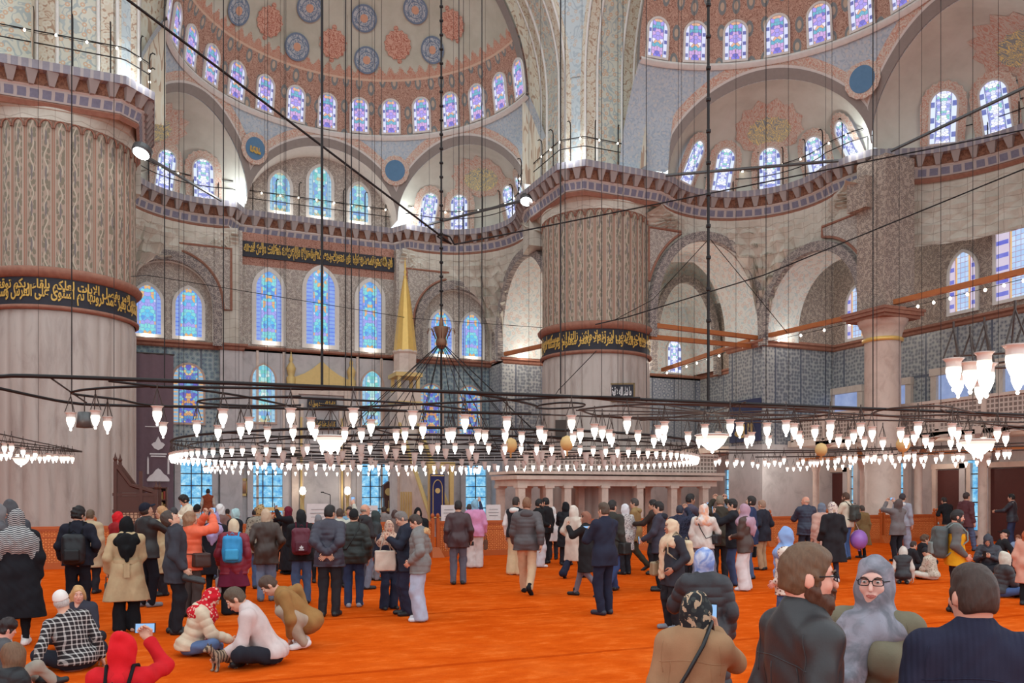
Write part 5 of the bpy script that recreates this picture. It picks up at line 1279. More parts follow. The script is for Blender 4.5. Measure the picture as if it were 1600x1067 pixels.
def minbar():
    y0, y1 = 18.4, 12.6; x = 3.95
    r = empty('minbar', (x, y0, 0), label='tall marble pulpit with stairs and a gilded conical spire right of the prayer niche', cat='pulpit')
    mb = MB(); mb.box((0, 0, 3.6), (1.25, 1.5, 7.2)); mb.build('tower', MT['marble_pale'], r)
    mb = MB()
    for sx in (-1, 1):
        for sy in (-1, 1): mb.box((sx * .5, sy * .62, 7.3), (.16, .16, 1.4))
    mb.box((0, 0, 8.05), (1.4, 1.6, .2)); mb.box((0, 0, 6.6), (1.4, 1.6, .16)); mb.build('canopy', MT['goldcream'], r)
    mb = MB(); mb.lathe([(.62, 8.1), (.66, 8.2), (.6, 8.3), (.6, 9.15), (.68, 9.25), (.64, 9.35)], n=8); mb.build('spire_drum', MT['marble_pale'], r)
    mb = MB(); mb.lathe([(.62, 9.3), (.6, 9.5), (.44, 10.9), (.26, 12.2), (.1, 13.1), (.06, 13.15)], n=12); mb.build('gilded_cone', MT['gold'], r, False)
    mb = MB(); mb.lathe([(.05, 13.1), (.1, 13.2), (.04, 13.3), (.08, 13.45), (.03, 13.6), (.06, 13.75), (.0, 14.2)], n=12); mb.build('gilt_finial', MT['gold'], r, True)
    n = 16; L = y0 - y1
    mb = MB()
    for i in range(n):
        z = .3 * (n - i) * .88; yy = -.75 - (i + .5) * (L - .9) / n; mb.box((0, yy, z / 2), (.9, (L - .9) / n, z))
    mb.build('stairs', MT['marble_wall'], r)
    for s in (-1, 1):
        za, zb = 5.4, .9; V = [(s * .52, -.7, 0), (s * .52, -L + .1, 0), (s * .52, -L + .1, zb), (s * .52, -.7, za)]; W_ = [(a - s * .1, b, c) for a, b, c in V]
        mb = MB(); mb.add(V + W_, [(0, 1, 2, 3), (7, 6, 5, 4), (2, 6, 7, 3), (1, 5, 6, 2), (0, 4, 5, 1)]); mb.build('side_wall', MT['marble_pale'], r)
        mb = MB(); mb.tube([(s * .5, -.7, za + .12), (s * .5, -L + .1, zb + .12)], .1, 6); mb.build('balustrade', MT['goldcream'], r)
    mb = MB()
    for s in (-1, 1): mb.box((s * .5, -L, 1.6), (.18, .2, 3.2))
    mb.box((0, -L, 3.25), (1.3, .26, .3)); mb.build('portal', MT['goldcream'], r)
    mb = MB()
    for i in range(5): mb.box((-.55, -1.2 - i * .42, 1.2), (.06, .14, 1.7))
    mb.build('arcade_bars', MT['goldcream'], r)
    # dark blue curtain with a gold niche design on the stair portal
    c = ony(683, 770, 12.4); r2 = empty('door_curtain', (c[0], 12.35, 0), label='dark blue curtain with a gold arch design hanging at the foot of the pulpit stairs', cat='curtain')
    mb = MB(); mb.box((0, 0, 1.85), (.66, .05, 2.0)); mb.build('cloth', plain('navy_curtain', sr(44, 48, 92), .9), r2)
    mb = MB(); pts = [(-.22, -.04, .95)] + [(-.22 * math.cos(PI * i / 12), -.04, 2.2 + .38 * math.sin(PI * i / 12)) for i in range(13)] + [(.22, -.04, .95)]; mb.tube(pts, .02, 4); mb.box((0, -.03, .9), (.6, .02, .05)); mb.box((0, -.03, 2.78), (.6, .02, .05)); disc(mb, (0, -.04, 2.1), (0, -1, 0), .12, MT['goldcream'], 0, 0)
    mb.build('gold_design', MT['goldcream'], r2)

def tribune():
    """raised marble loge beside the right pier"""
    y0, x0, x1 = 7.0, 5.3, 15.0; r = empty('marble_tribune', ((x0 + x1) / 2, y0, 0), label='long low marble loge on square pillars in front of the right pier', cat='tribune')
    w = x1 - x0; D = 2.4
    mb = MB(); mb.box((0, D / 2 - .1, 2.62), (w + .3, D + .3, .16)); mb.box((0, D / 2, 2.42), (w, D, .28)); mb.box((0, D / 2 - .12, 2.82), (w + .45, D + .4, .12)); mb.build('cornice_slab', MT['marble_pale'], r)
    mb = MB(); wall_panel(mb, [(-w / 2, .02), (w / 2, .02), (w / 2, D)], 2.9, 3.62, MT['slattice']); mb.build('pierced_parapet', None, r)
    mb = MB(); mb.box((0, .02, 3.66), (w + .1, .14, .1)); mb.build('parapet_rail', MT['marble_pale'], r)
    for px in (815, 858, 887, 945, 1000, 1053, 1102):
        c = ony(px, 800, y0)
        for yy in (0.12, D - .2):
            mb = MB(); mb.box((c[0] - (x0 + x1) / 2, yy, 1.15), (.3, .3, 2.3)); mb.box((c[0] - (x0 + x1) / 2, yy, 2.26), (.42, .42, .12)); mb.box((c[0] - (x0 + x1) / 2, yy, .08), (.4, .4, .16)); mb.build('pillar', MT['marble_pale'], r)

def pulpit_chair():
    c = at(213, 800, 27.0); r = empty('preacher_chair', (c[0], c[1], 0), -TH * .3, label='dark carved walnut preaching chair with pierced panels beside the left pier', cat='pulpit')
    W_, D = 1.1, .9
    mb = MB()
    for x in (-W_ / 2, .2): mb.box((x, -D / 2, 1.5), (.1, .1, 3.0 if x < 0 else 2.4))
    mb.box((W_ / 2 + .1, -D / 2, .95), (.1, .1, 2.3)); mb.box((-W_ / 2, D / 2, 1.5), (.1, .1, 3.0)); mb.box((W_ / 2 + .1, D / 2, .95), (.1, .1, 2.3))
    for x, z in ((-W_ / 2, 3.0), (W_ / 2 + .1, 2.1)):
        for y in (-D / 2, D / 2): mb.lathe([(.04, z), (.07, z + .08), (.03, z + .16), (0, z + .3)], (x, y, 0), 8)
    for z in (.05, 1.42, 1.95): mb.box((.02, -D / 2, z), (W_ + .2, .09, .09)); mb.box((.02, D / 2, z), (W_ + .2, .09, .09))
    mb.build('frame', MT['walnut'], r)
    for y in (-D / 2, D / 2):
        mb = MB(); mb.add([(-W_ / 2, y, 2.0), (.2, y, 2.0), (.2, y, 2.05), (-.1, y, 2.2), (-W_ / 2, y, 2.85)], [(0, 1, 2, 3, 4)]); mb.add([(-W_ / 2, y + .05, 2.0), (.2, y + .05, 2.0), (.2, y + .05, 2.05), (-.1, y + .05, 2.2), (-W_ / 2, y + .05, 2.85)], [(4, 3, 2, 1, 0)])
        mb.tube([(-W_ / 2, y, 2.9), (-.1, y, 2.25), (.65, y, 2.0)], .06, 6); mb.build('sloping_arm', MT['walnut'], r)
    for x, w in ((-.17, .7), (.43, .42)):
        mb = MB(); mb.box((x, -D / 2, .75), (w, .05, 1.25), mat=MT['wlattice']); mb.build('pierced_panel', None, r)
        mb = MB(); mb.box((x, -D / 2, 1.68), (w, .05, .44)); mb.build('carved_panel', MT['walnut'], r)
    mb = MB(); mb.box((0, 0, 1.5), (W_, D, .1)); mb.build('seat', MT['walnut'], r)
    mb = MB(); mb.box((-.2, 0, 1.62), (.6, .6, .16)); mb.build('cushion', plain('gold_cushion', sr(160, 128, 70), .9), r)
    c = at(247, 800, 30.0); b = empty('bookcase', (c[0], c[1], 0), -TH * .3, label='narrow wooden bookcase with rows of bound books beside the preaching chair', cat='bookcase')
    mb = MB(); mb.box((-.3, 0, 1.1), (.05, .4, 2.2)); mb.box((.3, 0, 1.1), (.05, .4, 2.2)); mb.box((0, .18, 1.1), (.6, .04, 2.2))
    for k in range(6): mb.box((0, 0, .03 + k * .43), (.6, .4, .04))
    mb.build('case', MT['walnut'], b)
    cols = [sr(120, 96, 50), sr(70, 84, 62), sr(140, 60, 50), sr(150, 130, 90), sr(60, 62, 84)]
    k = 0
    for s in range(3, 5):
        for i in range(7):
            h = .26 + .06 * ((i * 7 + s) % 3) / 2; o = MB().box((0, 0, h / 2), (.062, .26, h)).build('book', plain(f'book_cloth_{(i + s) % 5}', cols[(i * 2 + s) % 5], .8))
            o.location = (c[0] + (-.24 + i * .078) * math.cos(-TH * .3), c[1] - .02 + (-.24 + i * .078) * math.sin(-TH * .3), .05 + s * .43); o.rotation_euler = (0, 0, -TH * .3)
            tag(o, f'bound book on the {"upper" if s == 4 else "lower"} shelf of the narrow bookcase', 'book', 'books in the narrow bookcase'); k += 1

def wall_things():
    # mauve banner
    a, b = ony(203, 700, 20.05), ony(271, 700, 20.05); w = b[0] - a[0]; cx = (a[0] + b[0]) / 2
    r = empty('hanging_banner', (cx, 20.05, 0), label='tall mauve cloth banner with white emblems hanging behind the left pier', cat='banner')
    P = [[(-w / 2 + w * i / 16, .03 * math.sin(i * 1.3) + .015 * math.sin(j), .9 + 7.75 * j / 12) for j in range(13)] for i in range(17)]
    mb = MB(); mb.grid(P); mb.build('cloth', MT['purple'], r, True)
    mb = MB(); mb.tube([(-w / 2 - .05, 0, 8.68), (w / 2 + .05, 0, 8.68)], .04, 6); mb.build('hanging_rod', MT['iron2'], r)
    mb = MB(); ex = .28
    def poly(pts, dx, dz, s): mb.add([(dx + x * s, -.07, dz + z * s) for x, z in pts], [tuple(range(len(pts)))])
    poly([(0, -.5), (.3, -.35), (.5, -.05), (.35, .1), (.2, .15), (.12, .35), (0, .6), (-.12, .35), (-.2, .15), (-.35, .1), (-.5, -.05), (-.3, -.35)], ex, 4.35, .6)
    for k, (wd, z) in enumerate(((.75, 3.83), (.66, 3.72))): poly([(-wd / 2, 0), (wd / 2, 0), (wd / 2, .07), (-wd / 2, .07)], ex, z, 1)
    poly([(-.4, 5.15), (.55, 5.15), (.55, 5.19), (-.4, 5.19)], .1, 0, 1)
    poly([(-.55, 0), (.55, 0), (.55, .12), (.42, .3), (.28, .4), (.12, .62), (0, .7), (-.12, .62), (-.28, .4), (-.42, .3), (-.55, .12)], ex, 2.55, .9)
    for s in (-1, 1): poly([(s * .5 - .05, 0), (s * .5 + .05, 0), (s * .5 + .04, .8), (s * .5, .95), (s * .5 - .04, .8)], ex, 2.9, .9)
    mb.build('white_emblems', MT['white'], r)
    c = ony(369.5, 761, 20.3); k = empty('framed_picture', (c[0], 20.4, c[2]), label='gilt framed picture of a sandy shrine between the two left daylight windows', cat='picture')
    mb = MB()
    for s in (-1, 1): mb.box((s * .53, -.05, 0), (.12, .1, .86)); mb.box((0, -.05, s * .38), (1.18, .1, .12))
    mb.build('frame', MT['goldcream'], k)
    t = T('sandy_picture'); u, v, _ = t.xyz(t.uv()); nz = t.noise(t.uv(), 3, 4); MT['pic'] = t.bsdf(t.ramp(t.add(v, t.mul(nz, .3)), [(.2, sr(120, 86, 62)), (.5, sr(186, 128, 92)), (.8, sr(206, 176, 150))]), .5)
    mb = MB(); mb.box((0, -.03, 0), (.96, .04, .66), mat=MT['pic']); mb.build('canvas', None, k)
    c = ony(367, 735, 20.3); mb = MB(); mb.lathe([(0, -.04), (.42, -.04), (.45, 0), (.42, .04), (0, .04)], n=28); o = mb.build('round_plaque', MT['marble_pale'], None); o.location = (c[0], 20.36, c[2]); o.rotation_euler = (PI / 2, 0, 0); tag(o, 'round pale plaque on the wall above the framed picture', 'plaque')
    c = ony(605, 790, 20.0); k = empty('longcase_clock', (c[0], 19.9, 0), label='tall walnut longcase clock beside the right daylight window of the mihrab bay', cat='clock')
    mb = MB(); mb.box((0, 0, .35), (.6, .4, .7)); mb.box((0, 0, 1.2), (.42, .34, 1.1)); mb.box((0, 0, 2.05), (.56, .4, .62)); mb.add([(-.3, -.2, 2.36), (.3, -.2, 2.36), (.3, .2, 2.36), (-.3, .2, 2.36), (0, -.2, 2.62), (0, .2, 2.62)], [(0, 1, 4), (2, 3, 5), (1, 2, 5, 4), (3, 0, 4, 5)]); mb.build('case', MT['walnut'], k)
    mb = MB(); disc(mb, (0, -.21, 2.06), (0, -1, 0), .2, MT['goldcream'], .0); mb.build('dial', None, k)
    mb = MB(); disc(mb, (0, -.19, 1.1), (0, -1, 0), .1, MT['goldcream'], .0); mb.tube([(0, -.18, 1.1), (0, -.18, 1.6)], .012, 4, MT['goldcream']); mb.build('pendulum', None, k)
    c = at(420, 800, 30); k = empty('reading_desk', (c[0], c[1], 0), label='small gilt wooden reading desk in front of the second left window', cat='desk')
    mb = MB(); mb.box((0, 0, .65), (.8, .5, 1.3)); mb.build('body', MT['orangewood'], k); mb = MB(); mb.box((0, -.05, 1.42), (.95, .6, .12)); mb.box((0, -.27, .9), (.6, .05, .5)); mb.build('carved_top', MT['goldcream'], k)
    # white notices hung on the balustrade
    for px, w, h, lab in ((497, .62, .56, 'white notice board on the balustrade in front of the prayer niche'), (583, .34, .5, 'narrow white notice on the balustrade beside the balding man'), (703, .5, .5, 'white notice on the balustrade left of the burgundy jacket'), (773, .5, .5, 'white notice on the balustrade right of the pink blouse')):
        c = ony(px, 830, YF - .12); o = sheet('notice_board', (c[0], YF, 1.12 + h / 2), w, h, 'paper', lab, 'notice', None)
        MB().box((0, -.02, 0), (w * .7, .012, .012)).build('printed_line', MT['steel'], o)
        for z in (.1, -.1): MB().box((0, -.02, z * h / .5), (w * .6, .012, .01)).build('printed_line', MT['steel'], o)
    # dark plaque on the right pier, loudspeakers
    A = np.array([11.17, 11.17, 0]); d = np.array([CAM[0] - 11.17, CAM[1] - 11.17, 0]); d = d / np.linalg.norm(d); s = np.cross([0, 0, 1.0], d)
    def onpier(dx, z, out): return A + d * (math.sqrt(2.5 ** 2 - dx * dx) + out) + s * dx + np.array([0, 0, z])
    rz = math.atan2(s[1], s[0])
    p = onpier(.95, 6.45, .05); k = empty('inscription_plaque', tuple(p), rz, label='dark framed panel with gold script hanging on the right pier', cat='plaque')
    mb = MB(); mb.box((0, 0, 0), (1.5, .08, .75)); mb.build('panel', MT['band_dark'], k)
    mb = MB()
    for sg in (-1, 1): mb.box((sg * .75, -.02, 0), (.07, .1, .82)); mb.box((0, -.02, sg * .38), (1.57, .1, .07))
    mb.build('frame', plain('old_gold_frame', sr(120, 100, 70), .5, .3), k)
    lettering('gilt_lettering', shape_ar('ما شاء الله لا قوة الا بالله'), lambda x, y, d: (x, -.05 - d, y), 1.25, .5, -.25, 'white', k)['kind'] = 'thing'
    p = onpier(-1.55, 4.85, .12); o = MB().box((0, 0, 0), (.5, .35, .85)).build('loudspeaker', MT['iron2']); o.location = p; o.rotation_euler = (0, 0, rz); tag(o, 'dark box loudspeaker mounted on the right pier', 'loudspeaker')
    c = onx(1178, 672, 19.35); k = empty('wall_panel_script', (19.3, c[1] if False else 10.4, c[2]), PI / 2, label='dark blue panel with large gold letters on the tiled buttress', cat='plaque')
    k.rotation_euler = (0, 0, -PI / 2)
    mb = MB(); mb.box((0, 0, 0), (2.3, .08, 1.1)); mb.build('panel', plain('navy_panel', sr(52, 58, 88), .6), k)
    lettering('gilt_lettering', shape_ar('الله'), lambda x, y, d: (x, -.05 - d, y), 1.4, .7, -.35, 'goldcream', k)['kind'] = 'thing'
    c = onx(1178, 634, 19.35); o = MB().box((0, 0, 0), (2.4, .08, .7)).build('wall_plaque', plain('navy_panel', sr(52, 58, 88), .6)); o.location = (19.3, 10.4, c[2]); o.rotation_euler = (0, 0, -PI / 2); tag(o, 'plain dark blue panel above the lettered one on the tiled buttress', 'plaque')
    # raised lilac carpet platform behind the balustrade
    mb = MB(); mb.box((0, 0, .12), (17, 3.0, .24)); o = mb.build('prayer_platform', MT['lilac']); o.location = (0.5, 18.8, 0); tag(o, 'low platform with lilac carpet along the foot of the front wall', 'platform')

# ---------------------------------------------------------------- implicit surfaces -> one continuous mesh
def rx(a): c, s = math.cos(a), math.sin(a); return np.array([[1, 0, 0], [0, c, s], [0, -s, c]])   # leans +z towards +y
def rz_(a): c, s = math.cos(a), math.sin(a); return np.array([[c, -s, 0], [s, c, 0], [0, 0, 1]])
def ry_(a): c, s = math.cos(a), math.sin(a); return np.array([[c, 0, s], [0, 1, 0], [-s, 0, c]])
I3 = np.eye(3)
def cone(a, b, ra, rb=None, k=.03, q=None, sub=False): return dict(t='c', a=np.array(a, float), b=np.array(b, float), ra=ra, rb=ra if rb is None else rb, k=k, q=q, sub=sub)
def ell(c, r, R=I3, k=.03, q=None, sub=False): return dict(t='e', c=np.array(c, float), r=np.array(r, float), R=R, k=k, q=q, sub=sub)
def rbox(c, h, R=I3, rd=.02, k=.02, q=None, sub=False): return dict(t='b', c=np.array(c, float), h=np.array(h, float), R=R, rd=rd, k=k, q=q, sub=sub)
def cut(pt, n): return dict(t='p', c=np.array(pt, float), n=np.array(n, float) / np.linalg.norm(n))   # keeps the side n points to
def _bounds(p):
    if p['t'] == 'c':
        m = max(p['ra'], p['rb']); return np.minimum(p['a'], p['b']) - m, np.maximum(p['a'], p['b']) + m
    if p['t'] == 'e': e = np.abs(p['R']) @ p['r']; return p['c'] - e, p['c'] + e
    e = np.abs(p['R']) @ (p['h'] + p['rd']); return p['c'] - e, p['c'] + e
def _eval(p, X, Y, Z):
    if p['t'] == 'c':
        a, ab = p['a'], p['b'] - p['a']; L2 = max(1e-9, ab @ ab); x, y, z = X - a[0], Y - a[1], Z - a[2]
        t = np.clip((x * ab[0] + y * ab[1] + z * ab[2]) / L2, 0, 1)
        d = np.sqrt((x - t * ab[0]) ** 2 + (y - t * ab[1]) ** 2 + (z - t * ab[2]) ** 2) - (p['ra'] + (p['rb'] - p['ra']) * t)
        if p['q']:
            amp, sp = p['q']; d = d - amp * (np.sqrt(np.abs(np.sin(PI * t * math.sqrt(L2) / sp))) - .6)
        return d
    c, R = p['c'], p['R']; x, y, z = X - c[0], Y - c[1], Z - c[2]
    u = R[0, 0] * x + R[1, 0] * y + R[2, 0] * z; v = R[0, 1] * x + R[1, 1] * y + R[2, 1] * z; w = R[0, 2] * x + R[1, 2] * y + R[2, 2] * z
    if p['t'] == 'e':
        r = p['r']; k0 = np.sqrt((u / r[0]) ** 2 + (v / r[1]) ** 2 + (w / r[2]) ** 2); k1 = np.sqrt((u / r[0] ** 2) ** 2 + (v / r[1] ** 2) ** 2 + (w / r[2] ** 2) ** 2) + 1e-6
        d = k0 * (k0 - 1) / k1
    else:
        h = p['h']; a, b, g = np.abs(u) - h[0], np.abs(v) - h[1], np.abs(w) - h[2]
        d = np.sqrt(np.maximum(a, 0) ** 2 + np.maximum(b, 0) ** 2 + np.maximum(g, 0) ** 2) + np.minimum(np.maximum(a, np.maximum(b, g)), 0) - p['rd']
    if p['q']:
        amp, sp = p['q']; d = d - amp * (np.sqrt(np.abs(np.sin(PI * w / sp))) - .6)
    return d
def sdf_mesh(prims, vx, folds=0.0, seed=0, freq=26.0):
    """smooth union of the primitives, then surface nets; returns verts, quads"""
    sol = [p for p in prims if p['t'] != 'p' and not p['sub']]
    lo = np.min([_bounds(p)[0] for p in sol], 0) - 3 * vx; hi = np.max([_bounds(p)[1] for p in sol], 0) + 3 * vx
    n = np.ceil((hi - lo) / vx).astype(int) + 1
    ax = [(lo[i] + vx * np.arange(n[i])).astype(np.float32) for i in range(3)]
    D = np.full(tuple(n), .5, np.float32)
    for p in prims:
        if p['t'] == 'p': continue
        b0, b1 = _bounds(p); m = p['k'] + 3 * vx + (p['q'][0] if p.get('q') else 0) + folds
        i0 = np.maximum(0, np.floor((b0 - m - lo) / vx).astype(int)); i1 = np.minimum(n, np.ceil((b1 + m - lo) / vx).astype(int) + 1)
        if (i1 <= i0).any(): continue
        X, Y, Z = ax[0][i0[0]:i1[0], None, None], ax[1][None, i0[1]:i1[1], None], ax[2][None, None, i0[2]:i1[2]]
        d = _eval(p, X, Y, Z); S = D[i0[0]:i1[0], i0[1]:i1[1], i0[2]:i1[2]]; k = p['k']
        if p['sub']:
            d = -d; h = np.maximum(k - np.abs(S - d), 0) / k; S[...] = np.maximum(S, d) + h * h * k * .25
        else:
            h = np.maximum(k - np.abs(S - d), 0) / k; S[...] = np.minimum(S, d) - h * h * k * .25
    X, Y, Z = ax[0][:, None, None], ax[1][None, :, None], ax[2][None, None, :]
    if folds:
        rg = np.random.default_rng(seed)
        for _ in range(4):
            w = rg.normal(size=3) * freq * np.array([1, 1, .75]); D += (folds * .5 * np.sin(w[0] * X + w[1] * Y + w[2] * Z + rg.uniform(0, 6) + 1.5 * np.sin(w[1] * X * .5 + w[0] * Z * .4))).astype(np.float32)
    for p in prims:
        if p['t'] == 'p':
            c, nn = p['c'], p['n']; np.maximum(D, -((X - c[0]) * nn[0] + (Y - c[1]) * nn[1] + (Z - c[2]) * nn[2]), out=D)
    D[0] = D[-1] = .5; D[:, 0] = D[:, -1] = .5; D[:, :, 0] = D[:, :, -1] = .5
    return nets(D, lo, vx)
def nets(D, lo, vx):
    S = D < 0
    n = np.array(D.shape) - 1
    cnt = np.zeros(tuple(n), np.int8)
    for dx in (0, 1):
        for dy in (0, 1):
            for dz in (0, 1): cnt += S[dx:n[0] + dx, dy:n[1] + dy, dz:n[2] + dz]
    act = (cnt > 0) & (cnt < 8)
    I = np.argwhere(act); m = len(I)
    idx = np.full(tuple(n), -1, np.int32); idx[act] = np.arange(m)
    acc = np.zeros((m, 3), np.float32); c = np.zeros(m, np.float32)
    C = [D[I[:, 0] + dx, I[:, 1] + dy, I[:, 2] + dz] for dx in (0, 1) for dy in (0, 1) for dz in (0, 1)]
    off = np.array([(dx, dy, dz) for dx in (0, 1) for dy in (0, 1) for dz in (0, 1)], np.float32)
    for a in range(8):
        for ax_ in range(3):
            b = a | (4 >> ax_)
            if b == a: continue
            da, db = C[a], C[b]; e = (da < 0) != (db < 0); t = np.where(e, da / np.where(e, da - db, 1), 0)
            acc += np.where(e[:, None], off[a] + (off[b] - off[a]) * t[:, None], 0); c += e
    V = lo + (I + acc / np.maximum(c, 1)[:, None]) * vx
    Q = []
    for ax_ in range(3):
        sl0 = [slice(None)] * 3; sl1 = [slice(None)] * 3; sl0[ax_] = slice(0, -1); sl1[ax_] = slice(1, None)
        ch = S[tuple(sl0)] != S[tuple(sl1)]; inside = S[tuple(sl0)]
        E = np.argwhere(ch); u, v = [k for k in range(3) if k != ax_]
        E = E[(E[:, u] > 0) & (E[:, v] > 0) & (E[:, u] < D.shape[u] - 1) & (E[:, v] < D.shape[v] - 1)]
        if not len(E): continue
        def cell(du, dv): q = E.copy(); q[:, u] -= du; q[:, v] -= dv; return idx[q[:, 0], q[:, 1], q[:, 2]]
        q = np.stack([cell(1, 1), cell(0, 1), cell(0, 0), cell(1, 0)], 1); fl = inside[E[:, 0], E[:, 1], E[:, 2]]
        if ax_ == 1: fl = ~fl
        q = np.where(fl[:, None], q, q[:, ::-1]); Q.append(q)
    Q = np.concatenate(Q) if Q else np.zeros((0, 4), int)
    Q = Q[(Q >= 0).all(1)]
    return V.astype(np.float32), Q
def fast_mesh(name, parts, mat, parent=None, smooth=True):
    """parts: list of (verts, quads) joined into one mesh object"""
    vs, qs, b = [], [], 0
    for v, q in parts: vs.append(v); qs.append(q + b); b += len(v)
    V = np.concatenate(vs); Q = np.concatenate(qs)
    me = bpy.data.meshes.new(name); me.vertices.add(len(V)); me.vertices.foreach_set('co', V.astype(np.float32).ravel())
    me.loops.add(len(Q) * 4); me.loops.foreach_set('vertex_index', Q.astype(np.int32).ravel())
    me.polygons.add(len(Q)); me.polygons.foreach_set('loop_start', np.arange(0, len(Q) * 4, 4, dtype=np.int32))
    try: me.polygons.foreach_set('loop_total', np.full(len(Q), 4, np.int32))
    except Exception: pass
    if smooth: me.polygons.foreach_set('use_smooth', np.ones(len(Q), bool))
    me.materials.append(mat); me.update(calc_edges=True)
    o = bpy.data.objects.new(name, me); link(o, parent); return o

# ---------------------------------------------------------------- cloth materials
_cl = {}
def cloth(kind, *cols):
    key = (kind,) + cols
    if key in _cl: return _cl[key]
    C = [sr(*c) for c in cols]; nm = {'skin': 'skin', 'hair': 'hair', 'leather': 'leather'}.get(kind, kind + '_cloth')
    t = T(nm); o = t.obj(); x, y, z = t.xyz(o)
    n1 = t.noise(o, 9, 4, .6); n2 = t.noise(o, 130, 2, .6)
    d = tuple(q * .78 for q in C[0][:3]) + (1,); b = tuple(min(1, q * 1.2 + .004) for q in C[0][:3]) + (1,)
    col = t.mix(n1, d, b); rough = .88; spec = .15; bump = t.bump(n2, .25, .004)
    if kind == 'skin': rough, spec = .55, .35; col = t.mix(t.mul(n1, .4), C[0], tuple([C[0][0] * .9, C[0][1] * .72, C[0][2] * .68, 1])); bump = None
    elif kind == 'hair':
        h = t.noise(t.vec(t.mul(x, 60), t.mul(y, 60), t.mul(z, 14)), 1.5, 3, .6); col = t.mix(h, tuple(q * .55 for q in C[0][:3]) + (1,), tuple(min(1, q * 1.5) for q in C[0][:3]) + (1,)); rough, spec = .55, .35; bump = t.bump(h, .5, .006)
    elif kind == 'leather': rough, spec = .46, .4; bump = t.bump(t.noise(o, 24, 4, .6), .3, .006)
    elif kind == 'puffer': rough, spec = .5, .35; bump = t.bump(t.noise(o, 38, 3, .6), .35, .006)
    elif kind == 'plaid':
        gx = t.lt(t.ab(t.sub(t.fr(t.mul(t.add(x, t.mul(y, .55)), 19)), .5)), .13); gz = t.lt(t.ab(t.sub(t.fr(t.mul(t.add(z, t.mul(y, .2)), 19)), .5)), .13)
        col = t.mix(t.mul(t.add(gx, gz), .55), col, C[1])
    elif kind == 'check':
        w = t.lt(t.fr(t.add(t.mul(z, 38), t.mul(t.sin(t.mul(x, 70)), .22))), .48); col = t.mix(w, col, C[1])
    elif kind == 'print':
        v = t.vor(o, 26, rnd=1.0); col = t.mix(t.lt(v, .38), col, C[1])
        if len(C) > 2: col = t.mix(t.gt(t.noise(o, 14, 3, .6, 1.0), .58), col, C[2])
    elif kind == 'wash':
        f = t.noise(o, 7, 4, .6, 1.0); col = t.mix(t.ramp(f, [(.4, (0, 0, 0, 1)), (.6, (1, 1, 1, 1))]), col, C[1])
    elif kind == 'denim': bump = t.bump(t.noise(o, 90, 3), .3, .004)
    elif kind == 'knit': bump = t.bump(t.add(n2, t.sin(t.mul(x, 300))), .3, .004)
    _cl[key] = t.bsdf(col, rough, 0, bump, spec); return _cl[key]
# ---------------------------------------------------------------- people
def ik(a, t, l1, l2, hint):
    d = t - a; L = np.linalg.norm(d); L = min(max(L, 1e-4), (l1 + l2) * .999); u = d / (np.linalg.norm(d) + 1e-9); t = a + u * L
    x = (l1 * l1 - l2 * l2 + L * L) / (2 * L); h = math.sqrt(max(0, l1 * l1 - x * x))
    p = hint - u * (hint @ u); p = p / (np.linalg.norm(p) + 1e-9)
    return a + u * x + p * h, t
ARM = {  # hand target from the shoulder (outward, forward, up), elbow hint, palm normal (outward, forward, up), curl
    'down': ((.07, .03, -.52), (.3, -1, 0), (-1, 0, 0), 'relax'), 'pocket': ((.03, .12, -.42), (.6, -1, 0), (-1, 0, 0), 'relax'),
    'belly': ((-.13, .25, -.33), (.6, -.4, -1), (-.3, -1, 0), 'grip'), 'chest': ((-.1, .30, -.12), (.7, 0, -1), (-.2, -1, 0), 'grip'),
    'face': ((-.10, .36, .04), (.7, 0, -1), (-.1, -1, 0), 'grip'), 'high': ((-.06, .32, .26), (.9, .3, -1), (0, -1, .2), 'grip'), 'raise': ((.12, .2, .42), (1, .2, -.4), (0, 1, .2), 'open'),
    'back': ((-.17, -.17, -.40), (.9, -.6, 0), (0, -1, 0), 'relax'), 'hip': ((.05, .08, -.34), (1, -.7, 0), (-1, 0, 0), 'relax'),
    'fwd': ((-.02, .44, -.22), (.5, 0, -1), (-1, 0, 0), 'grip'), 'low': ((.04, .30, -.40), (.5, -.6, -.6), (-1, 0, 0), 'grip'),
    'lap': ((-.08, .30, -.40), (.8, 0, -.5), (0, 0, -1), 'relax'), 'floor': ((.20, -.24, -.50), (.8, -1, .1), (0, 0, -1), 'open'), 'elbow': ((.16, -.05, -.34), (1, -1, .4), (-1, 0, 0), 'relax'),
    'swing': ((.06, .20, -.48), (.3, -1, 0), (-1, 0, 0), 'relax'), 'swingb': ((.08, -.16, -.48), (.3, -1, 0), (-1, 0, 0), 'relax'), 'carry': ((.08, .12, -.48), (.3, -1, 0), (-1, 0, 0), 'grip')}
_hand = {}
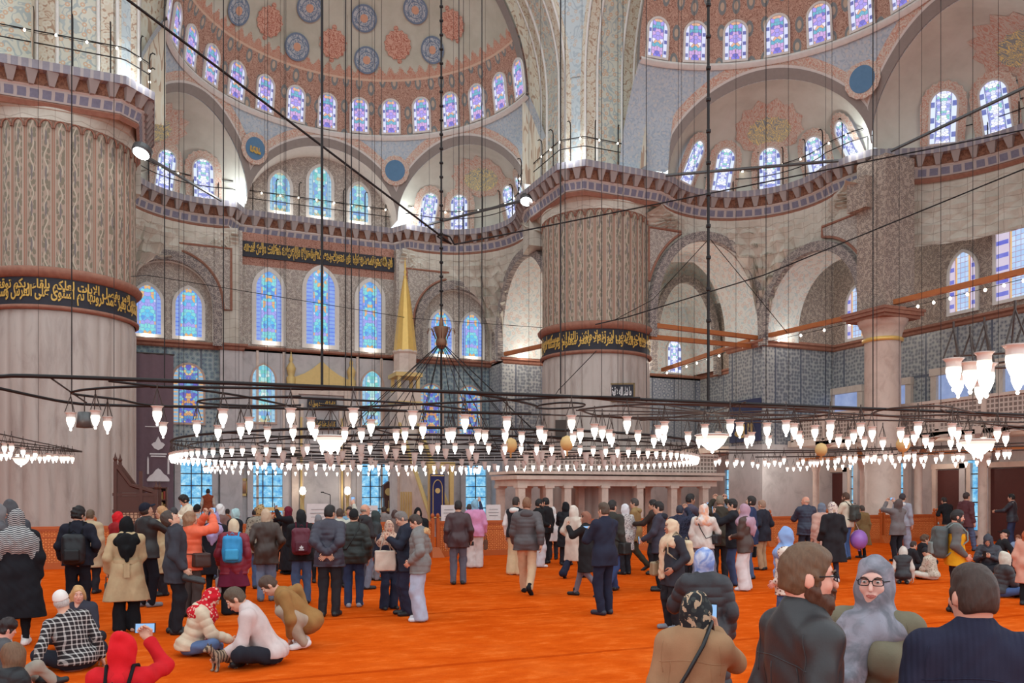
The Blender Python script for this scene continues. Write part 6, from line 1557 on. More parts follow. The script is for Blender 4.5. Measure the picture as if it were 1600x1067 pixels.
def hand_mesh(curl, vx, right):
    key = (curl, vx, right)
    if key in _hand: return _hand[key]
    # local frame: +x along the forearm, +z palm side is -z, thumb towards +y
    pr = [ell((.045, 0, 0), (.05, .04, .016), k=.012), cone((-.05, 0, 0), (.02, 0, 0), .026, .027, k=.02), cone((.06, -.03, 0), (.06, .03, 0), .013, .013, k=.012)]
    cu = {'relax': .42, 'grip': 1.0, 'open': .08}[curl]
    for i, (y, L) in enumerate(((.032, .072), (.011, .082), (-.011, .076), (-.031, .058))):
        p = np.array([.082, y, 0.0]); a = 0.0
        for j, f in enumerate((.45, .32, .23)):
            a += cu * (.75 + .15 * j); q = p + np.array([math.cos(a), .12 * (y / .03) * (1 - cu) * (j == 0), -math.sin(a)]) * L * f
            pr.append(cone(p, q, .0098 - .0008 * j, .009 - .0008 * j, k=.004)); p = q
    p = np.array([.012, .03, -.004])
    for q, r in ((np.array([.045, .058, -.014 - .02 * cu]), .0125), (np.array([.075, .066 - .02 * cu, -.022 - .03 * cu]), .0105), (np.array([.094, .062 - .03 * cu, -.028 - .034 * cu]), .009)):
        pr.append(cone(p, q, r, r * .92, k=.006)); p = q
    V, Q = sdf_mesh(pr, vx)
    if not right: V = V * np.array([1, -1, 1], np.float32); Q = Q[:, ::-1]
    _hand[key] = (V, Q); return V, Q

def skeleton(sp):
    """unit skeleton (height 1.75), +x the person's right, +y forward"""
    pose = sp.get('pose', 'stand'); J = {}
    st = sp.get('stance', .0)
    zp = {'stand': .95, 'walk': .93, 'cross': .13, 'kneel': .24, 'crouch': .34, 'side': .13}[pose]
    pel = np.array([0, 0, zp]); J['pel'] = pel
    lean = math.radians(sp.get('lean', {'cross': 12, 'kneel': 8, 'crouch': 32, 'side': 6}.get(pose, 1))); bend = math.radians(sp.get('bend', 0)); side = math.radians(sp.get('side', 0))
    R1 = ry_(side) @ rx(lean); R2 = R1 @ rx(bend)
    J['R1'], J['R2'] = R1, R2
    J['waist'] = pel + R1 @ np.array([0, 0, .14]); J['chest'] = J['waist'] + R2 @ np.array([0, .005, .19]); J['neck'] = J['waist'] + R2 @ np.array([0, -.01, .36])
    Rh = R2 @ rx(-(lean + bend) * .6) @ rz_(-math.radians(sp.get('hyaw', 0))) @ rx(math.radians(sp.get('hpitch', 0)))
    J['Rh'] = Rh; J['head'] = J['neck'] + R2 @ np.array([0, .01, .05]) + Rh @ np.array([0, .015, .125])
    w = .185 * sp.get('sw', 1.0)
    for s, n in ((1, 'r'), (-1, 'l')):
        sh = J['waist'] + R2 @ np.array([s * w, -.01, .315]); J['sh' + n] = sh
        a = sp.get('arms', ('down', 'down'))[0 if n == 'l' else 1]
        tg, hint, pn, curl = ARM[a] if isinstance(a, str) else a
        m = np.array([s, 1, 1]); T_ = sh + (R2 if a not in ('floor',) else I3) @ (np.array(tg) * m)
        T_[2] = max(T_[2], .07)
        e, wr = ik(sh, T_, .285, .255, R2 @ (np.array(hint, float) * m)); J['el' + n], J['wr' + n] = e, wr
        J['pn' + n] = R2 @ (np.array(pn, float) * m); J['cu' + n] = curl
        hp = pel + R1 @ np.array([s * .088, 0, -.03]); J['hip' + n] = hp
        if pose in ('stand', 'walk'):
            if pose == 'walk': ft = np.array([s * .07, (.27 if s * sp.get('lead', 1) > 0 else -.30), .085 if s * sp.get('lead', 1) > 0 else .16])
            else: ft = np.array([s * (.10 + st), .02 * s, .085])
            k, an = ik(hp, ft, .42, .425, np.array([s * .12, 1, .05])); J['kn' + n], J['an' + n] = k, an
            pitch = 0.0 if (pose == 'stand' or ft[2] < .1) else -.75
            d = np.array([s * .22, 1, 0]); d /= np.linalg.norm(d); J['toe' + n] = an + np.array([d[0] * .15, d[1] * .15 * math.cos(pitch), -.05 + .15 * math.sin(pitch)]); J['heel' + n] = an + np.array([-d[0] * .055, -d[1] * .055, -.045 + (.03 if pitch else 0)])
            if pitch == 0: J['toe' + n][2] = .035; J['heel' + n][2] = .04
        else:
            K, A, Tt = {'cross': ((.33, .28, .17), (-.08, .34, .07), (-.2, .36, .05)), 'kneel': ((.13, .40, .09), (.10, -.03, .07), (.10, -.17, .04)), 'crouch': ((.17, .33, .50), (.13, .08, .09), (.15, .22, .035)),
                        'side': ((.20, .40, .30) if s > 0 else (.34, .33, .12), (.16, .62, .07) if s > 0 else (.05, .52, .07), (.18, .75, .08) if s > 0 else (-.06, .6, .06))}[pose]
            m = np.array([s, 1, 1]); J['kn' + n] = np.array(K) * m; J['an' + n] = np.array(A) * m; J['toe' + n] = np.array(Tt) * m; J['heel' + n] = np.array(A) * m + np.array([0, -.04, -.02])
            if pose == 'crouch': J['heel' + n] = np.array([s * .12, .03, .08])
    J['top'] = (J['head'] + Rh @ np.array([0, -.01, .115]))[2]
    return J

def scaleJ(J, s):
    return {k: (v if k.startswith('R') or k.startswith('pn') or isinstance(v, str) else v * s) for k, v in J.items()}
def torso(J, s, g, b, q=None, hips=True, bust=0.0):
    """clothed or bare trunk: g = extra girth"""
    R1, R2 = J['R1'], J['R2']; c = J['chest']; w = J['waist']; p = J['pel']
    P = [ell(c, ((.165 * b) * s + g, .112 * b * s + g, .20 * s + g * .6), R2, .06, q), ell(w + R1 @ np.array([0, .01 * b, .0]) * s, (.148 * b * s + g, .108 * b * s + g, .17 * s), R1, .06, q),
         cone(J['shl'] + R2 @ np.array([.03, 0, .0]) * s, J['shr'] + R2 @ np.array([-.03, 0, .0]) * s, .058 * s + g * .8, None, .06), cone(J['neck'], J['chest'], .06 * s + g, .09 * s, .06)]
    if hips: P.append(ell(p + np.array([0, -.01, .0]) * s, (.168 * b * s + g, .122 * b * s + g, .14 * s), R1, .06, q))
    if bust:
        for sx in (-1, 1): P.append(ell(c + R2 @ np.array([sx * .075, .095, -.035]) * s * b, (.078 * s * bust + g, .07 * s * bust + g, .08 * s * bust + g), R2, .03))
    return P
def limbs_arm(J, n, s, r0, r1, r2, q=None, k=.04, cutw=0.0):
    e, w = J['el' + n], J['wr' + n]; d = (w - e) / (np.linalg.norm(w - e) + 1e-9)
    return [cone(J['sh' + n], e, r0 * s, r1 * s, k, q), cone(e, w - d * cutw * s, r1 * s, r2 * s, k, q)]
def to_local(o, M): pass

PEOPLE = []
def seams(gar, J, s, mat):
    """stitched seams lying on a garment seen close up"""
    from mathutils.bvhtree import BVHTree
    me = gar.data; bv = BVHTree.FromPolygons([v.co[:] for v in me.vertices], [tuple(p.vertices) for p in me.polygons])
    R2, nk = J['R2'], J['neck']
    def proj(x, z, back):
        o = nk + R2 @ np.array([x, -.6 if back else .6, z]) * s; d = R2 @ np.array([0, 1.0 if back else -1.0, 0])
        h = bv.ray_cast(Vector(o), Vector(d)); return None if h[0] is None else np.array(h[0])
    mb = MB()
    L = [[(-.2 + .4 * i / 20, -.14 - .012 * math.cos(i / 20 * 6.28), True) for i in range(21)], [(0, -.15 - .5 * i / 20, True) for i in range(21)]]
    for sx in (-1, 1):
        L.append([(sx * (.125 + .02 * math.sin(i / 20 * 3.1)), -.15 - .5 * i / 20, True) for i in range(21)])
        L.append([(sx * (.175 + .012 * math.sin(i / 14 * 3.1)), -.02 - .2 * i / 14, True) for i in range(15)]); L.append([(sx * (.175 + .012 * math.sin(i / 14 * 3.1)), -.02 - .2 * i / 14, False) for i in range(15)])
    for ln in L:
        P = [proj(*q) for q in ln]; P = [p for p in P if p is not None]
        if len(P) > 2: mb.tube(P, .0028 * s, 5)
    if mb.nv: mb.build('seams', mat, gar, True)
def person(px, ytop, Z, yaw, label, sp):
    sc = F / Z; vx = float(np.clip(1.15 / sc, .0075, .0165))
    if Z < 6: vx = .0085
    J = skeleton(sp); ztop = 2.0 - (ytop - HY) * Z / F - sp.get('base', 0)
    hx = sp.get('hat', 0.0)
    s = (ztop - hx) / J['top']; s = float(np.clip(s, .78, 1.16))
    J = scaleJ(J, s); b = sp.get('bulk', 1.0)
    base = at(px, HY, Z); hd = J['head']; ang = math.radians(yaw) + math.atan2(px - HX, F)   # yaw is seen from the camera
    d = FW * math.cos(ang) + RT * math.sin(ang); rz = math.atan2(-d[0], d[1])
    co, si = math.cos(rz), math.sin(rz)
    # put the head, not the feet, at the pixel column for leaning figures
    k = sp.get('anchor', .5); off = np.array([co * hd[0] - si * hd[1], si * hd[0] + co * hd[1]]) * k
    loc = (base[0] - off[0], base[1] - off[1], sp.get('base', 0.0))
    skin = cloth('skin', *[sp.get('skin', (205, 158, 134))])
    C, Rh = J['head'], J['Rh']
    def H(x, y, z): return C + Rh @ np.array([x, y, z]) * s
    # ---- body: one continuous surface
    P = torso(J, s, 0, b * .94, None, True, sp.get('bust', 0) * .9)
    for n in 'lr':
        P += limbs_arm(J, n, s, .046 * b, .039 * b, .027)
        P += [cone(J['hip' + n], J['kn' + n], .083 * b * s, .055 * s, .05), cone(J['kn' + n], J['an' + n], .055 * s, .036 * s, .03), cone(J['heel' + n], J['toe' + n], .036 * s, .032 * s, .03), cone(J['an' + n], J['heel' + n], .038 * s, .036 * s, .02)]
    P += [ell(H(0, -.012, .02), (.074 * s, .092 * s, .098 * s), Rh, .03), ell(H(0, .022, -.055), (.058 * s, .064 * s, .068 * s), Rh, .03), cone(H(0, .062, -.098), H(0, .06, -.092), .022 * s, .024 * s, .03), cone(H(0, -.02, -.06), J['neck'], .054 * s, .06 * s, .04),
          ell(H(0, .07, .022), (.05 * s, .022 * s, .03 * s), Rh, .02)]
    for sx in (-1, 1):
        P += [ell(H(sx * .077, -.008, -.012), (.010 * s, .02 * s, .03 * s), Rh, .008), ell(H(sx * .036, .066, -.03), (.024 * s, .02 * s, .024 * s), Rh, .02)]
    P += [ell(H(sx * .032, .098, .002), (.018 * s, .016 * s, .012 * s), Rh, .012, sub=True) for sx in (-1, 1)]
    P += [cone(H(0, .085, .006), H(0, .106, -.034), .009 * s, .0135 * s, .012), ell(H(0, .088, -.066), (.024 * s, .012 * s, .011 * s), Rh, .01)]
    parts = [sdf_mesh(P, vx)]
    hv = .0052 if Z < 7 else .0068 if Z < 14 else .0085
    for n, right in (('l', False), ('r', True)):
        V, Q = hand_mesh(J['cu' + n], hv, right)
        x = J['wr' + n] - J['el' + n]; x /= np.linalg.norm(x); z = -J['pn' + n]; z = z - x * (z @ x); z /= np.linalg.norm(z) + 1e-9; y = np.cross(z, x)
        M = np.stack([x, y, z], 1); parts.append(((V * s) @ M.T + J['wr' + n] + x * .012 * s, Q)); J['ha' + n] = J['wr' + n] + x * .075 * s; J['hm' + n] = M
    body = fast_mesh('person', parts, skin); body.location = loc; body.rotation_euler = (0, 0, rz)
    tag(body, label, sp.get('cat', 'person'))
    def child(name, prims, mat, folds=0.0, v=None, freq=26.0):
        o = fast_mesh(name, [sdf_mesh(prims, v or vx, folds, len(PEOPLE), freq)], mat, body); return o
    fold = .0035 if Z < 6 else .006
    # ---- eyes, brows, lips where a face can be seen
    rel = (yaw + sp.get('hyaw', 0)) % 360
    if 50 < rel < 310 and not sp.get('noface'):
        for sx in (-1, 1):
            mb = MB(); c = H(sx * .032, .083, .003); 
            def sph(c, r, m):
                mb.grid([[c + Rh @ np.array([r * math.sin(PI * j / 6) * math.cos(2 * PI * i / 10), r * math.cos(PI * j / 6), r * .7 * math.sin(PI * j / 6) * math.sin(2 * PI * i / 10)]) for j in range(7)] for i in range(11)], mat=m)
            sph(c + Rh @ np.array([0, -.002, 0]) * s, .0122 * s, EYEW); sph(c + Rh @ np.array([0, .0056, 0]) * s, .0074 * s, EYED); mb.build('eye', None, body, True)
        hc = sp.get('hairc', (40, 30, 26))
        for sx in (-1, 1): mb = MB(); mb.tube([H(sx * .016, .096, .021), H(sx * .032, .096, .028), H(sx * .05, .083, .023)], .0042 * s, 5); mb.build('eyebrow', cloth('hair', hc), body, True)
        mb = MB()
        for dz, r in ((.002, .0048), (-.006, .0056)): mb.tube([H(-.023, .09, -.066 + dz * .2), H(-.009, .1, -.064 + dz), H(0, .101, -.066 + dz), H(.009, .1, -.064 + dz), H(.023, .09, -.066 + dz * .2)], [r * s * .5, r * s, r * s, r * s, r * s * .5], 6)
        mb.build('lips', cloth('skin', (178, 104, 94)), body, True)
    g = {'shirt': .018, 'jacket': .032, 'puffer': .045, 'coat': .038, 'tunic': .026, 'tight': .012}[sp.get('top', ('jacket',))[0]] * s
    # ---- head wear and hair
    hd_ = sp.get('head', ('short', (50, 38, 32))); ht, hc = hd_[0], hd_[1]; hm = cloth(hd_[2] if len(hd_) > 2 and isinstance(hd_[2], str) else ('hair' if ht in ('short', 'long', 'bald', 'curly', 'bun') else 'plain'), hc, *(hd_[3:] if len(hd_) > 3 else ()))
    def face_hole(k=1.0): return ell(H(0, .118, -.012), (.058 * s * k, .07 * s, .086 * s * k), Rh, .015, sub=True)
    if ht in ('short', 'curly', 'fade'):
        e = .012 if ht == 'curly' else 0.0
        pr = [ell(H(0, -.012, .026), ((.079 + e) * s, (.098 + e) * s, (.102 + e) * s), Rh, .02), ell(H(0, .012, .075), ((.062 + e) * s, (.078 + e) * s, (.052 + e) * s), Rh, .03), ell(H(0, -.034, -.03), ((.068 + e * .6) * s, (.07 + e) * s, .066 * s), Rh, .03)] + [cone(H(sx * .074, .016, .02), H(sx * .072, .02, -.035), .012 * s, .006 * s, .012) for sx in (-1, 1)] + [ell(H(0, .125, -.03), (.07 * s, .075 * s, .088 * s), Rh, .012, sub=True)] + [ell(H(sx * .085, .0, -.035), (.02 * s, .026 * s, .036 * s), Rh, .008, sub=True) for sx in (-1, 1)] + [cut(H(0, 0, -.088), Rh @ np.array([0, .35, .94]))]
        child('hair', pr, cloth('hair', hc), .0025 if ht != 'curly' else .007, min(vx, .0105), 70.0)
    elif ht == 'bald': 
        pr = [ell(H(0, -.016, -.005), (.079 * s, .096 * s, .06 * s), Rh, .02), cut(H(0, .01, -.01), Rh @ np.array([0, -.9, .1])), cut(H(0, 0, -.06), Rh @ np.array([0, 0, 1.0]))]
        child('hair', pr, cloth('hair', hc), .002)
    elif ht in ('long', 'bun'):
        L = hd_[4] if len(hd_) > 4 else .38
        pr = [ell(H(0, -.012, .02), (.085 * s, .105 * s, .11 * s), Rh, .03), cone(H(-.05, -.05, -.02), H(-.06, -.085, -L), .055 * s, .035 * s, .05), cone(H(.05, -.05, -.02), H(.06, -.085, -L), .055 * s, .035 * s, .05), cone(H(0, -.07, 0), H(0, -.1, -L), .06 * s, .04 * s, .05), face_hole(1.02), ell(H(0, .1, -.14), (.09 * s, .1 * s, .12 * s), Rh, .02, sub=True)]
        child('hair', pr, cloth('hair', hc), .006, None, 60.0)
    elif ht in ('hijab', 'shawl'):
        opt = sp.get('drape', ''); R2 = J['R2']; nk = J['neck']
        def K(x, y, z): return nk + R2 @ np.array([x, y, z]) * s
        pr = [ell(H(0, -.012, .012), (.09 * s, .112 * s, .122 * s), Rh, .03), cone(H(0, -.012, -.06), K(0, .01, -.02), .085 * s, .1 * s, .06), ell(K(0, .01, -.07), (.18 * s + g * 1.3, .14 * s + g * 1.3, .1 * s + g) if opt or ht == 'shawl' else (.13 * s, .1 * s, .06 * s), R2, .05)]
        if 'back' in opt: pr += [ell(K(0, -.115 * b - g / s, -.15), (.12 * s, .05 * s, .19 * s), R2 @ rx(-.12), .05), cone(K(0, -.13 * b - g / s, -.2), K(0, -.135 * b - g / s, -.36), .07 * s, .02 * s, .04)]
        if 'front' in opt: pr += [ell(K(.03, .13, -.13), (.075 * s, .045 * s, .13 * s), R2, .05)] + [cone(K(dx, .15, -.12), K(dx + .02, .17 + (.11 if sp.get('bust') else 0), -.62 if 'long' in opt else -.4), .04 * s, .038 * s, .03) for dx in ((.02, .085) if 'long' in opt else (.05,))] + ([cone(K(.05, .15, -.12), K(.06, .26, -.3), .05 * s, .045 * s, .03)] if sp.get('bust') else [])
        if 'left' in opt: pr += [cone(K(-.09, .1, -.05), K(-.12, .15, -.55), .06 * s, .06 * s, .04)]
        if 'wide' in opt or ht == 'shawl': pr += [ell(K(0, -.02, -.13), (.25 * s, .17 * s, .19 * s), R2, .06), cone(K(-.14, -.05, -.1), K(-.2, -.06, -.3), .1 * s, .06 * s, .06), cone(K(.14, -.05, -.1), K(.2, -.06, -.3), .1 * s, .06 * s, .06)]
        if 'cape' in opt: pr += [ell(K(0, .0, -.2), (.24 * s, .18 * s, .3 * s), R2, .06), ell(K(0, .0, -.4), (.25 * s, .19 * s, .2 * s), R2, .06)]
        pr += [face_hole(1.0)]
        child('headscarf', pr, hm, .007, min(vx, .012), 34.0)
        if 50 < rel < 310 or Z < 6: child('hair', [ell(H(0, -.004, .02), (.077 * s, .094 * s, .095 * s), Rh, .02), ell(H(0, .115, -.03), (.058 * s, .07 * s, .088 * s), Rh, .012, sub=True), cut(H(0, 0, -.03), Rh @ np.array([0, 0, 1.0]))], cloth('hair', sp.get('hairc', (54, 40, 34))), 0, min(vx, .011))
    elif ht == 'hood':
        R2 = J['R2']; nk = J['neck']
        pr = [ell(H(0, -.022, .012), (.104 * s, .124 * s, .135 * s), Rh, .04), cone(H(0, -.05, .09), H(0, -.1, .12), .05 * s, .03 * s, .06), cone(H(0, -.01, -.08), nk + R2 @ np.array([0, .0, -.04]) * s, .1 * s, .115 * s, .06), ell(nk + R2 @ np.array([0, .0, -.07]) * s, (.125 * s, .105 * s, .06 * s), R2, .05), ell(H(0, .13, -.02), (.062 * s, .08 * s, .092 * s), Rh, .02, sub=True)]
        child('hood', pr, hm, .007)
        child('hair', [ell(H(0, -.008, .022), (.08 * s, .099 * s, .1 * s), Rh, .02), ell(H(0, .115, -.03), (.06 * s, .07 * s, .088 * s), Rh, .012, sub=True), cut(H(0, 0, -.03), Rh @ np.array([0, 0, 1.0]))], cloth('hair', sp.get('hairc', (54, 40, 34))))
    elif ht in ('beanie', 'cap', 'skullcap'):
        child('hair', [ell(H(0, -.014, .0), (.079 * s, .097 * s, .09 * s), Rh, .02), cut(H(0, .01, -.0), Rh @ np.array([0, -1, .2])), cut(H(0, 0, -.065), Rh @ np.array([0, 0, 1.0]))], cloth('hair', sp.get('hairc', (54, 40, 34))), .002)
        pr = [ell(H(0, -.012, .03), (.086 * s, .106 * s, .108 * s), Rh, .02), cut(H(0, 0, .032), Rh @ np.array([0, -.18, .98]))]
        if ht == 'beanie': pr = [ell(H(0, -.014, .03), (.088 * s, .108 * s, .116 * s), Rh, .02), cut(H(0, 0, .012), Rh @ np.array([0, -.3, .95]))]
        o = child(ht, pr, hm, .003)
        if ht == 'cap': child('cap_brim', [ell(H(0, .12, .042), (.07 * s, .075 * s, .012 * s), Rh @ rx(-.12), .01)], hm)
    if sp.get('beard'):
        bc = sp['beard']
        big = sp.get('beardsize', 1.0)
        child('beard', [ell(H(0, .045, -.09), (.06 * s, .056 * s, .05 * s * big), Rh, .03), ell(H(0, .062, -.112 - .02 * (big - 1)), (.042 * s, .036 * s, .04 * s * big), Rh, .03), ell(H(-.062, .01, -.05), (.018 * s, .032 * s, .05 * s), Rh, .02), ell(H(.062, .01, -.05), (.018 * s, .032 * s, .05 * s), Rh, .02), cone(H(-.028, .094, -.05), H(.028, .094, -.05), .009 * s, None, .01), ell(H(0, .112, -.066), (.024 * s, .022 * s, .010 * s), Rh, .006, sub=True)], cloth('hair', bc), .005, min(vx, .0105), 80.0)
    if sp.get('glasses'):
        mb = MB()
        for sx in (-1, 1):
            mb.tube([H(sx * .034 + .026 * math.copysign(abs(math.cos(2 * PI * k / 20)) ** .5, math.cos(2 * PI * k / 20)), .103 - .006 * abs(math.cos(2 * PI * k / 20)), .003 + .016 * math.copysign(abs(math.sin(2 * PI * k / 20)) ** .6, math.sin(2 * PI * k / 20))) for k in range(20)], .0026 * s, 5, closed=True)
            mb.tube([H(sx * .06, .1, .008), H(sx * .078, .03, .006), H(sx * .08, -.02, -.0)], .003 * s, 5)
        mb.tube([H(-.01, .106, .008), H(0, .109, .01), H(.01, .106, .008)], .003 * s, 5); mb.build('glasses', MT['iron'], body, True)
    # ---- legs
    lg = sp.get('legs', ('reg', (40, 40, 46))); ls, lc = lg[0], lg[1]; lm = cloth(lg[2] if len(lg) > 2 else 'plain', lc)
    r = {'slim': (.092, .066, .05), 'reg': (.098, .078, .066), 'wide': (.11, .105, .115), 'flare': (.098, .08, .098)}.get(ls, (.1, .08, .07))
    pr = [ell(J['pel'] + np.array([0, -.012, -.01]) * s, (.176 * b * s, .132 * b * s, .13 * s), J['R1'], .05)]
    for n in 'lr':
        an = J['an' + n] + (np.array([0, -.01, -.02]) * s if sp.get('pose', 'stand') in ('stand', 'walk') else 0)
        dd = (an - J['kn' + n]) / np.linalg.norm(an - J['kn' + n])
        pr += [cone(J['hip' + n], J['kn' + n], r[0] * b * s, r[1] * s, .045), cone(J['kn' + n], an, r[1] * s, r[2] * s, .04)]
    pr.append(cut((0, 0, .022 * s), (0, 0, 1.0)))
    child('trousers', pr, lm, fold)
    # ---- shoes or socks
    fc = sp.get('feet', (30, 30, 32)); sk = sp.get('socks')
    for n in 'lr':
        pr = [cone(J['heel' + n], J['toe' + n], .047 * s, .041 * s, .02), cone(J['an' + n] + np.array([0, 0, .03]) * s, J['heel' + n] + (J['toe' + n] - J['heel' + n]) * .2, .05 * s, .046 * s, .03)]
        pr.append(cut((0, 0, .004), (0, 0, 1.0))); child('sock' if sk else 'shoe', pr, cloth('knit' if sk else 'leather', fc))
    # ---- skirt or long coat, jacket
    tp = sp.get('top', ('jacket', (50, 50, 56), .80)); ts, tc = tp[0], tp[1]; hem = tp[2] if len(tp) > 2 else .80; tk = tp[3] if len(tp) > 3 else ('puffer' if ts == 'puffer' else 'plain'); tm = cloth(tk, tc, *(tp[4:] if len(tp) > 4 else ()))
    q = (.011, .085 if Z > 6 else .075) if ts == 'puffer' else None
    g = {'shirt': .018, 'jacket': .032, 'puffer': .045, 'coat': .038, 'tunic': .026, 'tight': .012}[ts] * s
    pr = torso(J, s, g, b, q, True, sp.get('bust', 0))
    sl = {'shirt': (.062, .052, .042), 'jacket': (.075, .064, .052), 'puffer': (.085, .074, .058), 'coat': (.078, .066, .056), 'tunic': (.066, .058, .052), 'tight': (.06, .05, .038)}[ts]
    if not sp.get('vest'):
        for n in 'lr': pr += limbs_arm(J, n, s, sl[0] * b, sl[1] * b, sl[2], q, cutw=.02)
    up = sp.get('pose', 'stand') in ('stand', 'walk')
    if up:
        hz = hem * s
        fl = sp.get('flare', .02)
        if hem < .9:
            L = .95 - hem
            for sx in (-1, 1): pr.append(cone(J['pel'] + np.array([sx * .07, 0, .02]) * s, np.array([sx * (.085 + fl) * s, 0, hz - .05 * s]), (.122 * b * s + g * .6), (.118 + fl * L * 2) * b * s + g * .5, .06, q))
        pr.append(cut((0, 0, hz), (0, .04, 1.0)))
    else:
        pr.append(ell(J['pel'] + np.array([0, -.03, -.02]) * s, (.19 * b * s + g * .5, .15 * b * s + g * .5, .12 * s), J['R1'], .05, q))
        pr.append(cut((0, 0, .085 * s), (0, 0, 1.0)))
        if sp.get('pose') in ('cross', 'crouch', 'kneel', 'side'):
            pr.append(cut(J['pel'] + J['R1'] @ np.array([0, .15, -.16 if sp['pose'] == 'crouch' else -.1]) * s, J['R1'] @ np.array([0, -.7, 1.0])))
    if sp.get('collar'): pr.append(cone(J['neck'] + J['R2'] @ np.array([0, -.005, -.03]) * s, J['neck'] + J['R2'] @ np.array([0, -.0, .045]) * s, .088 * s, .076 * s, .02))
    pr.append(ell(J['neck'] + J['R2'] @ np.array([0, .075, .06]) * s, (.05 * s, .06 * s, .075 * s), J['R2'], .02, sub=True))
    gar = child({'shirt': 'shirt', 'jacket': 'jacket', 'puffer': 'puffer_jacket', 'coat': 'coat', 'tunic': 'tunic', 'tight': 'knit_top'}[ts], pr, tm, fold)
    if Z < 6: seams(gar, J, s, tm)
    if sp.get('vest'):   # sleeves of another colour under a waistcoat
        pr = [];
        for n in 'lr': pr += limbs_arm(J, n, s, .066 * b, .058, .046, None, cutw=.02)
        child('sleeves', pr, cloth('plain', sp['vest']), fold)
    if sp.get('yoke'):
        child('jacket_yoke', torso(J, s, g + .006, b, None, False)[:1] + torso(J, s, g + .006, b, None, False)[2:] + sum([limbs_arm(J, n, s, .08 * b, .069, .057, cutw=.02) for n in 'lr'], []) + [cut(J['chest'] + J['R2'] @ np.array([0, 0, .06]) * s, J['R2'] @ np.array([0, 0, 1.0]))] , cloth('plain', sp['yoke']), fold)
        child('sleeves', sum([limbs_arm(J, n, s, .08 * b, .069, .057, cutw=.02) for n in 'lr'], []), cloth('plain', sp['yoke']), fold)
    if sp.get('hooddown'):
        hcol = sp['hooddown'] if isinstance(sp['hooddown'], tuple) else tc
        pr = [ell(J['neck'] + J['R2'] @ np.array([0, -.085, .0]) * s, (.12 * s, .07 * s, .065 * s), J['R2'], .03), cone(J['neck'] + J['R2'] @ np.array([-.085, -.02, .0]) * s, J['neck'] + J['R2'] @ np.array([-.05, .08, -.04]) * s, .045 * s, .035 * s, .04), cone(J['neck'] + J['R2'] @ np.array([.085, -.02, .0]) * s, J['neck'] + J['R2'] @ np.array([.05, .08, -.04]) * s, .045 * s, .035 * s, .04)]
        child('hood_folded_back', pr, cloth('plain' if not sp.get('fur') else 'hair', hcol), .012 if sp.get('fur') else .005, None, 70.0 if sp.get('fur') else 26.0)
    if sp.get('skirt'):
        zc, col = sp['skirt']
        pr = [ell(J['pel'], (.178 * b * s, .135 * b * s, .12 * s), J['R1'], .06)]
        for sx in (-1, 1): pr.append(cone(np.array([sx * .07, 0, .9]) * s, np.array([sx * .13, 0, zc - .05]) * s, .13 * s, .17 * s, .08))
        pr.append(cut((0, 0, zc * s), (0, 0, 1.0))); child('skirt', pr, cloth('plain', col), .01, None, 20)
    if sp.get('belt'):
        mb = MB(); c0 = J['waist'] + np.array([0, 0, -.02]) * s; rx_, ry__ = .148 * b * s + g + .02, .108 * b * s + g + .025
        P2 = [[c0 + np.array([rx_ * math.cos(2 * PI * k / 24), ry__ * math.sin(2 * PI * k / 24), dz]) for dz in (-.03, .03)] for k in range(24)]
        mb.grid(P2, closed_u=True)
        for dx in (-.03, .03): mb.box(c0 + np.array([dx * .6, -ry__ - .01, -.12]), (.04, .015, .2), mat=None)
        mb.build('tied_belt', tm, body, True)
    PEOPLE.append(body)
    # ---- things held or worn, each a thing of its own
    Mw = np.array([[co, -si, 0], [si, co, 0], [0, 0, 1]])
    def W(p): return Mw @ np.asarray(p) + np.array(loc)
    for it in sp.get('items', ()):
        carry(it, J, s, g, W, Mw, loc, rz, b)
    return body
EYEW = plain('eye_white', sr(222, 214, 208), .3, 0, .4, 0.0); EYED = plain('dark_iris', sr(40, 28, 22), .2, 0, .5, 0.0)
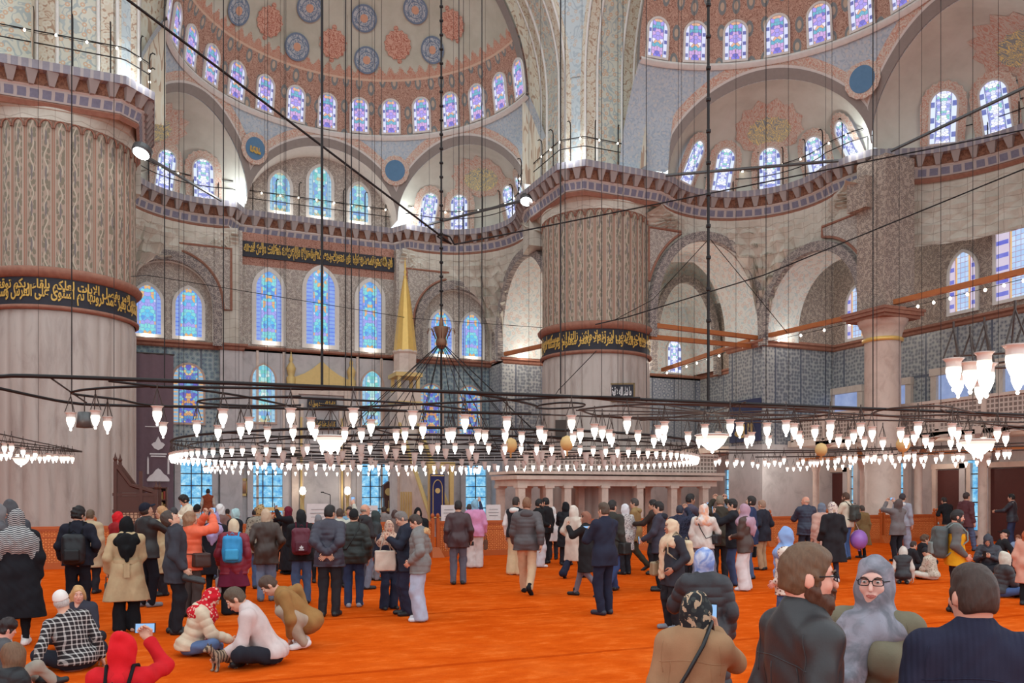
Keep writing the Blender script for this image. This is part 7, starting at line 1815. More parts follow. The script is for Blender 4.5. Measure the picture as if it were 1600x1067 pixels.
def carry(it, J, s, g, W, Mw, loc, rz, b):
    k, lab = it[0], it[1]; col = it[2] if len(it) > 2 else (30, 30, 32)
    R2 = J['R2']; nk = J['neck']
    def K(x, y, z): return nk + R2 @ np.array([x, y, z]) * s
    def put(name, parts, mat, cat, gl=None):
        o = fast_mesh(name, parts, mat); o.location = loc; o.rotation_euler = (0, 0, rz); return tag(o, lab, cat)
    back = .112 * b * s + g + .05
    if k == 'backpack':
        sz = it[3] if len(it) > 3 else 1.0; c2 = it[4] if len(it) > 4 else None; zc = it[5] if len(it) > 5 else -.24
        c = K(0, 0, zc) - R2 @ np.array([0, back + .03 * sz, 0])
        o = put('backpack', [sdf_mesh([rbox(c, np.array([.085, .02, .15]) * sz, R2, .065 * sz, .03), ell(c + R2 @ np.array([0, -.03, -.05]) * sz, np.array([.14, .085, .15]) * sz, R2, .05)], .011, .004)], cloth('puffer', col), 'backpack')
        fast_mesh('front_pocket', [sdf_mesh([rbox(c + R2 @ np.array([0, -.1, -.08]) * sz, np.array([.075, .004, .06]) * sz, R2, .03, .02)], .011)], cloth('puffer', c2 or tuple(int(q * .85) for q in col)), o)
        mb = MB()
        for sx in (-1, 1):
            mb.tube([c + R2 @ np.array([sx * .08, .06, .17]) * sz, K(sx * .1, -.04, .06), K(sx * .115, .03, .055), K(sx * .12, .13 * b + g / s, -.08), K(sx * .13, .14 * b + g / s, -.22), K(sx * .17, .0, -.36), c + R2 @ np.array([sx * .12, .05, -.18]) * sz], .014, 6)
        mb.tube([c + R2 @ np.array([-.03, -.02, .235]) * sz, c + R2 @ np.array([0, -.02, .265]) * sz, c + R2 @ np.array([.03, -.02, .235]) * sz], .008, 5)
        mb.build('straps', cloth('plain', c2 or tuple(int(q * .8) for q in col)), o, True)
        if len(it) > 6 and it[6] == 'trefoil':   # pale leaf emblem with bars near the bottom
            mb = MB()
            for a, L in ((-.6, .055), (0, .07), (.6, .055)):
                q = [c + R2 @ np.array([L * r_ * math.sin(a) + w_ * math.cos(a), -.162 * 1.0, -.13 + L * r_ * math.cos(a) - w_ * math.sin(a)]) for r_, w_ in ((.1, 0), (.5, -.018), (1, 0), (.5, .018))]
                mb.add(q, [(0, 1, 2, 3)])
            for z in (-.14, -.152): mb.add([c + R2 @ np.array([x, -.162, z + d_]) for x, d_ in ((-.045, 0), (.045, 0), (.045, .006), (-.045, .006))], [(0, 1, 2, 3)])
            mb.build('printed_emblem', MT['white'], o)
    elif k in ('bag', 'bagl'):
        sx = 1 if k == 'bag' else -1; sz = it[3] if len(it) > 3 else 1.0; zc = it[4] if len(it) > 4 else -.55
        yb = it[5] if len(it) > 5 else .05
        c = K(sx * (.17 * b + g / s + .06), yb, zc)
        o = put('shoulder_bag', [sdf_mesh([rbox(c, np.array([.035, .09, .07]) * sz, R2, .03, .02)], .01, .003)], cloth('leather', col), 'bag')
        mb = MB(); rr = g / s
        mb.tube([c + R2 @ np.array([0, .07, .08]) * sz, K(sx * .1, .13 * b + rr, -.34), K(-sx * .02, .145 * b + rr, -.2), K(-sx * .1, .11 * b + rr, -.04), K(-sx * .115, .0, .07 + rr), K(-sx * .09, -.1 * b - rr, -.02), K(0, -.145 * b - rr, -.2), K(sx * .12, -.13 * b - rr, -.4), c + R2 @ np.array([0, -.07, .08]) * sz], .011, 6)
        mb.build('strap', cloth('leather', tuple(int(q * .8) for q in col)), o, True)
    elif k in ('phone', 'phonel'):
        n = 'r' if k == 'phone' else 'l'; c = J['ha' + n]; M = J['hm' + n]; up = it[3] if len(it) > 3 else True
        x = np.array([1.0, 0, 0]); 
        o = empty('phone', W(c + np.array([0, .02, .035]) * s), rz, label=lab, cat='phone'); w_, h_ = (.078, .16) if up else (.16, .078)
        MB().box((0, 0, 0), (w_, .012, h_)).build('case', MT['iron'], o); MB().box((0, -.0075, 0), (w_ * .9, .004, h_ * .92)).build('screen', MT['screen'], o)
        o.rotation_euler = (it[4] if len(it) > 4 else -.1, 0, rz)
    elif k in ('tote', 'totel', 'handbag', 'handbagl', 'shoesheld', 'camera', 'cameral', 'plasticl'):
        n = 'l' if k.endswith('l') else 'r'; h = J['ha' + n]; kk = k.rstrip('l') if k not in ('handbagl',) else 'handbag'
        if kk == 'shoesheld':
            o = put('held_shoes', [sdf_mesh([cone(h + np.array([-.03, -.05, -.05]), h + np.array([-.03, .2, -.1]), .042, .034), cone(h + np.array([.05, -.04, -.06]), h + np.array([.05, .2, -.13]), .042, .034), cone(h + np.array([-.03, -.05, -.02]), h + np.array([.05, -.04, -.03]), .03, .03)], .01)], cloth('leather', col), 'shoes')
        elif kk == 'camera':
            o = put('camera', [sdf_mesh([rbox(h + np.array([0, .02, -.02]), (.055, .022, .035), I3, .012), cone(h + np.array([0, .05, -.02]), h + np.array([0, .11, -.03]), .034, .036)], .009)], cloth('leather', col), 'camera')
        else:
            sz = it[3] if len(it) > 3 else 1.0; drop = .24 * sz
            o = put('hand_bag', [sdf_mesh([rbox(h + np.array([0, 0, -drop - .12 * sz]), np.array([.03, .13, .13]) * sz, I3, .025)], .011, .005)], cloth('plain', col), 'bag')
            mb = MB()
            for dx in (-.02, .02): mb.tube([h + np.array([dx, -.08 * sz, -drop + .02]), h + np.array([dx, -.03 * sz, -.03]), h + np.array([dx, .03 * sz, -.03]), h + np.array([dx, .08 * sz, -drop + .02])], .008, 5)
            mb.build('handles', cloth('plain', tuple(int(q * .85) for q in col)), o, True)
def crowd():
    BK, NV, GY = (30, 29, 32), (38, 41, 58), (96, 96, 102)
    blk = ('slim', (27, 27, 31)); jeans = ('reg', (74, 92, 124), 'denim'); ljeans = ('reg', (150, 160, 182), 'denim')
    SK2, SK3 = (196, 146, 120), (170, 118, 94)
    P = person
    # ---------------- left group
    P(26, 797, 10.9, 0, 'woman in long black coat under a black and white checked shawl at the left edge', dict(top=('coat', (26, 25, 30), .36), legs=blk, feet=(226, 220, 216), socks=1, head=('shawl', (62, 62, 66), 'check', (176, 172, 170)), drape='wide', flare=.05, bulk=1.12))
    P(17, 784, 13.2, 10, 'person in a dark grey hood just beyond the checked shawl', dict(top=('jacket', (70, 70, 76), .7), head=('hood', (84, 84, 88))))
    P(-4, 788, 12.4, 75, 'woman with grey scarf whose face shows at the left edge', dict(top=('coat', (90, 88, 92), .5), head=('hijab', (120, 118, 120)), arms=('down', 'belly')))
    P(122, 793, 13.4, 14, 'dark haired young man in navy blazer with black backpack', dict(top=('jacket', (34, 34, 44), .82), legs=('reg', (28, 28, 36)), head=('curly', (28, 22, 22)), collar=1, hyaw=28, arms=('carry', 'pocket'), items=(('backpack', 'black backpack worn low by the young man in navy blazer', (26, 26, 30), 1.12, None, -.36), ('shoesheldl', 'pair of tan shoes held by the young man with the black backpack', (122, 88, 44)))))
    P(141, 797, 16.5, 20, 'person in beige coat half hidden behind the navy blazer', dict(top=('coat', (180, 158, 128), .55), head=('short', (90, 70, 52))))
    P(198, 808, 12.0, 0, 'woman in belted beige trench coat and black headscarf seen from behind', dict(top=('coat', (186, 160, 124), .47), legs=('flare', (26, 26, 30)), head=('hijab', (22, 22, 24)), drape='back', belt=1, flare=.06, feet=(196, 160, 140), arms=('carry', 'belly'), items=(('handbagl', 'small dark grey bag in the hand of the trench coat woman', (70, 70, 68), .62),)))
    P(184, 800, 17.0, 60, 'person in bright red headscarf behind the trench coat woman', dict(top=('coat', (150, 40, 44), .6), head=('hijab', (206, 34, 42)), arms=('belly', 'belly')))
    P(229, 787, 14.6, 55, 'man in dark cap and black leather jacket holding up a phone', dict(top=('jacket', (40, 37, 38), .82, 'leather'), legs=('reg', (24, 24, 32)), head=('cap', (30, 30, 42)), hpitch=-18, arms=('pocket', 'face'), feet=(120, 120, 126), skin=SK2, items=(('phone', 'phone with lit screen held by the man in the dark cap', None),)))
    P(253, 791, 16.2, 265, 'fair haired woman in beige coat lifting a phone beside the man in the cap', dict(top=('coat', (186, 164, 128), .45), head=('long', (176, 130, 90), 'hair'), hairc=(150, 110, 80), arms=('high', 'face')))
    P(272, 803, 11.8, 88, 'man in dark grey blazer with head tilted far back looking up', dict(top=('jacket', (58, 57, 64), .72), legs=('reg', (34, 33, 38)), head=('short', (66, 54, 48)), hpitch=-46, collar=1, anchor=.2, feet=BK, arms=('down', 'carry'), items=(('shoesheld', 'pair of black shoes held by the man looking up', (44, 42, 44)),)))
    P(298, 799, 13.4, 62, 'woman in bright orange puffer jacket raising both arms to photograph', dict(top=('puffer', (226, 100, 66), .78), legs=('reg', (70, 62, 60)), head=('long', (140, 104, 78), 'hair'), hpitch=-10, arms=('high', 'high'), items=(('phone', 'phone held sideways by the woman in the orange puffer', None, False), ('bag', 'dark crossbody bag of the woman in the orange puffer', (64, 40, 34), 1.2, -.5))))
    P(290, 774, 21.5, 250, 'tall man in cream sweater looking down at his camera', dict(top=('jacket', (222, 208, 186), .84), legs=ljeans, head=('curly', (34, 28, 28)), hpitch=22, arms=('chest', 'chest')))
    P(272, 794, 18.2, 20, 'person in black and grey cap behind the orange puffer', dict(top=('jacket', (150, 146, 140), .8), head=('beanie', (70, 68, 70))))
    P(308, 789, 20.2, 30, 'person in black beanie beside the cream sweater man', dict(top=('jacket', (160, 150, 148), .8), head=('beanie', (30, 29, 31))))
    P(325, 764, 37.6, 5, 'man in orange and brown waistcoat facing the left daylight window', dict(base=.24, top=('jacket', (142, 70, 46), .84), vest=(190, 178, 168), legs=jeans, head=('short', (40, 34, 34))))
    P(303, 787, 36.5, 20, 'seated worshipper in dark clothes under the left daylight window', dict(base=.24, pose='cross', top=('jacket', (50, 50, 58)), head=('short', (40, 34, 34))))
    P(355, 785, 36.0, 10, 'seated worshipper in rust jacket below the framed picture', dict(base=.24, pose='cross', top=('jacket', (166, 96, 64)), head=('short', (44, 36, 34))))
    P(397, 788, 34.0, 10, 'seated worshipper in black beside the second daylight window', dict(base=.24, pose='cross', top=('jacket', (40, 40, 46)), head=('short', (40, 34, 34))))
    P(410, 789, 33.0, 350, 'seated worshipper in black left of the gilt desk', dict(base=.0, pose='kneel', top=('jacket', (48, 44, 44)), head=('short', (60, 44, 40))))
    P(431, 789, 35.0, 0, 'seated worshipper in brown by the mihrab', dict(base=.0, pose='kneel', top=('jacket', (96, 74, 60)), head=('short', (40, 34, 34))))
    P(335, 799, 15.6, 15, 'woman in lilac headscarf and long black coat seen from behind', dict(top=('coat', (32, 30, 36), .5), legs=blk, head=('hijab', (164, 146, 184)), drape='back', feet=BK))
    P(344, 788, 19.2, 40, 'woman in white headscarf and brown jacket beyond the lilac scarf', dict(top=('jacket', (120, 90, 84), .75), head=('hijab', (214, 208, 206)), legs=jeans))
    P(368, 795, 18.4, 60, 'woman in pale mint headscarf and black coat', dict(top=('coat', (34, 33, 38), .5), head=('hijab', (164, 190, 192)), legs=blk))
    P(365, 812, 13.7, 5, 'woman in cream headscarf and crimson puffer with bright blue backpack', dict(top=('puffer', (128, 38, 54), .74), skirt=(.52, (104, 34, 58)), legs=('wide', (30, 28, 32)), head=('hijab', (208, 186, 158)), arms=('carry', 'down'), items=(('backpack', 'bright blue backpack on the crimson puffer jacket', (40, 132, 184), 1.02, (54, 150, 196)), ('plasticl', 'white plastic bag hanging from the crimson puffer woman', (178, 176, 182), .8))))
    P(407, 789, 17.4, 12, 'woman in leopard print headscarf and grey camouflage jacket', dict(top=('jacket', (142, 132, 118), .74, 'print', (96, 86, 76)), head=('hijab', (172, 140, 96), 'print', (70, 54, 40)), legs=jeans))
    P(416, 796, 15.4, 0, 'person in beige head cover, dark brown leather jacket and blue jeans', dict(top=('jacket', (68, 54, 48), .7, 'leather'), legs=('reg', (112, 126, 150), 'denim'), head=('hijab', (190, 164, 140)), arms=('pocket', 'pocket'), feet=GY))
    P(450, 792, 20.5, 262, 'woman in maroon headscarf and black dress lifting her hands', dict(top=('coat', (30, 28, 33), .12), head=('hijab', (104, 30, 46)), arms=('high', 'face'), flare=.06, items=(('phonel', 'phone raised by the woman in maroon headscarf', None),)))
    P(471, 797, 15.0, 0, 'person in black headscarf with maroon backpack and blue jeans', dict(top=('jacket', (32, 31, 34), .8), legs=jeans, head=('hijab', (38, 37, 39)), arms=('belly', 'belly'), items=(('backpack', 'maroon backpack with white leaf emblem', (92, 30, 46), 1.12, (84, 26, 42), -.28, 'trefoil'),)))
    P(437, 803, 21.2, 10, 'person in beige scarf behind the maroon headscarf', dict(top=('jacket', (150, 130, 116), .7), head=('hijab', (186, 168, 150))))
    P(497, 804, 18.5, 5, 'person with grey head cover between maroon backpack and navy puffer', dict(top=('jacket', (60, 58, 64), .7), head=('hijab', (126, 124, 128)), legs=blk))
    P(515, 790, 13.5, 12, 'man in navy puffer jacket with hands clasped behind his back', dict(top=('puffer', (58, 56, 68), .78), legs=('reg', (42, 40, 44)), head=('short', (30, 26, 26)), hyaw=25, arms=('back', 'back'), glasses=1, feet=BK, skin=SK2))
    P(553, 797, 14.6, 2, 'man in black beanie, dark green jacket and blue jeans', dict(top=('puffer', (44, 48, 46), .78), legs=('reg', (50, 62, 92), 'denim'), head=('beanie', (34, 34, 36)), arms=('down', 'down'), feet=(150, 150, 160), items=(('bagl', 'black crossbody bag on the dark green jacket', (30, 32, 32), .9, -.5),)))
    P(570, 788, 17.3, 62, 'balding man in dark hooded coat looking right', dict(top=('jacket', (54, 53, 56), .66), legs=('reg', (110, 118, 134), 'denim'), head=('bald', (120, 108, 98)), hooddown=1, arms=('down', 'belly'), skin=(200, 150, 126)))
    P(531, 795, 17.6, 0, 'brown haired person lifting a phone beyond the navy puffer', dict(top=('jacket', (186, 184, 172), .8), head=('short', (70, 54, 46)), arms=('down', 'raise'), items=(('phone', 'lit phone held overhead in front of the prayer niche', None, True),)))
    P(546, 792, 21.4, 200, 'person in pale blue shirt beyond the black beanie', dict(top=('shirt', (120, 160, 186), .8), head=('short', (50, 40, 36))))
    P(588, 800, 19.0, 80, 'person in dark teal hood right of the balding man', dict(top=('jacket', (62, 66, 68), .76), head=('hood', (58, 66, 66)), legs=('reg', (130, 132, 140))))
    P(608, 814, 14.3, 160, 'short woman in beige patterned shawl over a navy jacket', dict(top=('jacket', (40, 42, 56), .74), legs=('flare', (38, 42, 60)), head=('hijab', (196, 164, 144), 'print', (150, 110, 96)), drape='wide', arms=('chest', 'down'), skin=(198, 154, 134), items=(('bagl', 'beige crossbody bag in front of the beige shawl', (196, 158, 132), 1.0, -.46, .16),)))
    P(631, 800, 13.6, 262, 'grey haired man in dark navy jacket looking down at his hands', dict(top=('jacket', (40, 43, 56), .74), legs=('reg', (44, 44, 62)), head=('short', (112, 104, 100)), hpitch=26, arms=('chest', 'chest'), items=(('tote', 'cream bag with brown print held by the grey haired man', (206, 188, 172), 1.1),)))
    P(653, 805, 13.0, 282, 'young man in grey puffer with fur hood and pale wide jeans', dict(top=('puffer', (118, 114, 112), .78), legs=('wide', (166, 172, 190), 'denim'), head=('short', (60, 48, 42)), hpitch=24, hooddown=(184, 142, 98), fur=1, arms=('pocket', 'pocket'), feet=(206, 204, 208)))
    P(653, 794, 19.4, 175, 'woman in black headscarf facing the crowd behind the fur hood', dict(top=('coat', (28, 27, 30), .4), head=('hijab', (24, 23, 26)), arms=('belly', 'belly')))
    P(617, 797, 21.0, 40, 'person in dark head cover behind the patterned shawl', dict(top=('jacket', (110, 96, 92), .7), head=('hijab', (84, 66, 62))))
    P(600, 792, 26.0, 0, 'worshipper beyond the balustrade near the tall clock', dict(top=('jacket', (140, 130, 126), .7), head=('short', (50, 40, 36))))
    P(716, 783, 18.2, 0, 'man in burgundy leather jacket seen from behind holding a camera', dict(top=('jacket', (66, 46, 50), .77, 'leather'), legs=('reg', (94, 92, 104)), head=('short', (34, 28, 28)), arms=('down', 'carry'), items=(('camera', 'black camera hanging in the hand of the burgundy jacket man', (28, 28, 30)),)))
    P(742, 781, 22.2, 5, 'woman in pink blouse and pale blue headscarf with pale wide trousers', dict(top=('tunic', (208, 142, 178), .80), legs=('wide', (206, 194, 190)), head=('hijab', (130, 170, 192)), feet=(216, 208, 208), bulk=1.18, arms=('pocket', 'carry'), items=(('handbag', 'brown handbag of the woman in the pink blouse', (104, 76, 62), .8),)))
    P(733, 788, 24.5, 10, 'person in dark blue sleeve waving beyond the pink blouse', dict(top=('shirt', (48, 54, 78), .8), head=('short', (60, 50, 46)), arms=('down', 'raise')))
    # ---------------- middle
    P(823, 778, 16.5, 4, 'man walking away in dark grey hooded puffer and beige chinos', dict(pose='walk', lead=-1, top=('puffer', (82, 76, 78), .78), legs=('reg', (200, 166, 134)), head=('short', (120, 84, 62)), hooddown=1, arms=('swing', 'swingb'), feet=BK, socks=1))
    P(806, 777, 20.3, 30, 'man in white shirt and black waistcoat with cream trousers', dict(top=('jacket', (40, 39, 44), .84), vest=(224, 216, 214), legs=('wide', (208, 182, 146)), head=('short', (50, 38, 34)), feet=(232, 228, 226), hooddown=(224, 218, 214)))
    P(842, 780, 22.4, 70, 'man in black jacket and white shorts leaning by the balustrade post', dict(top=('jacket', (32, 32, 34), .8), legs=('wide', (206, 206, 212)), head=('short', (30, 26, 26)), beard=(30, 26, 26), feet=(228, 222, 220), arms=('belly', 'belly'), skin=SK2))
    P(853, 778, 23.6, 300, 'dark haired man in black beside the white shorts', dict(top=('jacket', (38, 37, 40), .8), head=('short', (28, 24, 24)), arms=('belly', 'down'), skin=SK2))
    P(864, 792, 25.0, 0, 'person in white headscarf beyond the balustrade post', dict(top=('tunic', (206, 200, 198), .6), head=('hijab', (220, 214, 210))))
    P(884, 786, 23.0, 15, 'person in black hood leaning on the balustrade', dict(top=('coat', (40, 40, 44), .5), head=('hood', (32, 32, 36)), arms=('chest', 'chest')))
    P(897, 792, 19.5, 40, 'person in long cream hooded coat walking past the balustrade', dict(pose='walk', top=('coat', (206, 192, 178), .42), legs=('flare', (38, 40, 58)), head=('hood', (216, 204, 192)), feet=BK, arms=('pocket', 'pocket')))
    P(916, 800, 16.1, 285, 'woman in black coat and grey trousers behind the navy jacket man', dict(top=('coat', (34, 32, 34), .5), legs=('slim', (112, 104, 112)), head=('hijab', (140, 96, 80)), pose='walk', feet=BK, arms=('face', 'down')))
    P(944, 786, 13.7, 318, 'man in navy jacket and trousers reading his phone', dict(top=('jacket', (40, 42, 58), .76), legs=('reg', (36, 38, 56)), head=('short', (78, 62, 50)), collar=1, arms=('chest', 'chest'), feet=(38, 38, 52), items=(('phonel', 'pale blue phone in the hands of the navy jacket man', None, False, -1.2),)))
    P(956, 782, 16.8, 30, 'man in dark olive jacket and blue jeans behind the navy jacket', dict(top=('jacket', (58, 56, 52), .7), legs=('reg', (52, 66, 104), 'denim'), head=('short', (36, 30, 30)), pose='walk', lead=-1, feet=BK, items=(('bag', 'black camera bag at the hip of the olive jacket man', (30, 30, 30), 1.3, -.6),)))
    P(977, 788, 20.4, 320, 'person in white patterned headscarf left of the olive coat', dict(top=('tunic', (196, 188, 184), .6, 'print', (120, 110, 116)), head=('hijab', (212, 210, 214))))
    P(992, 779, 21.6, 282, 'grey haired man in tan coat and dark green trousers walking left', dict(pose='walk', top=('jacket', (152, 122, 82), .70), legs=('reg', (66, 62, 50)), head=('short', (70, 60, 56)), arms=('belly', 'belly'), hooddown=(150, 124, 84), feet=BK))
    P(1021, 781, 20.4, 285, 'dark haired man reaching out by the balustrade post', dict(top=('jacket', (58, 46, 42), .74), head=('short', (34, 28, 28)), arms=('fwd', 'down'), skin=SK2))
    P(1030, 784, 17.0, 280, 'young man in dark grey hooded jacket in profile facing left', dict(top=('jacket', (62, 60, 72), .74), legs=blk, head=('short', (32, 27, 27)), hooddown=(40, 40, 48), arms=('low', 'down'), items=(('phonel', 'phone in the lowered hand of the dark grey hooded man', None),)))
    P(1050, 812, 12.2, 240, 'woman in long cream scarf and charcoal jacket looking left', dict(top=('jacket', (50, 49, 56), .70), legs=('reg', (34, 32, 36)), head=('hijab', (206, 178, 150)), drape='front long', arms=('pocket', 'down'), skin=SK3, hyaw=12, feet=(120, 122, 130), items=(('backpack', 'cream backpack worn by the woman in the cream scarf', (204, 184, 152), .85), ('bag', 'khaki crossbody bag of the woman in the cream scarf', (142, 122, 94), 1.05, -.5, .12))))
    P(1078, 772, 20.2, 60, 'man in purple grey jacket aiming a phone to the right', dict(top=('jacket', (86, 78, 92), .74), head=('short', (34, 28, 28)), arms=('face', 'face'), skin=SK3, items=(('phone', 'phone aimed by the man in the purple grey jacket', None, False),)))
    P(1062, 790, 18.6, 5, 'person in navy camouflage puffer with a hand to the head', dict(top=('puffer', (52, 54, 72), .74, 'print', (34, 36, 50)), head=('short', (46, 44, 56)), arms=('down', 'high')))
    P(1100, 788, 17.3, 22, 'woman with long brown hair under an orange and white scarf', dict(top=('jacket', (212, 202, 194), .84, 'knit'), legs=('wide', (118, 118, 134), 'denim'), head=('hijab', (222, 168, 140), 'wash', (206, 202, 200)), drape='left', hyaw=20, stance=.06, arms=('down', 'chest'), feet=GY, items=(('bag', 'black crossbody bag on the cream sweater', (34, 34, 38), 1.05, -.42), ('phone', 'phone in the hand of the woman with long brown hair', None))))
    P(1125, 775, 19.2, 0, 'person in dark olive coat holding a dark camera overhead', dict(top=('jacket', (62, 56, 48), .70), head=('short', (120, 104, 88)), arms=('high', 'high'), items=(('camera', 'dark camera held overhead by the olive coated person', (40, 34, 34)),)))
    P(1145, 780, 18.0, 275, 'man in black jacket and blue jeans in profile behind the mauve scarf', dict(top=('jacket', (38, 38, 44), .76), legs=('reg', (60, 72, 104), 'denim'), head=('short', (32, 27, 27)), stance=.06, arms=('face', 'down'), items=(('phonel', 'phone of the man in black jacket near the mauve scarf', None),)))
    P(1163, 788, 17.1, 284, 'woman in mauve headscarf, brown leather jacket and white wide trousers', dict(top=('jacket', (72, 54, 48), .76, 'leather'), legs=('wide', (206, 196, 196)), head=('hijab', (170, 138, 154)), drape='back', arms=('belly', 'belly'), feet=(212, 204, 206), stance=.05))
    P(1173, 776, 19.4, 280, 'bearded man in blue jacket and jeans looking up', dict(top=('jacket', (46, 56, 86), .72), legs=jeans, head=('short', (40, 32, 30)), beard=(44, 34, 32), hpitch=-14, feet=BK, items=(('handbag', 'black bag hanging beside the blue jacket man', (32, 32, 34), .8),)))
    P(1191, 782, 21.6, 300, 'man in dark navy coat and khaki trousers with hands in pockets', dict(top=('jacket', (42, 42, 52), .72), legs=('reg', (176, 146, 114)), head=('short', (150, 116, 96)), arms=('pocket', 'pocket'), bulk=1.12, feet=BK))
    # ---------------- right
    P(1259, 776, 23.0, 335, 'bald man in navy jacket leaning on the balustrade', dict(top=('puffer', (46, 50, 68), .76), legs=('reg', (44, 46, 60)), head=('bald', (180, 150, 130)), hyaw=-40, arms=('chest', 'chest'), skin=(212, 152, 128)))
    P(1284, 786, 20.6, 330, 'person in dusty pink coat half hidden by the black coat', dict(top=('coat', (192, 152, 138), .5), head=('hijab', (110, 116, 130)), arms=('down', 'carry'), items=(('handbagl', 'pale blue bag beside the dusty pink coat', (132, 166, 190), .9),)))
    P(1301, 785, 18.6, 330, 'woman in floral headscarf and long black coat carrying a tote', dict(top=('coat', (38, 36, 40), .44), legs=('slim', (56, 56, 74)), head=('hijab', (212, 196, 184), 'print', (120, 90, 110), (190, 170, 150)), feet=(196, 188, 190), arms=('carry', 'down'), flare=.05, items=(('totel', 'beige canvas tote bag of the black coated woman', (200, 182, 158), 1.2),)))
    P(1322, 770, 25.0, 300, 'tall man in beige sweater and jeans with dark green backpack', dict(top=('jacket', (206, 192, 172), .84), legs=('reg', (74, 98, 142), 'denim'), head=('short', (76, 52, 40)), beard=(90, 60, 46), arms=('chest', 'chest'), items=(('backpack', 'dark green backpack on the beige sweater man', (58, 60, 56), 1.15),)))
    P(1347, 790, 25.6, 320, 'person in olive coat standing by the lilac balloon', dict(top=('coat', (122, 96, 62), .42), legs=blk, head=('short', (60, 48, 42)), arms=('down', 'down'), flare=.06, feet=BK))
    P(1228, 825, 10.6, 282, 'woman in long blue headscarf and floral jacket in profile', dict(top=('jacket', (212, 196, 182), .80, 'print', (120, 84, 76), (196, 178, 164)), legs=('reg', (72, 86, 118), 'denim'), head=('hijab', (130, 154, 196)), drape='back front', arms=('pocket', 'pocket'), skin=(218, 164, 150)))
    P(1403, 781, 24.2, 325, 'person in grey jacket and black trousers photographing with raised arms', dict(top=('jacket', (112, 104, 104), .74), legs=('reg', (34, 32, 38)), head=('hood', (96, 84, 82)), hpitch=-20, arms=('high', 'high'), items=(('phone', 'phone with bright flash held by the grey jacket photographer', None, False),)))
    P(1410, 772, 27.0, 20, 'person in dark beanie and pale scarf behind the photographer', dict(top=('jacket', (150, 150, 160), .8), legs=('wide', (150, 158, 176), 'denim'), head=('beanie', (64, 60, 64)), hooddown=(212, 208, 204), pose='walk', feet=(220, 214, 212)))
    P(1479, 777, 30.5, 320, 'person in black jacket bent over the balustrade', dict(top=('jacket', (30, 29, 32), .78), head=('short', (40, 32, 30)), lean=22, arms=('chest', 'chest'), legs=('reg', (190, 170, 150))))
    P(1510, 768, 28.5, 40, 'man in maroon sweater and beanie walking by the balustrade', dict(top=('jacket', (92, 56, 60), .72), legs=('reg', (88, 100, 130), 'denim'), head=('beanie', (66, 56, 56)), pose='walk', items=(('phone', 'phone with bright screen in the maroon sweater man hand', None),)))
    P(1581, 772, 30.0, 285, 'man in dark leather jacket and jeans leaning on the far balustrade', dict(top=('jacket', (44, 43, 52), .84, 'leather'), legs=('reg', (52, 62, 92), 'denim'), head=('short', (30, 26, 26)), arms=('fwd', 'fwd')))
    P(1494, 797, 13.9, 76, 'man in yellow and grey jacket wearing a large hiking backpack', dict(top=('jacket', (212, 152, 30), .80), yoke=(96, 92, 90), legs=('reg', (38, 34, 42)), head=('short', (34, 28, 28)), beard=(60, 50, 48), hpitch=6, arms=('down', 'pocket'), feet=BK, skin=(208, 150, 128), items=(('backpack', 'large grey green hiking backpack on the yellow jacket', (74, 80, 80), 1.25, (120, 132, 130), -.26),)))
    # seated at the right
    P(1411, 864, 18.4, 0, 'seated person in black quilted waistcoat over a cream hoodie', dict(pose='kneel', top=('puffer', (48, 46, 50)), vest=(196, 184, 174), head=('hood', (200, 190, 180)), legs=('reg', (180, 160, 148)), hpitch=30))
    P(1441, 836, 22.4, 70, 'seated person in black with a red stripe on the sleeve', dict(pose='cross', top=('jacket', (32, 30, 34)), head=('curly', (84, 62, 46)), arms=('lap', 'lap')))
    P(1424, 846, 21.4, 60, 'seated person in black beyond the quilted waistcoat', dict(pose='cross', top=('jacket', (40, 38, 42)), head=('short', (60, 46, 40)), arms=('lap', 'lap')))
    P(1452, 858, 19.2, 300, 'seated person in dark cap and cream trousers looking down', dict(pose='cross', top=('jacket', (190, 176, 160), .8, 'print', (150, 136, 120)), head=('beanie', (46, 44, 48)), legs=('reg', (204, 196, 184)), hpitch=30, arms=('lap', 'lap')))
    P(1545, 838, 21.0, 190, 'seated man in dark hooded jacket reading a phone', dict(pose='cross', top=('puffer', (58, 58, 66)), head=('hood', (70, 72, 80)), hpitch=24, arms=('chest', 'chest'), skin=SK2, items=(('phone', 'phone in the hands of the seated hooded man', None),)))
    P(1567, 865, 16.0, 62, 'seated person in cream knit hood and dark puffer with blue jeans', dict(pose='cross', top=('puffer', (56, 54, 58)), head=('hood', (202, 194, 180), 'knit'), legs=('reg', (74, 96, 140), 'denim'), arms=('lap', 'lap')))
    P(1585, 857, 17.4, 80, 'seated bearded man in dark purple beanie', dict(pose='cross', top=('jacket', (48, 46, 52)), head=('beanie', (52, 44, 54)), beard=(40, 32, 32), arms=('lap', 'lap')))
    P(1563, 828, 23.4, 250, 'seated man in black cap leaning back behind the phone reader', dict(pose='cross', lean=-22, top=('jacket', (36, 35, 38)), head=('cap', (32, 32, 34)), arms=('floor', 'floor')))
    P(1592, 836, 24.4, 200, 'seated person in pale blue top at the far right of the group', dict(pose='cross', top=('jacket', (140, 160, 190)), head=('short', (120, 70, 46))))
    P(1606, 862, 14.8, 20, 'red haired person in pale pink coat cut by the right edge', dict(top=('coat', (212, 160, 140), .5), head=('long', (170, 86, 50), 'hair'), legs=blk, feet=BK))
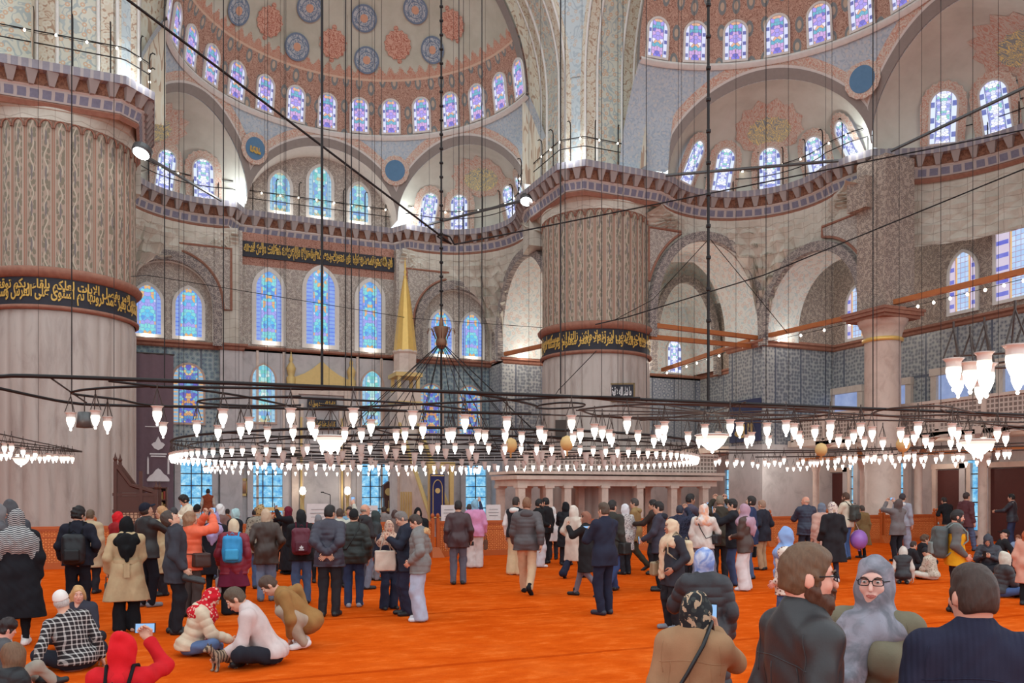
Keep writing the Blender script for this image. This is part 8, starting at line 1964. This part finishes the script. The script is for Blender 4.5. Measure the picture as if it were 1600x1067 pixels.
    # seated at the lower left
    P(116, 924, 9.4, 345, 'seated man in black and white plaid shirt and white skullcap', dict(pose='cross', lean=10, side=-12, top=('shirt', (44, 38, 40), .8, 'plaid', (196, 190, 186)), head=('skullcap', (222, 212, 206)), hairc=(180, 176, 172), legs=('reg', (38, 40, 50), 'denim'), arms=('floor', 'down'), bulk=1.08, anchor=.2, hyaw=20))
    P(124, 915, 10.8, 195, 'fair haired seated woman in dark jacket beyond the plaid shirt', dict(pose='cross', top=('jacket', (54, 54, 64)), head=('long', (186, 144, 98), 'hair'), hairc=(150, 110, 80), hyaw=-20, arms=('lap', 'lap'), skin=(214, 162, 142)))
    P(4, 972, 8.4, 80, 'dark curly haired young man seated at the left edge', dict(pose='side', top=('jacket', (84, 82, 84)), head=('curly', (40, 28, 28)), legs=('reg', (150, 140, 128)), arms=('floor', 'lap'), skin=(214, 158, 140), hpitch=10))
    P(14, 1036, 7.0, 60, 'person in black jacket with brown fur hood at the lower left corner', dict(pose='cross', top=('puffer', (28, 28, 32)), head=('hood', (104, 78, 58), 'hair'), arms=('lap', 'lap')))
    P(190, 993, 6.4, 15, 'seated person in bright red hooded jacket taking a photo', dict(pose='cross', lean=4, top=('jacket', (190, 26, 34)), head=('hood', (206, 28, 38)), legs=blk, arms=('lap', 'high'), items=(('phone', 'phone held above the bright red hood', None, False), ('backpack', 'black backpack on the bright red jacket', (28, 27, 30), .95, None, -.3))))
    P(313, 922, 10.3, 92, 'girl in red patterned headscarf and cream puffer seated with a cat', dict(pose='cross', lean=20, top=('puffer', (206, 184, 158)), head=('hijab', (190, 26, 40), 'print', (216, 168, 150)), drape='front', hpitch=24, legs=('reg', (88, 106, 142), 'denim'), arms=('lap', 'fwd'), hooddown=(206, 186, 162), skin=SK2, anchor=.45))
    P(396, 920, 9.7, 275, 'man in pale grey overshirt seated cross legged petting a cat', dict(pose='cross', lean=30, top=('jacket', (196, 178, 174)), head=('short', (82, 66, 52)), hpitch=24, legs=('reg', (34, 34, 42), 'denim'), arms=('fwd', 'lap'), anchor=.5, collar=1))
    P(452, 902, 10.7, 268, 'man in brown jacket crouching in white socks', dict(pose='crouch', lean=46, top=('jacket', (146, 106, 62)), head=('short', (76, 56, 44)), hpitch=26, legs=('reg', (164, 146, 128)), feet=(226, 220, 218), socks=1, arms=('lap', 'elbow'), anchor=.5))
    # ---------------- near figures
    P(1085, 925, 4.5, 12, 'short woman in camel coat and black floral headscarf filming with a phone', dict(top=('coat', (152, 116, 86), .4), head=('hijab', (40, 40, 42), 'print', (60, 62, 60), (176, 150, 124)), arms=('down', 'face'), bulk=1.0, sw=.92, hyaw=12, skin=(206, 156, 132), items=(('phone', 'phone showing the dome held by the camel coat woman', None), ('bagl', 'black shoulder bag of the camel coat woman', (30, 30, 34), 1.9, -.62, -.1))))
    P(1100, 857, 7.1, 345, 'woman in long black quilted coat and blue and white headscarf', dict(top=('puffer', (44, 43, 48), .3), head=('hijab', (108, 130, 184), 'wash', (190, 196, 214)), hyaw=-10, arms=('chest', 'down'), legs=blk))
    P(1256, 854, 3.3, 62, 'bearded man in black leather jacket with brown hair nearest the camera', dict(top=('jacket', (44, 42, 44), .78, 'leather'), head=('short', (96, 70, 50)), beard=(78, 48, 34), beardsize=1.15, hyaw=16, collar=1, arms=('down', 'down'), bulk=.9, sw=.9, skin=(216, 160, 140), glasses=1, legs=jeans, hairc=(96, 70, 50)))
    P(1366, 873, 4.15, 196, 'woman with glasses in olive top and grey patterned scarf', dict(top=('tight', (112, 104, 86), .82), head=('hijab', (112, 112, 120), 'wash', (146, 142, 152)), drape='front long', bulk=1.08, bust=1.15, glasses=1, arms=('down', 'down'), legs=('reg', (34, 36, 46), 'denim'), skin=(222, 174, 160), hyaw=-8, hairc=(70, 48, 40)))
    P(1522, 886, 3.25, 352, 'man with short dark hair in navy fleece seen from behind at the right', dict(top=('jacket', (38, 38, 56), .78, 'knit'), head=('short', (58, 42, 36)), hyaw=-24, collar=1, arms=('down', 'down'), bulk=1.0, skin=(204, 150, 130), legs=jeans))
    # balloon
    c = at(1342, 843, 25.0); r = empty('balloon', tuple(c), label='lilac balloon on a string beside the olive coat', cat='balloon')
    mb = MB(); mb.lathe([(0, .3)] + [(.25 * math.sin(PI * j / 12), .3 * math.cos(PI * j / 12)) for j in range(1, 12)] + [(.03, -.3), (.05, -.34), (0, -.34)], n=22); mb.build('skin', plain('lilac_rubber', sr(164, 110, 196), .3, 0, .5), r, True)
    mb = MB(); mb.tube([(0, 0, .3), (-.1, 0, .45), (-.18, 0, .62)], .008, 4); mb.build('string', MT['white'], r)

def cat():
    c = at(352, 1005, 9.42); a = math.radians(215); d = FW * math.cos(a) + RT * math.sin(a)
    P = [ell((0, .0, .19), (.075, .17, .085), rx(.12), .04), ell((0, .13, .19), (.065, .07, .085), k=.04), ell((0, -.12, .17), (.075, .09, .09), k=.04), cone((0, .16, .22), (0, .23, .29), .045, .045, .03),
         ell((0, .26, .31), (.05, .058, .046), k=.02), ell((0, .31, .295), (.026, .025, .02), k=.015), cone((-.03, .245, .345), (-.036, .24, .385), .018, .005, .008), cone((.03, .245, .345), (.036, .24, .385), .018, .005, .008)]
    for sx in (-1, 1):
        P += [cone((sx * .045, .15, .16), (sx * .045, .14, .08), .03, .02, .02), cone((sx * .045, .14, .08), (sx * .045, .155, .02), .02, .017, .02), cone((sx * .045, .155, .018), (sx * .045, .18, .016), .018, .016, .01),
              cone((sx * .055, -.13, .16), (sx * .06, -.07, .1), .05, .03, .03), cone((sx * .06, -.07, .1), (sx * .06, -.15, .07), .026, .02, .02), cone((sx * .06, -.15, .07), (sx * .06, -.13, .018), .02, .016, .02), cone((sx * .06, -.13, .018), (sx * .06, -.1, .016), .018, .016, .01)]
    pts = [(0, -.2, .2), (.0, -.28, .26), (.03, -.32, .36), (.07, -.3, .45)]
    for p, q in zip(pts[:-1], pts[1:]): P.append(cone(p, q, .02, .018, .02))
    t = T('tabby_fur'); o = t.obj(); x, y, z = t.xyz(o); st = t.lt(t.fr(t.add(t.mul(y, 22), t.mul(t.noise(o, 8, 3), 1.5))), .45); m = t.bsdf(t.mix(st, sr(150, 126, 104), sr(72, 58, 50)), .9, 0, t.bump(t.noise(o, 120, 2), .4, .005))
    b = fast_mesh('cat', [sdf_mesh(P, .0085)], m); b.scale = (.85,) * 3; b.location = (c[0], c[1], 0); b.rotation_euler = (0, 0, math.atan2(-d[0], d[1])); tag(b, 'brown tabby cat standing between the red headscarf and the pale grey overshirt', 'cat')
    mb = MB()
    for sx in (-1, 1): mb.lathe([(0, -.008), (.008, 0), (0, .008)], (sx * .022, .312, .318), 8)
    mb.build('eyes', EYED, b, True)
# ---------------------------------------------------------------- camera, light
def camera_light():
    sc = bpy.context.scene
    cd = bpy.data.cameras.new('camera'); cd.sensor_width = 36.0; cd.lens = 36.0 * F / 1600.0
    cd.shift_x = 0.0; cd.shift_y = (HY - 533.5) / 1600.0; cd.clip_end = 300; cd.clip_start = .1
    co = bpy.data.objects.new('camera', cd); COL.objects.link(co); co.location = CAM.tolist(); co.rotation_euler = (PI / 2, 0, -TH); sc.camera = co
    w = bpy.data.worlds.new('daylight'); sc.world = w; w.use_nodes = True
    w.node_tree.nodes['Background'].inputs[0].default_value = (.86, .95, 1.0, 1); w.node_tree.nodes['Background'].inputs[1].default_value = 1.6
    sc.view_settings.view_transform = 'Standard'; sc.view_settings.look = 'None'; sc.view_settings.gamma = 1.0; sc.view_settings.exposure = 0.15
    sc.view_settings.use_curve_mapping = False
    c = sc.cycles; c.use_denoising = True; c.max_bounces = 7; c.diffuse_bounces = 4; c.glossy_bounces = 2; c.transmission_bounces = 2; c.sample_clamp_indirect = 4.0
    def pl(name, loc, e, col=(1, .95, .88), r=.15):
        l = bpy.data.lights.new(name, 'POINT'); l.energy = e; l.color = col; l.shadow_soft_size = r
        o = bpy.data.objects.new(name, l); COL.objects.link(o); o.location = loc
    cw = (.9, .97, 1.0); ww = (1, .95, .86)
    # floodlights standing on the cornice walk at the feet of the pendentives
    for p in ((4.4, 19.0, 16.6), (-4.4, 19.0, 16.6), (8.3, 8.3, 16.6), (-8.3, 8.3, 16.6), (8.25, 13.0, 16.6), (18.9, 2.9, 16.6), (13.0, 8.2, 16.6), (19.0, -4.6, 16.6)):
        pl('flood_lamp', p, 60, cw)
    for x in (-2.05, 0, 2.05): pl('sill_lamp', (x, 20.45, 16.5), 25, ww)
    for x, y in ((-2.62, 20.35), (0, 20.35), (2.62, 20.35), (-8.3, 20.1), (-6.45, 20.1), (6.55, 20.1), (8.35, 20.1), (10.6, 18.2), (16, 10.5), (20.5, 8.6)): pl('sill_lamp', (x, y, 9.62), 16, ww)
    for p, e in (((15.8, 10.9, 9.9), 110), ((20.5, 16.0, 9.9), 220), ((17.5, 18.8, 9.9), 120), ((11.2, 16.0, 9.8), 150), ((21.0, 6.2, 9.8), 60), ((-11.2, 16.0, 9.8), 100), ((22.4, 7.0, 3.3), 40), ((22.4, 2.0, 3.3), 40), ((22.4, -3.0, 3.3), 40), ((18.0, 15.5, 3.6), 180), ((19.0, 8.0, 3.0), 60)): pl('bay_and_fill_lamp', p, e, ww)  # high ones light the arch bays; low ones are added right wall fill
build_floor()
pier('right', 11.17, 11.17, ('وان من شيء الا عندنا خزائنه وما ننزله الا بقدر معلوم وارسلنا الرياح لواقح فانزلنا', 'ان الله يمسك السماوات والارض ان تزولا ولئن زالتا ان امسكهما من احد من بعده'))
pier('left', -11.17, 11.17, ('الله الذي رفع السماوات بغير عمد ترونها ثم استوى على العرش وسخر الشمس والقمر كل يجري', 'لاجل مسمى يدبر الامر يفصل الايات لعلكم بلقاء ربكم توقنون وهو الذي مد الارض'))
cornice(); upper(); big_arches(); lower(); railings()
camera_light()
chandeliers(); cables(); fence(); mihrab(); minbar(); tribune(); pulpit_chair(); wall_things()
crowd(); cat()
